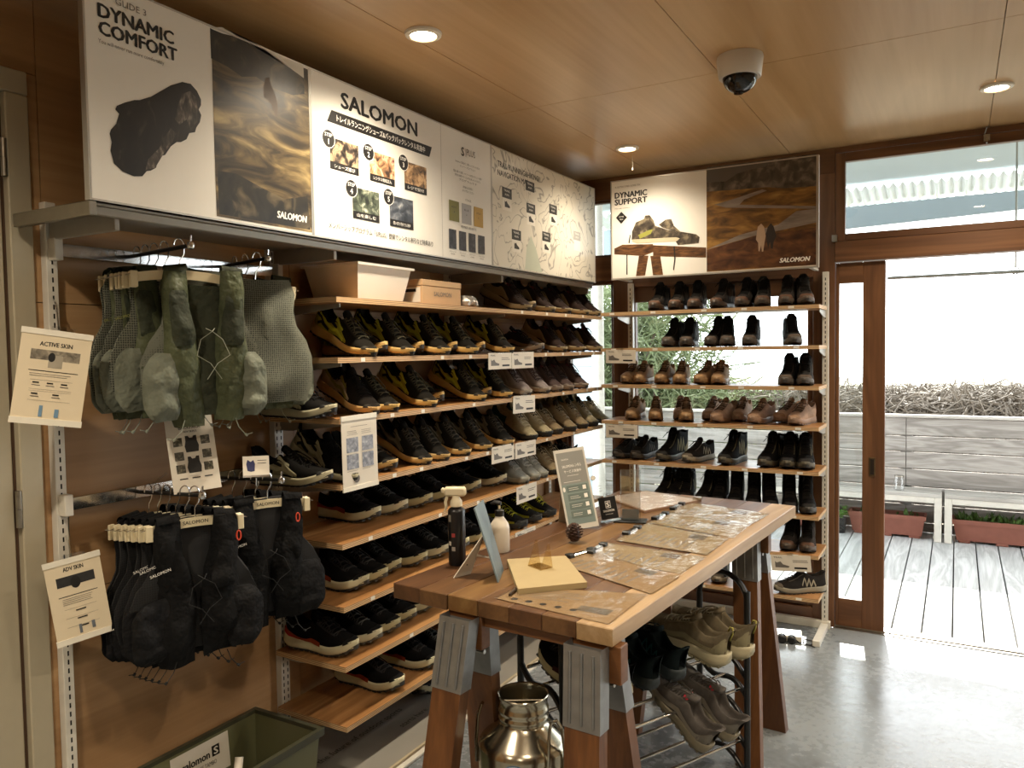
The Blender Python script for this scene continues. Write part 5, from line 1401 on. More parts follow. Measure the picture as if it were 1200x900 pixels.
def vest(loc, rz, label, group, dark=False, seed=1.0, H=0.43, back=False, logo=None, clip=None, open_=0.0, cords=True, wide=1.0, tilt=0.0, fl=1.0):
    """loc = top centre of the vest; front looks along local -y"""
    t = thing('running_vest', label, 'vest', (loc[0], loc[1], loc[2] - H), group=group, rot=(0, tilt, rz))
    a1, a2, a3, am = (B1, B2, B1, BM_) if dark else (G1, G2, G3, GM)
    o_ = lambda v: interp(OUT, v) * wide; i_ = lambda v: interp(INN, v) + open_ * sstep(.1, .6, v)
    sy = 1 if back else -1                     # which way the front panels face
    if True:
        zt_ = lambda u: 0
        pillow(lambda v: -interp(WING, v) * wide, lambda v: interp(WING, v) * wide, H - 0.004, 0.035, -sy * 0.014 * fl, 0.024 * fl, seed + 3, nu=12, side=-sy, th=0.006 * fl, wr=0.009 * fl * (1.5 if fl > 1.1 else 1.0)).build('back_panel', am, t, True)
    for s in (-1, 1):
        f = (lambda v: -o_(v)) if s < 0 else i_
        g = (lambda v: -i_(v)) if s < 0 else o_
        pillow(f, g, H, 0.0 if s < 0 else 0.012, sy * 0.004, 0.034 * fl, seed + s, side=sy, th=0.006 * fl, wr=0.009 * fl * (1.5 if fl > 1.1 else 1.0)).build('front_panel', a1, t, True)
        k = 0.92
        f2 = (lambda v: -interp(WING, v) * wide * 1.01) if s < 0 else (lambda v: 0.075)
        g2 = (lambda v: -0.075) if s < 0 else (lambda v: interp(WING, v) * wide * 1.01)
        pillow(f2, g2, H * 0.47, 0.022, sy * 0.016 * fl, 0.026 * fl, seed + 7 * s, nu=9, nv=16, side=sy, v0=0.53, v1=0.95, th=0.006 * fl, wr=0.009 * fl * (1.5 if fl > 1.1 else 1.0)).build('bottle_pocket', a2, t, True)
        f3 = (lambda v: -o_(v) * 0.93) if s < 0 else (lambda v: i_(v) + 0.012)
        g3 = (lambda v: -i_(v) - 0.012) if s < 0 else (lambda v: o_(v) * 0.93)
        pillow(f3, g3, H * 0.86, H * 0.52, sy * 0.026 * fl, 0.012 * fl, seed + 11 * s, nu=7, nv=12, side=sy, v0=0.14, v1=0.48, th=0.006 * fl, wr=0.009 * fl * (1.5 if fl > 1.1 else 1.0)).build('chest_pocket', a3, t, True)
    for s in (-1, 1):
        MB().tube([(s * 0.012, sy * 0.045 * fl, H * 0.62), (0, sy * 0.062 * fl, H * 0.60), (-s * 0.03, sy * 0.056 * fl, H * 0.55), (-s * 0.045, sy * 0.068 * fl, H * 0.45), (-s * 0.01, sy * 0.07 * fl, H * 0.40), (s * 0.02, sy * 0.07 * fl, H * 0.30)], 0.0012, 4).build('chest_cord', CORDB if dark else CORD, t, True)
    if cords:
        for s in (-1, 1):
            mb = MB(); c0 = Vector((s * 0.07, sy * 0.03, 0.02))
            mb.tube([c0, c0 + Vector((0.01 * s, 0, -0.03)), c0 + Vector((0.03 * s, 0, -0.055)), c0 + Vector((0.05 * s, 0, -0.05))], 0.0014, 4)
            mb.tube([c0 + Vector((0.028 * s, 0, -0.052)), c0 + Vector((0.034 * s, 0, -0.058))], 0.004, 5)
            mb.build('hem_cord', CORDB if dark else CORD, t)
    if logo: text('SALOMON', frame((logo * 0.14 if logo < 0 else 0.03, sy * 0.058 * fl, H * 0.66), (1 if sy < 0 else -1, 0, 0.25), (0, sy, 0)), 0.055, 0.008, PRINTW if dark else YELT, t, bold=0.01)
    if clip:
        cx_, cz_ = clip; pts = [(cx_ + 0.006 * math.cos(q), sy * 0.062 * fl, cz_ + 0.014 * math.sin(q)) for q in [2 * PI * k / 12 for k in range(12)]]
        MB().tube(pts, 0.0022, 6, closed=True).build('carabiner', REDT, t, True)
    if open_:
        pillow(lambda v: -0.065, lambda v: 0.065, H * 0.9, 0.03, -sy * 0.002, 0.010, seed + 23, nu=8, nv=14, side=sy, th=0.004, wr=0.01).build('inner_lining', G3, t, True)
    # shoulder loops over the hanger
    for s in (-1, 1):
        mb = MB(); rows = []
        for q in range(9):
            a = PI * q / 8; rows.append([(s * 0.048, sy * 0.006 + sy * 0.016 * math.cos(a), H - 0.006 + 0.022 * math.sin(a)), (s * 0.108, sy * 0.006 + sy * 0.016 * math.cos(a), H - 0.010 + 0.018 * math.sin(a))])
        mb.rows(rows); mb.build('shoulder_strap', a3 if not dark else a1, t, True, fix=False)
    return t
D = math.radians
gl = [(-2.115, 1.452, 100, 'rearmost sage green vest against the wall'), (-2.075, 1.440, 96, 'sage green vest second from the wall'), (-2.035, 1.455, 90, 'sage green vest with pale strap, third from the wall'), (-1.99, 1.475, 84, 'olive vest half hidden by the front one'), (-1.925, 1.52, 66, 'front olive green vest with open chest and pale cords')]
for i, (x, y, rz, lb) in enumerate(gl):
    zr = ZR1 + 0.006 + 0.012 * (x + 2.16) / 0.285
    hanger((x, 1.462, zr + 0.006), D(rz), 'cream clip hanger of the %s' % lb, 'hangers on the upper rail', w=0.122)
    dd = (y - 1.462) / math.sin(D(rz))
    vest((x + dd * math.cos(D(rz)), 1.462 + dd * math.sin(D(rz)), zr - 0.066), D(rz), '%s on the upper rail' % lb, 'green vests on the upper rail', seed=1.3 * i + 1, open_=0.006 if i == 4 else 0, logo=-1 if i in (0, 2) else None, wide=1.0, H=0.45 if i == 4 else 0.42, fl=1.25 if i == 4 else 0.45)
for i, (x, y, rz, lb, bk) in enumerate(((-2.09, 1.79, 110, 'olive vest under the cream hanger beside the shoes', False), (-2.04, 1.80, 92, 'grey-green vest behind the mesh backed one', True), (-1.985, 1.80, 62, 'grey mesh backed vest turned to show its back', True))):
    zr = ZR1 + 0.006 + 0.012 * (x + 2.16) / 0.225
    hanger((x, 1.80, zr + 0.006), D(rz), 'cream hanger of the %s' % lb, 'hangers on the upper rail', logo=(i == 2), w=0.122, tilt=D(6) if i == 2 else 0)
    vest((x, y, zr - 0.066), D(rz), '%s on the upper rail' % lb, 'green vests on the upper rail', seed=9 + 1.7 * i, back=bk, H=0.44, fl=1.0 if i == 2 else 0.5)
for i in range(6):
    x = -2.115 + 0.042 * i
    lb = ('rearmost black vest on the near black stack', 'second black vest from the wall', 'third black vest from the wall', 'fourth black vest with a small white mark', 'fifth black vest with an orange carabiner', 'front black vest under the printed hanger')[i]
    zr = ZR2 + 0.006 + 0.012 * (x + 2.16) / 0.29
    hanger((x, 1.47, zr + 0.006), D(98 - 6 * i), 'cream clip hanger of the %s' % lb, 'hangers on the lower rail', logo=(i == 5), w=0.126)
    vest((x, 1.47, zr - 0.066), D(98 - 6 * i), '%s, lower rail' % lb, 'black vests on the lower rail', dark=True, seed=20 + i * 1.9, logo=-1 if i > 2 else None, clip=(-0.04, 0.33) if i == 4 else ((0.10, 0.36) if i == 5 else None), H=0.42, wide=1.05, fl=1.15 if i == 5 else 0.45)
for i in range(4):
    x = -2.09 + 0.055 * i
    lb = ('rear black vest of the stack beside the shoes', 'second black vest beside the shoes', 'third black vest beside the shoes', 'front black vest with orange tab beside the shoes')[i]
    zr = ZR2 + 0.006 + 0.012 * (x + 2.16) / 0.30
    hanger((x, 1.76, zr + 0.006), D(88 - 8 * i), 'white clip hanger of the %s' % lb, 'hangers on the lower rail', logo=(i == 3), w=0.126)
    vest((x, 1.76, zr - 0.066), D(88 - 8 * i), '%s, lower rail' % lb, 'black vests on the lower rail', dark=True, seed=40 + i * 1.9, logo=-1 if i == 3 else None, clip=(0.075, 0.35) if i == 3 else None, H=0.41, wide=1.0, fl=1.1 if i == 3 else 0.55)

# ================================================================ cards
def card(corners, p0, n, name, label, cat='card', mat=None, th=0.0015, group=None, sleeve=False):
    """flat card through p0 facing n; corners = pixels TL TR BR BL"""
    n = Vector(n).normalized(); q = [onplane(x, y, Vector(p0), n) for x, y in corners]
    u = ((q[1] - q[0]) + (q[2] - q[3])).normalized(); c = (q[0] + q[1] + q[2] + q[3]) / 4
    v = n.cross(u)
    w_ = ((q[1] - q[0]).length + (q[2] - q[3]).length) / 2; h_ = ((q[0] - q[3]).dot(v) + (q[1] - q[2]).dot(v)) / 2
    M = frame(c - u * w_ / 2 - v * h_ / 2, u, n)
    t = bpy.data.objects.new(name, None); COL.objects.link(t); t.empty_display_size = .03
    t.matrix_basis = M; tag(t, label, cat, group)
    MB().box(0, w_, 0, h_, -th, 0.0).build('sheet', mat or PAPER, t)
    return t, Sheet(t, M), w_, h_
def lines(sh, x, y, w, n, dy, mat=INKG, th=0.0012, jit=0.25):
    for i in range(n):
        f = 1 - random.random() * jit
        sh.rect(x, y - i * dy - th, x + w * f, y - i * dy, mat, 'text_line')
def tether(c, a, b, r=0.0022):
    """thin clear wire from a point of the card to a point of the room"""
    I = c.matrix_basis.inverted(); b = I @ Vector(b); a = Vector(a); m = (a + b) / 2 + Vector((0, 0.012, 0))
    MB().tube([a, m, b], r, 6).build('hanging_wire', CHROME, c, True)
c, sh, w_, h_ = card([(24, 382), (106, 395), (97, 499), (13, 494)], onx(62, 440, -2.02), (0.85, -0.5, 0.05), 'info_card', 'cream info card with two blue bottle pictures hanging next to the pale door', mat=plain('card_cream', '#dccdb0', .5, 0, .02))
MB().box(-0.002, w_ + 0.002, h_ - 0.012, h_ + 0.003, -0.003, 0.002).build('card_rail', WHITEP, c)
MB().box(-0.002, w_ + 0.002, -0.004, 0.012, -0.003, 0.002).build('card_rail', WHITEP, c)
sh.txt('ACTIVE SKIN', w_ / 2, h_ * 0.83, w_ * 0.46, 0.011, INK, 'CENTER', .03)
PHC = photo('print_card_photo', [(0.3, '#4a443c'), (0.55, '#8d8474'), (0.75, '#b9ae9a')], 60, 8, .6)
sh.rect(w_ * .16, h_ * .68, w_ * .86, h_ * .79, PHC, 'photo_print')
sh.rect(w_ * .42, h_ * .60, w_ * .62, h_ * .74, plain('card_grey', '#a39a88', .5), 'photo_print')
sh.ellipse(w_ * .46, h_ * .715, w_ * .05, h_ * .05, INK, 'pack_print')
lines(sh, w_ * .16, h_ * .565, w_ * .7, 1, .006, INK, .002, 0); lines(sh, w_ * .18, h_ * .53, w_ * .66, 2, .005)
for a, b_, cnt in ((.36, .46, 3), (.24, .34, 2)):
    for k in range(cnt):
        x0 = w_ * (.2 + .6 / cnt * k); sh.rect(x0 + w_ * .04, h_ * (b_ - .035), x0 + w_ * .13, h_ * (b_ - .02), INK, 'text_line'); sh.rect(x0 + w_ * .03, h_ * (b_ - .06), x0 + w_ * .15, h_ * (b_ - .052), INKG, 'text_line')
    sh.rect(w_ * .2, h_ * b_, w_ * .8, h_ * b_ + .0006, INKG, 'rule'); sh.rect(w_ * .2, h_ * a, w_ * .8, h_ * a + .0006, INKG, 'rule')
tether(c, (w_ * .5, h_ + .006, -.001), (XW + 0.0285, 1.243, 1.66))
BLUEP = plain('print_bottle_blue', '#6f8fa8', .5)
sh.rect(w_ * .38, h_ * .07, w_ * .43, h_ * .19, BLUEP, 'bottle_print'); sh.rect(w_ * .6, h_ * .07, w_ * .66, h_ * .16, BLUEP, 'bottle_print')
MB().tube([(w_ * .5, h_ + .003, 0), (w_ * .46, h_ + .05, -0.01), (w_ * .42, h_ + .055, -.02)], .0025, 6).box(w_ * .4, w_ * .75, h_ + .003, h_ + .013, -.003, .002).build('clip', CLEAR, c)
c, sh, w_, h_ = card([(60, 662), (127, 641), (121, 742), (58, 760)], onx(92, 700, -2.06), (0.92, -0.35, 0.0), 'info_card', 'cream info card with a dark photo strip hanging beside the black vests', mat=plain('card_cream', '#dccdb0', .5, 0, .02))
MB().box(-0.002, w_ + 0.002, h_ - 0.012, h_ + 0.003, -0.003, 0.002).build('card_rail', WHITEP, c)
MB().box(-0.002, w_ + 0.002, -0.004, 0.012, -0.003, 0.002).build('card_rail', WHITEP, c)
sh.txt('ADV SKIN', w_ / 2, h_ * 0.86, w_ * 0.36, 0.011, INK, 'CENTER', .03)
sh.rect(w_ * .17, h_ * .68, w_ * .85, h_ * .80, plain('print_card_dark', '#2b2a2a', .5, 0, .3, 60), 'photo_print')
sh.ellipse(w_ * .5, h_ * .71, w_ * .09, h_ * .075, INK, 'pack_print')
lines(sh, w_ * .16, h_ * .565, w_ * .7, 1, .006, INK, .002, 0); lines(sh, w_ * .22, h_ * .53, w_ * .55, 4, .005)
for k in range(3):
    sh.rect(w_ * .22, h_ * (.4 - .11 * k), w_ * .8, h_ * (.4 - .11 * k) + .0006, INKG, 'rule'); sh.rect(w_ * .42, h_ * (.36 - .1 * k), w_ * .6, h_ * (.375 - .1 * k), INK, 'text_line')
tether(c, (w_ * .5, h_ + .006, -.001), (-2.155, 1.25, ZR2 - 0.02))
sh.rect(w_ * .42, h_ * .08, w_ * .47, h_ * .19, plain('print_bottle_grey', '#6a7078', .5), 'bottle_print'); sh.rect(w_ * .65, h_ * .10, w_ * .71, h_ * .19, plain('print_bottle_grey', '#6a7078', .5), 'bottle_print')
MB().tube([(w_ * .5, h_ + .003, 0), (w_ * .52, h_ + .03, -0.01), (w_ * .5, h_ + .06, -.02)], .0025, 6).box(w_ * .35, w_ * .75, h_ + .003, h_ + .012, -.003, .002).build('clip', CLEAR, c)
c, sh, w_, h_ = card([(184, 492), (240, 488), (267, 568), (212, 580)], onx(225, 535, -1.97), (0.80, -0.50, 0.22), 'info_card', 'tilted grey-white card on how to use a backpack above the black vests')
sh.txt('HOW TO USE', w_ * .5, h_ * .90, w_ * .36, .008, INK, 'CENTER', .03); sh.txt('BACKPACK', w_ * .5, h_ * .845, w_ * .46, .010, INK, 'CENTER', .03); sh.txt('ADV SKIN 5', w_ * .5, h_ * .795, w_ * .28, .006, INK, 'CENTER', .02)
PHB = photo('print_card_mono', [(0.3, '#15140f'), (0.55, '#55503f'), (0.75, '#b5ae9a')], 90, 6, .6)
for x0 in (.12, .70):
    for y0 in (.62, .43, .26): sh.rect(w_ * x0, h_ * y0, w_ * (x0 + .19), h_ * (y0 + .115), PHB, 'photo_print')
for y0 in (.53, .25):
    sh.poly([(w_ * (.5 + a), h_ * (y0 + b)) for a, b in ((-.13, 0), (.13, 0), (.15, .08), (.12, .15), (.12, .22), (.06, .22), (.03, .19), (-.03, .19), (-.06, .22), (-.12, .22), (-.12, .15), (-.15, .08))], INK, 'vest_print', pix=False)
for x0 in (.16, .42, .68): sh.rect(w_ * x0, h_ * .175, w_ * (x0 + .17), h_ * .19, INK, 'text_line')
MB().tube([(-0.01, h_ * .3, -.004), (-0.03, h_ * .25, -.02), (-.05, h_ * .2, -.06)], .003, 6).build('holder_arm', CLEAR, c)
c, sh, w_, h_ = card([(281, 535), (312, 534), (319, 556), (288, 558)], onx(300, 546, -1.93), (0.78, -0.55, 0.3), 'info_card', 'small white card with a blue vest picture over the black vests beside the shoes')
sh.poly([(w_ * (.3 + a), h_ * (.2 + b)) for a, b in ((-.13, .05), (.0, 0), (.14, .03), (.16, .4), (.10, .6), (0, .5), (-.12, .62), (-.17, .4))], plain('print_vest_blue', '#2b2f5a', .5), 'vest_print', pix=False)
lines(sh, w_ * .55, h_ * .78, w_ * .36, 2, h_ * .14, INK, .0015)
MB().box(0.0, w_, -0.006, 0.0, -.004, .004).tube([(w_ * .5, -.006, -.004), (w_ * .5, -.03, -.02)], .003, 6).build('card_clip', CHROME, c)
c, sh, w_, h_ = card([(398, 490), (439, 484), (445, 566), (404, 576)], (XF + 0.006, 2.1, 1.15), (1, -0.03, 0), 'info_card', 'white info card with four blue-grey photos hanging at the end of the third shelf')
MB().box(-0.001, w_ + 0.001, h_ - 0.014, h_ + 0.003, -0.003, 0.002).build('card_rail', WHITEP, c)
MB().box(-0.001, w_ + 0.001, -0.004, 0.012, -0.003, 0.002).build('card_rail', WHITEP, c)
PHG = photo('print_shoe_steps', [(0.3, '#5c5f6a'), (0.55, '#8f929c'), (0.75, '#c3c3c8')], 60, 5, .6)
lines(sh, w_ * .25, h_ * .86, w_ * .5, 1, .006); lines(sh, w_ * .15, h_ * .8, w_ * .3, 3, .006); lines(sh, w_ * .55, h_ * .8, w_ * .3, 3, .006)
for x0 in (.12, .55):
    for y0 in (.51, .28): sh.rect(w_ * x0, h_ * y0, w_ * (x0 + .33), h_ * (y0 + .2), PHG, 'photo_print'); lines(sh, w_ * x0, h_ * y0 - .006, w_ * .3, 1, .005)
sh.ellipse(w_ * .38, h_ * .14, w_ * .08, w_ * .08, INKG, 'badge')
# price cards clipped to the shelf edges
def pricecard(cs, p0, n, label, group, dark=False):
    c, sh, w_, h_ = card(cs, p0, n, 'price_card', label, 'price card', group=group)
    sh.txt('TRAIL', w_ * .07, h_ * .80, w_ * .22, h_ * .09, INK, bold=.02)
    sh.poly([(w_ * (.1 + a), h_ * (.22 + b)) for a, b in ((0, 0), (.34, 0), (.36, .1), (.2, .2), (.14, .38), (.04, .3), (0, .4))], INKG, 'shoe_print', pix=False)
    lines(sh, w_ * .55, h_ * .7, w_ * .38, 2, h_ * .1, INKG, h_ * .035); sh.rect(w_ * .58, h_ * .16, w_ * .9, h_ * .27, INK, 'price_print')
    MB().box(w_ * .42, w_ * .58, h_ - .004, h_ + .012, -.003, .0025).build('holder', CLEAR, c)
XP = XF + 0.004
for cs, lb in (([(571, 414), (599, 413), (600, 432), (574, 433)], 'white price card under the second shelf beside its glossy twin'), ([(599.5, 413), (625, 412), (626, 431), (600.5, 432)], 'white price card under the second shelf over the mauve shoes'),
               ([(600, 464), (626, 463), (628, 482), (603, 485)], 'white price card under the third wall shelf'), ([(575, 525), (602, 519), (603, 538), (577.5, 544)], 'white price card under the fourth shelf beside its twin'),
               ([(602.5, 520), (627, 515), (629, 532), (605, 538)], 'white price card under the fourth shelf over the grey shoes'), ([(602, 572), (627, 565), (631, 582), (609, 591)], 'white price card under the fifth shelf over the yellow laced shoes'),
               ([(603, 625), (627, 616), (628, 621), (605, 631)], 'narrow white price strip under the sixth shelf')):
    pricecard(cs, (XP, 3, 1), (1, 0, 0), lb, 'price cards on the wall shelves')
for cs, lb in (([(710, 410), (745, 410), (745, 426), (710, 425.5)], 'white price card under the second window shelf over tan shoes'), ([(710, 497.5), (747, 498), (746.7, 514), (710, 512)], 'white price card under the fourth window shelf'), ([(903.5, 650), (950.7, 651.5), (950, 670.7), (904, 668.5)], 'white price card under the seventh window shelf')):
    pricecard(cs, (0, BYF - 0.004, 1), (0, -1, 0), lb, 'price cards on the window shelves')

# ================================================================ storage crate
cr = thing('storage_crate', 'olive translucent storage crate on the floor below the vests', 'crate', (-2.0, 1.58, 0))
CRM = plain('crate_olive', '#6a6a4c', 0.3, 0, 0.1, 6); CRR = plain('crate_rim', '#3f3f30', 0.4, 0, 0.1)
def rg(z, e): return [(-0.165 - e, -0.32 - e, z), (0.150 + e, -0.32 - e, z), (0.150 + e, 0.315 + e, z), (-0.165 - e, 0.315 + e, z)]
MB().rows([rg(0.001, -0.02), rg(0.222, -0.004), rg(0.222, -0.008), rg(0.006, -0.025)], True).add(rg(0.005, -0.024), [(0, 1, 2, 3)]).add(rg(0.001, -0.02), [(3, 2, 1, 0)]).build('body', CRM, cr)
MB().rows([rg(0.212, -0.0035), rg(0.212, 0.008), rg(0.236, 0.008), rg(0.236, -0.008), rg(0.2225, -0.008)], True).build('rim', CRR, cr)
for y in (-0.2, -0.05, 0.1, 0.25):
    MB().box(-0.178, -0.1735, y - 0.03, y + 0.03, 0.214, 0.232, c=.001).build('rim_tab', CRR, cr)
for x in (-0.1, 0.0, 0.09): MB().box(x - 0.02, x + 0.02, 0.3235, 0.328, 0.214, 0.232, c=.001).build('rim_tab', CRR, cr)
Mk = frame((-0.146, 0.0, 0.095), (0, 1, 0), (1, 0, 0.09))
stk = MB(); stk.add([(0, 0, 0.001), (0.225, 0, 0.001), (0.225, 0.12, 0.001), (0, 0.12, 0.001)], [(0, 1, 2, 3)], Mk @ Matrix.Translation((-0.04, 0.0, 0.0))); stk.build('sticker', PAPER, cr, fix=False)
text('salomon', Mk @ Matrix.Translation((0.0, 0.062, 0.002)), 0.105, 0.025, INK, cr, bold=.03)
sq = MB(); sq.add([(0.115, 0.06, 0.0025), (0.145, 0.06, 0.0025), (0.145, 0.095, 0.0025), (0.115, 0.095, 0.0025)], [(0, 1, 2, 3)], Mk); sq.build('emblem', INK, cr, fix=False)
text('S', Mk @ Matrix.Translation((0.122, 0.066, 0.003)), 0.016, 0.023, PAPER, cr, bold=.05)
text('RUNNING BASE TAMBO', Mk @ Matrix.Translation((-0.02, 0.035, 0.002)), 0.15, 0.014, INKG, cr); text('FIRST SESSION', Mk @ Matrix.Translation((0.0, 0.012, 0.002)), 0.11, 0.013, INKG, cr)
Me = frame((0.09, 0.298, 0.10), (-1, 0, 0), (0, -1, 0.0))
text('salomon', Me @ Matrix.Translation((-0.0, 0, 0.002)) , 0.09, 0.02, CRR, cr, bold=.03)
MB().tube([(0.05, 0.02, 0.02), (0.0, 0.10, 0.20)], 0.014, 12).build('paper_roll', PAPER, None, True, base=False).location = cr.location
tag(bpy.data.objects['paper_roll'], 'rolled white paper leaning in the olive crate', 'paper roll')

# ================================================================ work table on sawhorses
ZT = 0.87
TA = -math.radians(4.3)
tx, ty = Vector((math.cos(TA), math.sin(TA), 0)), Vector((-math.sin(TA), math.cos(TA), 0))
TC = Vector((-0.998, 1.623, 0)) + ty * 0.795
table = thing('table_top', 'long table top of seven thick timber planks resting on two sawhorses', 'table', (TC.x, TC.y, 0), TA)
TW = [wood('table_timber_%d' % i, *c, along='y', scale=1.6, figure=2.6, rough=0.4) for i, c in enumerate((('#4f351f', '#6e4f30', '#5e4127'), ('#472d19', '#604026', '#533722'), ('#664726', '#82633a', '#735430'), ('#8f7350', '#b29673', '#a0835e')))]
for i in range(7):
    w_ = 0.668 / 7; x0 = -0.334 + i * w_; e = random.uniform(-.003, .003)
    MB().box(x0 + 0.0008, x0 + w_ - 0.0008, -0.795 + e, 0.795 + e, ZT - 0.042, ZT + random.uniform(-.0006, 0), c=0.002).build('plank', TW[(1, 0, 2, 0, 1, 0, 3)[i]], table)
def tl(p): d = Vector(p) - TC; return Vector((d.dot(tx), d.dot(ty), p[2]))
LEGW = wood('leg_timber', '#4f2f17', '#704826', '#5f3b1e', along='z', scale=2, figure=3, rough=0.45)
BEAMW = wood('beam_timber', '#4f2f17', '#704826', along='x', scale=1.6, rough=0.45)
GALV = plain('galvanised', '#8f9090', 0.42, 0.75, 0.15, 30)
def sawhorse(ly, xl, xr, label):
    o = TC + ty * ly
    t = thing('sawhorse', label, 'sawhorse', (o.x, o.y, 0), TA)
    zb = ZT - 0.0425
    for x in (xl, xr):
        MB().box(x - 0.05, x + (0.075 if x == xr else 0.055), -0.019, 0.019, zb - 0.089, zb, c=0.002).build('beam_block', BEAMW, t)
    MB().box(xl + 0.055, xr - 0.05, -0.006, 0.006, zb - 0.03, zb, c=0.001).build('tie_bar', BEAMW, t)
    for x in (xl, xr):
        sx = -0.05 if x == xl else 0.05
        for s in (-1, 1):
            top = Vector((x, s * 0.043, zb - 0.03)); bot = Vector((x + sx, s * 0.165, 0.0))
            d = (bot - top).normalized(); u = Vector((1, 0, 0)); n_ = d.cross(u).normalized()
            # leg with a level foot
            mb = MB(); vs = []
            for zz in (0.001, zb - 0.03):
                f = (top.z - zz) / (top.z - bot.z); c_ = top + (bot - top) * f
                for (a, b) in ((-.0445, -.019), (.0445, -.019), (.0445, .019), (-.0445, .019)): vs.append((c_.x + a, c_.y + b, zz))
            mb.add(vs, [(0, 1, 2, 3), (7, 6, 5, 4), (0, 4, 5, 1), (1, 5, 6, 2), (2, 6, 7, 3), (3, 7, 4, 0)])
            mb.build('leg', LEGW, t)
            # folded steel socket round the top of the leg
            mb = MB(); vs = []
            for zz in (zb - 0.180, zb - 0.001):
                f = (top.z - zz) / (top.z - bot.z); c_ = top + (bot - top) * f
                for (a, b) in ((-.0475, -.0215), (.0475, -.0215), (.0475, .0215), (-.0475, .0215)): vs.append((c_.x + a, c_.y + b, zz))
            mb.add(vs, [(0, 4, 5, 1), (1, 5, 6, 2), (2, 6, 7, 3), (3, 7, 4, 0)])
            sk = mb.build('leg_socket', GALV, t)
            for a in (-0.03, 0.0, 0.03):
                pts = []
                for zz in (zb - 0.170, zb - 0.015):
                    f = (top.z - zz) / (top.z - bot.z); c_ = top + (bot - top) * f; pts.append((c_.x + a, c_.y + s * 0.0225, zz))
                MB().tube(pts, 0.0035, 6).build('rib', GALV, sk, True)
        MB().tube([(x - 0.05, 0, zb - 0.098), (x + 0.05, 0, zb - 0.098)], 0.006, 8).build('hinge_pin', STEEL, t, True)
    return t
pl_ = tl(onz(541, 750, 0.76)); pr_ = tl(onz(711, 772, 0.76)); pf = tl(Vector((-0.668, 2.93, 0)))
sawhorse(pl_.y + 0.03, pl_.x, pr_.x, 'timber sawhorse with galvanised brackets around the steel can')
sawhorse(pf.y, pf.x - (pr_.x - pl_.x), pf.x, 'timber sawhorse with galvanised brackets at the window end of the table')

# ---------------------------------------------------------------- things on the table
def on(px, py, z=ZT): return onz(px, py, z)
# spray bottle
p = on(536, 661); sb = thing('spray_bottle', 'black labelled spray bottle with cream trigger head', 'spray bottle', (p.x, p.y, ZT))
MB().lathe([(0, 0.0), (0.024, 0.0), (0.0255, 0.003), (0.0255, 0.158), (0.022, 0.166), (0.015, 0.170), (0.015, 0.176), (0, 0.176)], 24).build('bottle', plain('bottle_black', '#141214', 0.3, 0, 0.05), sb, True)
for k, (zz, cl) in enumerate(((0.13, '#8a8478'), (0.085, '#a03a3a'), (0.06, '#c9c2b4'), (0.045, '#a9a29a'))):
    a0 = -2.1 + 0.5 * (k % 2)
    MB().rows([[(0.0258 * math.cos(a0 + 0.06 * q), 0.0258 * math.sin(a0 + 0.06 * q), z_) for q in range(8)] for z_ in (zz, zz + (0.02 if k == 0 else 0.012))]).build('label_print', plain('spray_print_%d' % k, cl, .5), sb, fix=False)
hd = MB().lathe([(0.017, 0.172), (0.0185, 0.174), (0.0175, 0.188), (0.012, 0.196), (0.011, 0.205)], 16)
hd.box(-0.036, 0.03, -0.011, 0.011, 0.202, 0.230, c=0.006).box(-0.044, -0.035, -0.008, 0.008, 0.212, 0.227, c=0.003)
hb = hd.build('spray_head', CREAMP, sb, True); hb.rotation_euler = (0, 0, D(25))
lv_ = MB().tube([(-0.026, 0, 0.205), (-0.032, 0, 0.185), (-0.03, 0, 0.17), (-0.036, 0, 0.155)], [0.005, 0.005, 0.0045, 0.003], 6).build('trigger', CREAMP, sb, True); lv_.rotation_euler = (0, 0, D(25))
# pump bottle
p = on(586, 646); pb_ = thing('pump_bottle', 'white squeeze bottle with black pump beside the spray bottle', 'pump bottle', (p.x, p.y, ZT))
MB().lathe([(0, 0.0), (0.028, 0.0), (0.031, 0.004), (0.031, 0.075), (0.028, 0.088), (0.014, 0.108), (0.0125, 0.116), (0, 0.116)], 24).build('bottle', plain('bottle_white', '#d7cfbf', .35, 0, .03), pb_, True)
MB().lathe([(0.0135, 0.112), (0.015, 0.113), (0.015, 0.130), (0.008, 0.133), (0.006, 0.134)], 18).build('collar', BLACKP, pb_, True)
MB().tube([(0, 0, 0.132), (0, 0, 0.152)], 0.0035, 8).build('stem', CREAMP, pb_, True)
MB().tube([(0.006, 0.0, 0.152), (-0.014, -0.006, 0.155), (-0.026, -0.01, 0.150)], [0.007, 0.006, 0.003], 8).build('nozzle', BLACKP, pb_, True)
# leaning display card with strut
A, B_ = on(583, 683), on(589, 668); C_, D_ = onz(565, 586, ZT + 0.195), onz(555, 596, ZT + 0.195)
dc_ = thing('display_card', 'blue-grey display card leaning on a white strut at the table edge', 'display card', tuple(A))
def slab(q, th, n=None):
    q = [Vector(v) for v in q]; n = n or (q[1] - q[0]).cross(q[3] - q[0]).normalized()
    mb = MB(); mb.add([v for v in q] + [v + n * th for v in q], [(3, 2, 1, 0), (4, 5, 6, 7)] + [(i, (i + 1) % 4, 4 + (i + 1) % 4, 4 + i) for i in range(4)]); return mb
zero = Vector(A)
BGREY = photo('print_blue_grey', [(0.3, '#5e6d74'), (0.6, '#77868c'), (0.8, '#8c999c')], 8, 3, .3)
slab([q - zero for q in (A, B_, C_, D_)], 0.004).build('card', BGREY, dc_)
q = [v - zero for v in (A, B_, C_, D_)]; nn = (q[1] - q[0]).cross(q[3] - q[0]).normalized(); nn = nn if nn.x > 0 else -nn
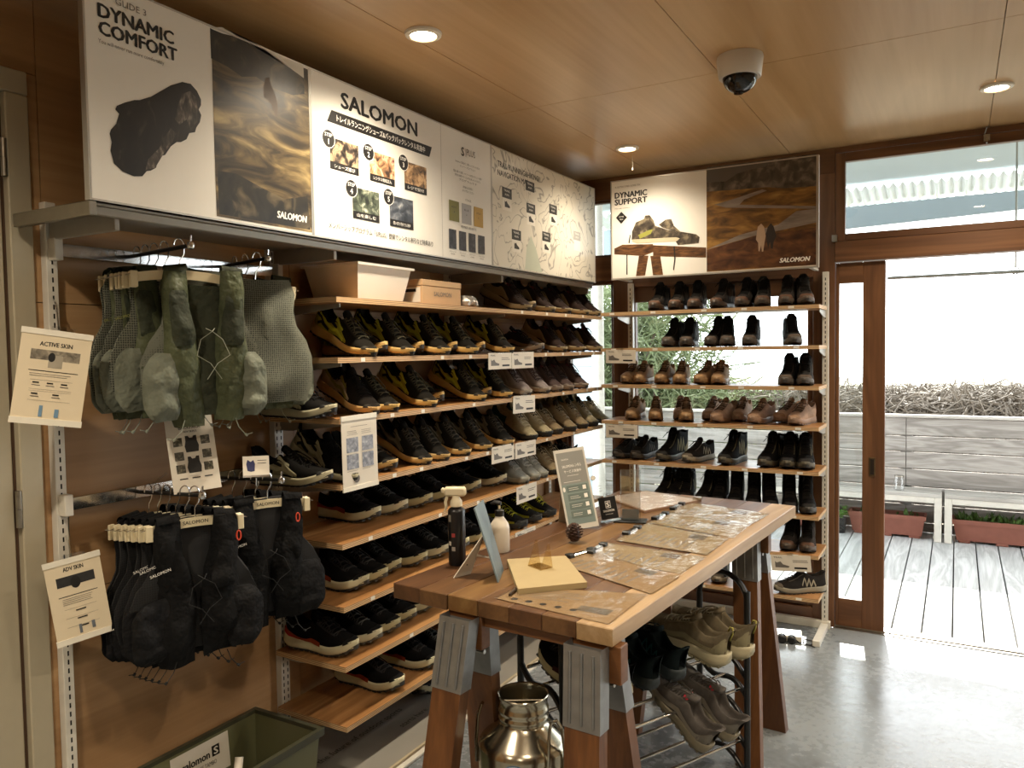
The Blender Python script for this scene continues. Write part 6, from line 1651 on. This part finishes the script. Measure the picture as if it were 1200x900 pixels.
def onq(a, b, off): return q[0] + (q[1] - q[0]) * a + (q[3] - q[0]) * b + nn * off
for (a0, b0, a1, b1, mt, nm) in ((.1, .8, .9, .86, PRINTW, 'text_line'), (.1, .68, .7, .71, PRINTW, 'text_line'), (.1, .5, .8, .53, PRINTW, 'text_line'), (.1, .42, .6, .45, PRINTW, 'text_line'), (.1, .12, .9, .26, plain('print_yellow_green', '#a9a83a', .5), 'highlight')):
    for off in (0.0046, -0.0006):
        MB().add([onq(a0, b0, off), onq(a1, b0, off), onq(a1, b1, off), onq(a0, b1, off)], [(0, 1, 2, 3)]).build(nm, mt, dc_, fix=False)
s0, s1_ = on(531, 677) - zero, on(551, 672) - zero
top0, top1 = onq(0.25, 0.62, -0.004), onq(0.75, 0.62, -0.004)
slab([s0, s1_, top1, top0], 0.003).build('strut', PAPER, dc_)
for f in (.25, .55): 
    a_ = s0.lerp(top0, f) * .6 + s1_.lerp(top1, f) * .4
    MB().box(-.006, .006, -.0015, .0015, -.0015, .0015, Matrix.Translation(a_ + Vector((0, -0.002, 0.002)))).build('slot_mark', INK, dc_)
MB().tube([s0.lerp(top0, .45) * .3 + s1_.lerp(top1, .45) * .7, onq(.5, .25, -.003)], 0.003, 6).build('brace', PAPER, dc_)
# beige board with clear stand
q = [on(*v, ZT + 0.0165) for v in ((594, 655), (663, 651), (688, 682), (607, 690))]
bb = thing('foam_board', 'thick beige board lying askew on the table', 'board', ((q[0].x + q[2].x) / 2, (q[0].y + q[2].y) / 2, ZT + 0.0006))
zero = Vector(bb.location)
mb = MB(); vs = [v - zero for v in q]; lo_ = [Vector((v.x, v.y, 0)) for v in vs]; hi_ = [Vector((v.x, v.y, 0.0155)) for v in vs]
mb.add(lo_ + hi_, [(3, 2, 1, 0), (4, 5, 6, 7)] + [(i, (i + 1) % 4, 4 + (i + 1) % 4, 4 + i) for i in range(4)]); mb.build('board', plain('foam_beige', '#a5926a', .7, 0, .04), bb)
p = on(633, 664, ZT + 0.017)
es = thing('clear_stand', 'small clear acrylic stand on the beige board', 'stand', (p.x, p.y, ZT + 0.0165), D(-25))
ACR = glass('tinted_acrylic', (0.93, 0.86, 0.70), 0.05, 0.08)
MB().box(-0.028, 0.028, -0.022, 0.022, 0, 0.003).build('base_plate', ACR, es)
for s in (-1, 1):
    M_ = Matrix.Translation((s * 0.028, 0, 0)) @ Matrix.Rotation(PI / 2, 4, 'Y').inverted() if False else None
    x = s * 0.0285
    MB().add([(x - .001, -.022, .0), (x - .001, .022, .0), (x - .001, .012, .07), (x - .001, .006, .07), (x + .001, -.022, .0), (x + .001, .022, .0), (x + .001, .012, .07), (x + .001, .006, .07)],
             [(3, 2, 1, 0), (4, 5, 6, 7), (0, 1, 5, 4), (1, 2, 6, 5), (2, 3, 7, 6), (3, 0, 4, 7)]).build('fin', ACR, es)
# laminated order sheets
KRAFT = plain('kraft_sheet', '#8d7350', .6, 0, .06, 10); KRAFT2 = plain('kraft_sheet_pale', '#93805f', .6, 0, .06, 10)
def sleeve_mat():
    m = glass('order_sleeve', (0.96, 0.95, 0.93), 0.10, 0.0, 1.3); nt = m.node_tree
    co = coords(nt); n = N(nt, 'ShaderNodeTexNoise'); n.inputs['Scale'].default_value = 9; n.inputs['Distortion'].default_value = 1.5
    nt.links.new(co, n.inputs['Vector']); bp = N(nt, 'ShaderNodeBump'); bp.inputs['Strength'].default_value = .35; bp.inputs['Distance'].default_value = .01
    nt.links.new(n.outputs['Fac'], bp.inputs['Height'])
    for g in nt.nodes:
        if g.type == 'BSDF_GLOSSY': nt.links.new(bp.outputs[0], g.inputs['Normal'])
    return m
SLV = sleeve_mat()
sheets = [([(607, 688), (758, 697), (713, 732), (582, 702)], 'order sheet with printed dots at the table end over the steel can', 0),
          ([(650, 660), (694, 647), (796, 677), (763, 697)], 'order sheet with its corner curled over the first sheet', 1),
          ([(687, 653), (713, 637), (826, 653), (797, 673)], 'clipped order sheet third from the end over the steel can', 1),
          ([(722, 634), (759, 614), (852, 632), (828, 651)], 'clipped order sheet fourth from the end over the steel can', 1),
          ([(761, 613), (787, 600), (878, 615), (858, 631)], 'clipped order sheet fifth from the end over the steel can', 1),
          ([(782, 602), (806, 589), (900, 603), (878, 616)], 'clipped order sheet at the window end of the table', 1)]
for k, (cs, lb, clipd) in enumerate(sheets):
    z0 = 0.0008 + 0.0012 * (k % 2)
    q = [on(*v) for v in cs]; c_ = (q[0] + q[1] + q[2] + q[3]) / 4
    t = thing('order_sheet', 'sleeved kraft ' + lb, 'sheet', (c_.x, c_.y, ZT + z0))
    q = [v - c_ for v in q]
    NX, NY = 10, 8
    def bil(a, b): return q[0] * (1 - a) * (1 - b) + q[1] * a * (1 - b) + q[2] * a * b + q[3] * (1 - a) * b
    mb = MB(); mb.rows([[Vector((*bil(i / NX, j / NY).xy, 0.0006)) for i in range(NX + 1)] for j in range(NY + 1)]); mb.build('paper', KRAFT if k < 2 else KRAFT2, t)
    u = (q[1] - q[0] + q[2] - q[3]).normalized(); v_ = (q[0] - q[3]).normalized()
    pr = MB()
    pm = INKG
    for r_ in range(9):
        a0 = .1; a1 = .1 + .55 * (0.6 + 0.4 * ((r_ * 7 + k) % 5) / 4); b0 = .12 + r_ * .075
        if k == 0 and r_ > 6: continue
        P_ = [Vector((*bil(a, b).xy, 0.0009)) for a, b in ((a0, b0), (a1, b0), (a1, b0 + .018), (a0, b0 + .018))]
        pr.add(P_, [(0, 1, 2, 3)])
    tag(pr.build('print', pm, t, fix=False), kind='stuff')
    P_ = [Vector((*bil(a, b).xy, 0.0009)) for a, b in ((.66, .62), (.92, .62), (.92, .8), (.66, .8))]
    MB().add(P_, [(0, 1, 2, 3)]).build('stamp_print', plain('stamp_grey', '#5c5142', .5), t, fix=False)
    if k == 0:
        for a in range(5):
            cc = bil(.13 + a * .13, .82); pts = [cc + u * 0.009 * math.cos(2 * PI * g / 12) + v_ * 0.009 * math.sin(2 * PI * g / 12) for g in range(12)]
            MB().add([(g.x, g.y, 0.001) for g in pts], [list(range(12))]).build('dot_print', INK, t, fix=False)
    sv = MB(); rr = []
    for j in range(NY * 2 + 1):
        row = []
        for i in range(NX * 2 + 1):
            a, b = i / NX / 2, j / NY / 2; g = bil(a * 1.04 - .02, b * 1.04 - .02)
            e = math.sin(PI * a) * math.sin(PI * b)
            zz = 0.0016 + 0.004 * max(0, noise.noise(Vector((g.x * 14 + k, g.y * 14, k * 3.1))) + .25) * e ** .5
            if k == 1 and b > .9: zz += 0.006 * (b - .9) / .1
            row.append((g.x, g.y, zz))
        rr.append(row)
    sv.rows(rr[::-1] if (Vector(rr[0][-1]) - Vector(rr[0][0])).cross(Vector(rr[-1][0]) - Vector(rr[0][0])).z < 0 else rr); sv.build('sleeve', SLV, t, True, fix=False)
    if clipd:
        cp = (q[0] + q[1]) / 2 if k > 1 else q[0] * .3 + q[1] * .7
        e = (q[1] - q[0]).normalized(); f_ = Vector((-e.y, e.x, 0))
        M_ = Matrix((e, f_, Vector((0, 0, 1)))).transposed().to_4x4(); M_.translation = Vector((cp.x, cp.y, 0))
        MB().box(-0.055, 0.055, -0.006, 0.012, 0.0, 0.008, M_, c=.002).build('clip_bar', CHROME, t)
        for s in (-1, 1): MB().box(s * 0.05 - .012, s * .05 + .012, -0.010, 0.014, 0.0005, 0.012, M_, c=.002).build('clip_end', BLACKP, t)
# far folder on the left
q = [on(*v, ZT + .012) for v in ((712, 582), (757, 574), (822, 585), (755, 598))]; c_ = (q[0] + q[2]) / 2
t = thing('clipboard', 'pinkish laminated clipboard with a metal clip beside the clear sign holder', 'clipboard', (c_.x, c_.y, ZT + 0.0006))
vs = [v - c_ for v in q]
MB().add([Vector((v.x, v.y, 0)) for v in vs] + [Vector((v.x, v.y, 0.008)) for v in vs], [(3, 2, 1, 0), (4, 5, 6, 7)] + [(i, (i + 1) % 4, 4 + (i + 1) % 4, 4 + i) for i in range(4)]).build('board', plain('clipboard_brown', '#8a6a50', .5), t)
MB().add([Vector((v.x * .95, v.y * .95, 0.0088)) for v in vs], [(0, 1, 2, 3)]).build('paper', plain('paper_pink', '#c9b7a8', .3, 0, .05), t)
MB().add([Vector((v.x * .98, v.y * .98, 0.0105)) for v in vs], [(0, 1, 2, 3)]).build('sleeve', SLV, t, fix=False)
MB().box(-.02, .02, -.012, .012, .009, .02, Matrix.Translation(Vector((vs[2].x * .92, vs[2].y * .92, 0))), c=.003).build('clip', CHROME, t)
# pen
a_, b_ = on(597, 697, ZT + .006), on(606, 689, ZT + .006)
MB().tube([a_, a_ * .9 + b_ * .1, b_], [0.003, 0.0042, 0.0042], 8).build('pen', plain('pen_dark', '#3a2c20', .3, .3), None, True)
tag(bpy.data.objects['pen'], 'short dark pen beside the beige board', 'pen')
# tall leaning menu stand
c, sh, w_, h_ = card([(650, 530), (685.5, 521), (700, 618), (664, 621)], on(682, 620), (0.55, -0.80, 0.28), 'menu_stand', 'tall leaning grey-green printed stand next to the pine cone', 'stand', mat=plain('stand_white', '#c9c5bb', .4, 0, .03), th=.008)
TEALG = photo('print_grey_green', [(0.3, '#6f7f7c'), (0.6, '#86938e'), (0.8, '#95a09a')], 6, 3, .3)
sh.rect(w_ * .06, h_ * .06, w_ * .94, h_ * .96, plain('print_warm_grey', '#8a8a85', .35, 0, .04, 6), 'face_print')
sh.rect(w_ * .06, h_ * .06, w_ * .94, h_ * .56, TEALG, 'face_print')
sh.txt('SALOMON', w_ * .2, h_ * .86, w_ * .22, h_ * .02, PRINTW); sh.txt('SALOMONレンタル', w_ * .5, h_ * .765, w_ * .62, h_ * .04, PRINTW, 'CENTER', .01); sh.txt('サービス実施中', w_ * .5, h_ * .70, w_ * .56, h_ * .035, PRINTW, 'CENTER', .01)
lines(sh, w_ * .3, h_ * .665, w_ * .4, 1, .01, PRINTW); lines(sh, w_ * .15, h_ * .59, w_ * .6, 1, .01, PRINTW)
for k in range(4):
    y0 = h_ * (.455 - .105 * k)
    sh.rect(w_ * .2, y0, w_ * .88, y0 + h_ * .085, plain('print_row_dark', '#68756f', .4, 0, .04), 'row_print')
    sh.rect(w_ * .72, y0 + h_ * .02, w_ * .83, y0 + h_ * .07, PRINTW, 'icon_print'); lines(sh, w_ * .27, y0 + h_ * .055, w_ * .35, 2, h_ * .022, PRINTW)
sh.ellipse(w_ * .12, h_ * .5, w_ * .04, h_ * .03, PRINTW, 'icon_print')
Lm = c.matrix_basis.inverted()
bk = [on(655, 619, ZT), on(668, 622, ZT)]
q = [Vector((0.004, 0.0, -.009)), Vector((w_ * .9, 0.0, -.009)), Vector((w_ * .9, h_ * .55, -.009)), Vector((0.004, h_ * .55, -.009))]
wb = c.matrix_basis; down = (wb.to_3x3().inverted() @ Vector((0, 0, -1)))
back = wb.to_3x3().inverted() @ Vector((-0.5, 0.75, 0)).normalized()
zlow = [((wb @ v).z - ZT) for v in q]
P_ = [q[3] + Vector((0, 0, 0)), q[2], q[2] + down * zlow[2] + back * .07, q[3] + down * zlow[3] + back * .07]
slab(P_, .003).build('back_leg', plain('card_back', '#a8997f', .7), c)
# pine cone
p = on(673, 636); pc_ = thing('pine_cone', 'small brown pine cone on the table', 'pine cone', (p.x, p.y, ZT))
PCM = plain('cone_brown', '#4a3022', .7, 0, .3, 60)
MB().lathe([(0, .004), (.012, .006), (.018, .02), (.016, .04), (.008, .056), (0, .06)], 12).build('core', PCM, pc_, True)
sc_ = MB()
for i in range(70):
    f = i / 69; a = i * 2.39996; z_ = .004 + .056 * f; r_ = .026 * math.sin(PI * (.18 + .78 * f)) + .004
    d_ = Vector((math.cos(a), math.sin(a), .35)).normalized(); s_ = Vector((-math.sin(a), math.cos(a), 0)); b0 = Vector((0, 0, z_)) + d_ * r_ * .4; tip = Vector((0, 0, z_)) + d_ * r_
    w0 = .003; w1 = .0065; up = Vector((0, 0, .0022))
    sc_.add([b0 - s_ * w0, b0 + s_ * w0, tip + s_ * w1, tip + d_ * .003, tip - s_ * w1, tip + up - s_ * w1 * .8, tip + up + s_ * w1 * .8], [(0, 1, 2, 3, 4), (0, 1, 6, 5), (4, 3, 2, 6, 5)])
tag(sc_.build('scales', PCM, pc_, fix=False), kind='stuff')
# black emblem card in a clear holder
c, sh, w_, h_ = card([(701, 584), (721, 581), (724.5, 606), (705, 610)], on(716, 612), (0.42, -0.88, 0.1), 'emblem_card', 'small black card with a white emblem in a clear holder', 'card', mat=plain('card_black', '#131314', .45))
sh.rect(w_ * .36, h_ * .5, w_ * .66, h_ * .82, PRINTW, 'emblem'); sh.rect(w_ * .385, h_ * .525, w_ * .635, h_ * .795, plain('card_black', '#131314', .45), 'emblem')
sh.txt('S', w_ * .51, h_ * .56, w_ * .17, h_ * .2, PRINTW, 'CENTER', .05); sh.txt('SALOMON', w_ * .5, h_ * .33, w_ * .64, h_ * .1, PRINTW, 'CENTER', .02); sh.txt('RUNNING BASE', w_ * .5, h_ * .2, w_ * .44, h_ * .035, PRINTW, 'CENTER')
zz = (c.matrix_basis.translation.z - ZT)
MB().box(-.004, w_ + .004, -zz + .001, h_ + .004, -.005, -.003).box(-.004, w_ + .004, -zz + .001, -zz + .004, -.005, .03).build('holder', CLEAR, c)
MB().tube([(w_ * .5 + .008 * math.cos(a), h_ + .006 + .009 * math.sin(a), 0) for a in [PI * k / 8 for k in range(9)]], .0012, 6).build('loop', CLEAR, c)
# clear sheet with a round diagram, behind
c, sh, w_, h_ = card([(690, 547), (711, 541), (714, 592), (694, 598)], on(706, 606) + Vector((0.0, .04, 0)), (0.42, -0.88, 0.12), 'clear_sheet', 'clear acrylic sheet with a round line drawing behind the black card', 'sheet', mat=CLEAR)
sh.ellipse(w_ * .3, h_ * .72, w_ * .14, w_ * .14, INKG, 'line_print'); sh.ellipse(w_ * .3, h_ * .72, w_ * .12, w_ * .12, PRINTW, 'line_print'); lines(sh, w_ * .2, h_ * .5, w_ * .5, 3, h_ * .06, INKG)
zz = (c.matrix_basis.translation.z - ZT); MB().box(0, w_, -zz + .001, -.0005, -.0025, .02).build('foot', CLEAR, c)
# upright clear sign holder on a black base
p = on(739, 611); ah = thing('sign_holder', 'upright clear acrylic sign holder on a black base', 'sign holder', (p.x, p.y, ZT), D(14))
MB().box(-.058, .058, -.035, .035, .0008, .006, c=.001).build('base', BLACKP, ah)
MB().box(-.036, .036, -.004, -.002, .0065, .19).build('front_sheet', CLEAR, ah); MB().box(-.036, .036, .002, .004, .0065, .19).build('rear_sheet', CLEAR, ah)
MB().box(-.036, -.034, -.0019, .0019, .0065, .19).build('side_strip', CLEAR, ah); MB().box(.034, .036, -.0019, .0019, .0065, .19).build('side_strip', CLEAR, ah)
MB().box(-.03, .03, -.0019, .0019, .0065, .045).build('insert', plain('insert_grey', '#6f7474', .4), ah)

# ================================================================ steel can
p = onz(613, 812, 0.60); can = thing('milk_can', 'shiny steel water can with two handles under the table', 'can', (p.x, p.y, 0))
CANM = plain('brushed_steel', '#b3ab98', 0.2, 1.0, 0.06, 5)
R_ = 0.119
prof = [(0, .002), (R_ - .004, .002), (R_, .008), (R_, .468), (R_ - .002, .478), (R_ - .012, .490), (.074, .520), (.067, .528), (.064, .532), (.064, .536), (.067, .541), (.067, .546), (.064, .551), (.064, .556), (.067, .561), (.067, .566), (.064, .571), (.064, .592), (.067, .596), (.0675, .600), (.066, .602), (.063, .600), (.061, .592), (.061, .530), (.058, .522), (.1, .49), (.112, .46), (.112, .012), (0, .01)]
MB().lathe(prof, 48).build('body', CANM, can, True)
for s, a0 in ((-1, D(196)), (1, D(-18))):
    u = Vector((math.cos(a0), math.sin(a0), 0)); v = Vector((-u.y, u.x, 0))
    pts = [u * .117 - v * .03 + Vector((0, 0, .43)), u * .122 - v * .03 + Vector((0, 0, .47)), u * .118 - v * .022 + Vector((0, 0, .54)), u * .112 - v * .01 + Vector((0, 0, .562)), u * .112 + v * .01 + Vector((0, 0, .562)), u * .118 + v * .022 + Vector((0, 0, .54)), u * .122 + v * .03 + Vector((0, 0, .47)), u * .117 + v * .03 + Vector((0, 0, .43))]
    MB().tube(pts, .0045, 8).build('handle', CANM, can, True)
    for k in (-1, 1): MB().box(-.006, .006, -.004, .004, -.02, .02, Matrix.Translation(u * .1205 + v * .03 * k + Vector((0, 0, .44))) @ Matrix.Rotation(a0 + PI / 2, 4, 'Z'), c=.002).build('handle_lug', CANM, can)
MB().tube([Vector((-.05, -.02, .577)), Vector((.045, .03, .579))], .0025, 6).build('cross_bar', CANM, can, True)
ac = math.atan2(-p.y, -p.x) - 0.20      # towards the camera, a little left
BLUES = plain('sticker_blue', '#2f5f8a', .4, 0, .03)
def wrap(r, x, y): a = ac + x / R_; return Vector((r * math.cos(a), r * math.sin(a), .425 + y))
def disc(rad, r, mat, nm, n=28, shape=None):
    mb = MB(); rows = []
    for j in range(5): rows.append([wrap(r, rad * j / 4 * math.cos(2 * PI * k / n), rad * j / 4 * math.sin(2 * PI * k / n)) for k in range(n)])
    mb.rows(rows, True); mb.build(nm, mat, can, True, fix=False)
disc(.042, R_ + .0006, BLUES, 'sticker')
mb = MB(); dp = [(0, .026), (.007, .012), (.012, 0), (.011, -.009), (.005, -.015), (-.005, -.015), (-.011, -.009), (-.012, 0), (-.007, .012)]
mb.add([wrap(R_ + .0010, a, b) for a, b in dp], [list(range(9))]); mb.build('drop_print', PRINTW, can, fix=False)
mb = MB(); rg_ = [(.004 * math.cos(k * .5), .004 * math.sin(k * .5) - .004) for k in range(11)]
mb.add([wrap(R_ + .0014, a, b) for a, b in rg_], [list(range(11))]); mb.build('drop_print', BLUES, can, fix=False)
word = 'FREE WATER REFILL'
for k, ch in enumerate(word):
    if ch == ' ': continue
    th_ = PI / 2 + 1.15 - 2.3 * k / (len(word) - 1); x_, y_ = .034 * math.cos(th_), .034 * math.sin(th_)
    pos = wrap(R_ + .0012, x_, y_); aa = ac + x_ / R_; n_ = Vector((math.cos(aa), math.sin(aa), 0)); tdir = Vector((-math.sin(aa), math.cos(aa), 0)); rt = th_ - PI / 2
    u = tdir * math.cos(rt) + Vector((0, 0, 1)) * math.sin(rt)
    text(ch, frame(pos, u, n_), None, .0062, PRINTW, can, 'CENTER', .02)

# ================================================================ shoe rack under the table
FRp, FLp = Vector((-0.622, 2.69, 0)), Vector((-0.985, 1.985, 0))
rd = (FRp - FLp).normalized(); rp = Vector((-rd.y, rd.x, 0)); DEP = 0.22
rk = thing('shoe_rack', 'black tube shoe rack with chrome rods under the table', 'shoe rack', tuple((FRp + FLp) / 2 + rp * DEP / 2))
ro = Vector(rk.location)
TIER = [(0.445, 0.52), (0.285, 0.36), (0.10, 0.17)]
for e in (FLp, FRp):
    f0 = e - ro; b0 = e + rp * DEP - ro
    MB().tube([f0, f0 + Vector((0, 0, .655))], .011, 10).build('post', BLACKP, rk, True)
    MB().tube([b0, b0 + Vector((0, 0, .60))], .011, 10).build('post', BLACKP, rk, True)
    pts = [f0 + Vector((0, 0, .58))] + [f0.lerp(b0, .5 - .5 * math.cos(PI * k / 10)) + Vector((0, 0, .62 - .02 * k / 10 + .09 * math.sin(PI * k / 10))) for k in range(0, 11)] + [b0 + Vector((0, 0, .58))]
    MB().tube(pts[1:-1], .010, 8).build('top_arch', BLACKP, rk, True)
    for zf, zb_ in TIER:
        pts = [f0.lerp(b0, k / 10) + Vector((0, 0, zf + (zb_ - zf) * k / 10 + .022 * math.sin(2 * PI * k / 10))) for k in range(11)]
        MB().tube(pts, .010, 8).build('tier_bar', BLACKP, rk, True)
        pts = [f0.lerp(b0, k / 10) + Vector((0, 0, zf - .10 + .07 * math.sin(PI * k / 10))) for k in range(11)]
        MB().tube(pts, .009, 8).build('arch', BLACKP, rk, True)
    for b in (f0, b0): MB().lathe([(.014, 0), (.015, .02), (.012, .022)], 10, Matrix.Translation(b), cap0=True).build('foot_cap', BLACKP, rk, True)
for zf, zb_ in TIER:
    for fr_ in (0.12, 0.45, 0.82):
        a_ = FLp + rp * DEP * fr_ - ro; b_ = FRp + rp * DEP * fr_ - ro; zz = zf + (zb_ - zf) * fr_ + .012
        MB().tube([a_ + Vector((0, 0, zz)), b_ + Vector((0, 0, zz))], .006, 10).build('rod', CHROME, rk, True)
ry = math.atan2(rp.y, rp.x)
def rackshoe(key, f, tier, label, off=0.0, tilt=-16, yaw=0.0, sc=1.0, dz=0.0):
    zf, zb_ = TIER[tier]
    p = FLp.lerp(FRp, f) + rp * (0.205 + off)
    t = shoe(key, (p.x, p.y, 0), ry + yaw, label, 'shoes on the rack', D(tilt), sc=sc)
    # rest on the rods: heel low at the front, toe high at the back
    t.location.z += zf + 0.020 + off * 0.2 + dz
    return t
rackshoe('dad', 0.80, 0, 'chunky beige trainer on the upper rack tier next to the post', tilt=-12, yaw=0.25, sc=1.05)
rackshoe('dad', 0.66, 0, 'chunky beige trainer on the upper rack tier with laces trailing', tilt=-12, yaw=0.25, sc=1.05)
rackshoe('tealdark', 0.50, 0, 'dark teal trail shoe on the upper rack tier')
rackshoe('tealdark', 0.36, 0, 'dark teal trail shoe on the upper rack tier beside its twin')
rackshoe('black', 0.22, 0, 'black running shoe on the upper rack tier behind the steel can')
rackshoe('black', 0.09, 0, 'black running shoe at the end of the upper rack tier')
rackshoe('greyred', 0.78, 1, 'grey trail shoe with red lace loop on the lower rack tier', tilt=-36, yaw=.1, dz=-.10, off=-.03)
rackshoe('greyred', 0.63, 1, 'grey trail shoe with red lace loop beside its twin on the lower tier', tilt=-36, yaw=.1, dz=-.10, off=-.03)
rackshoe('blackwhite', 0.30, 2, 'black running shoe on the lowest rack tier by the steel can', tilt=-18)
rackshoe('blackwhite', 0.16, 2, 'black running shoe at the end of the lowest rack tier', tilt=-18)

# ================================================================ gadget with cables on the floor by the window unit
p = onz(925, 748, 0.0)
g = thing('cable_box', 'white flat box with black knobs and looped cable on the floor', 'cable box', (p.x, p.y, 0), D(10))
MB().box(-.10, .06, -.05, .05, .001, .03, c=.004).build('case', WHITEP, g)
for x, r_ in ((-.035, .022), (.012, .020)): MB().lathe([(0, 0), (r_, 0), (r_, .03), (r_ * .7, .036), (0, .036)], 16, Matrix.Translation((x, -.052, .02)) @ Matrix.Rotation(PI / 2, 4, 'X')).build('plug', BLACKP, g, True)
MB().tube([(.03, -.05, .012), (.06, -.08, .004), (.11, -.07, .004), (.12, -.02, .004), (.07, 0.0, .004), (.065, -.06, .006), (.12, -.10, .004)], .003, 6).build('cable', BLACKP, g, True)

flush_text()
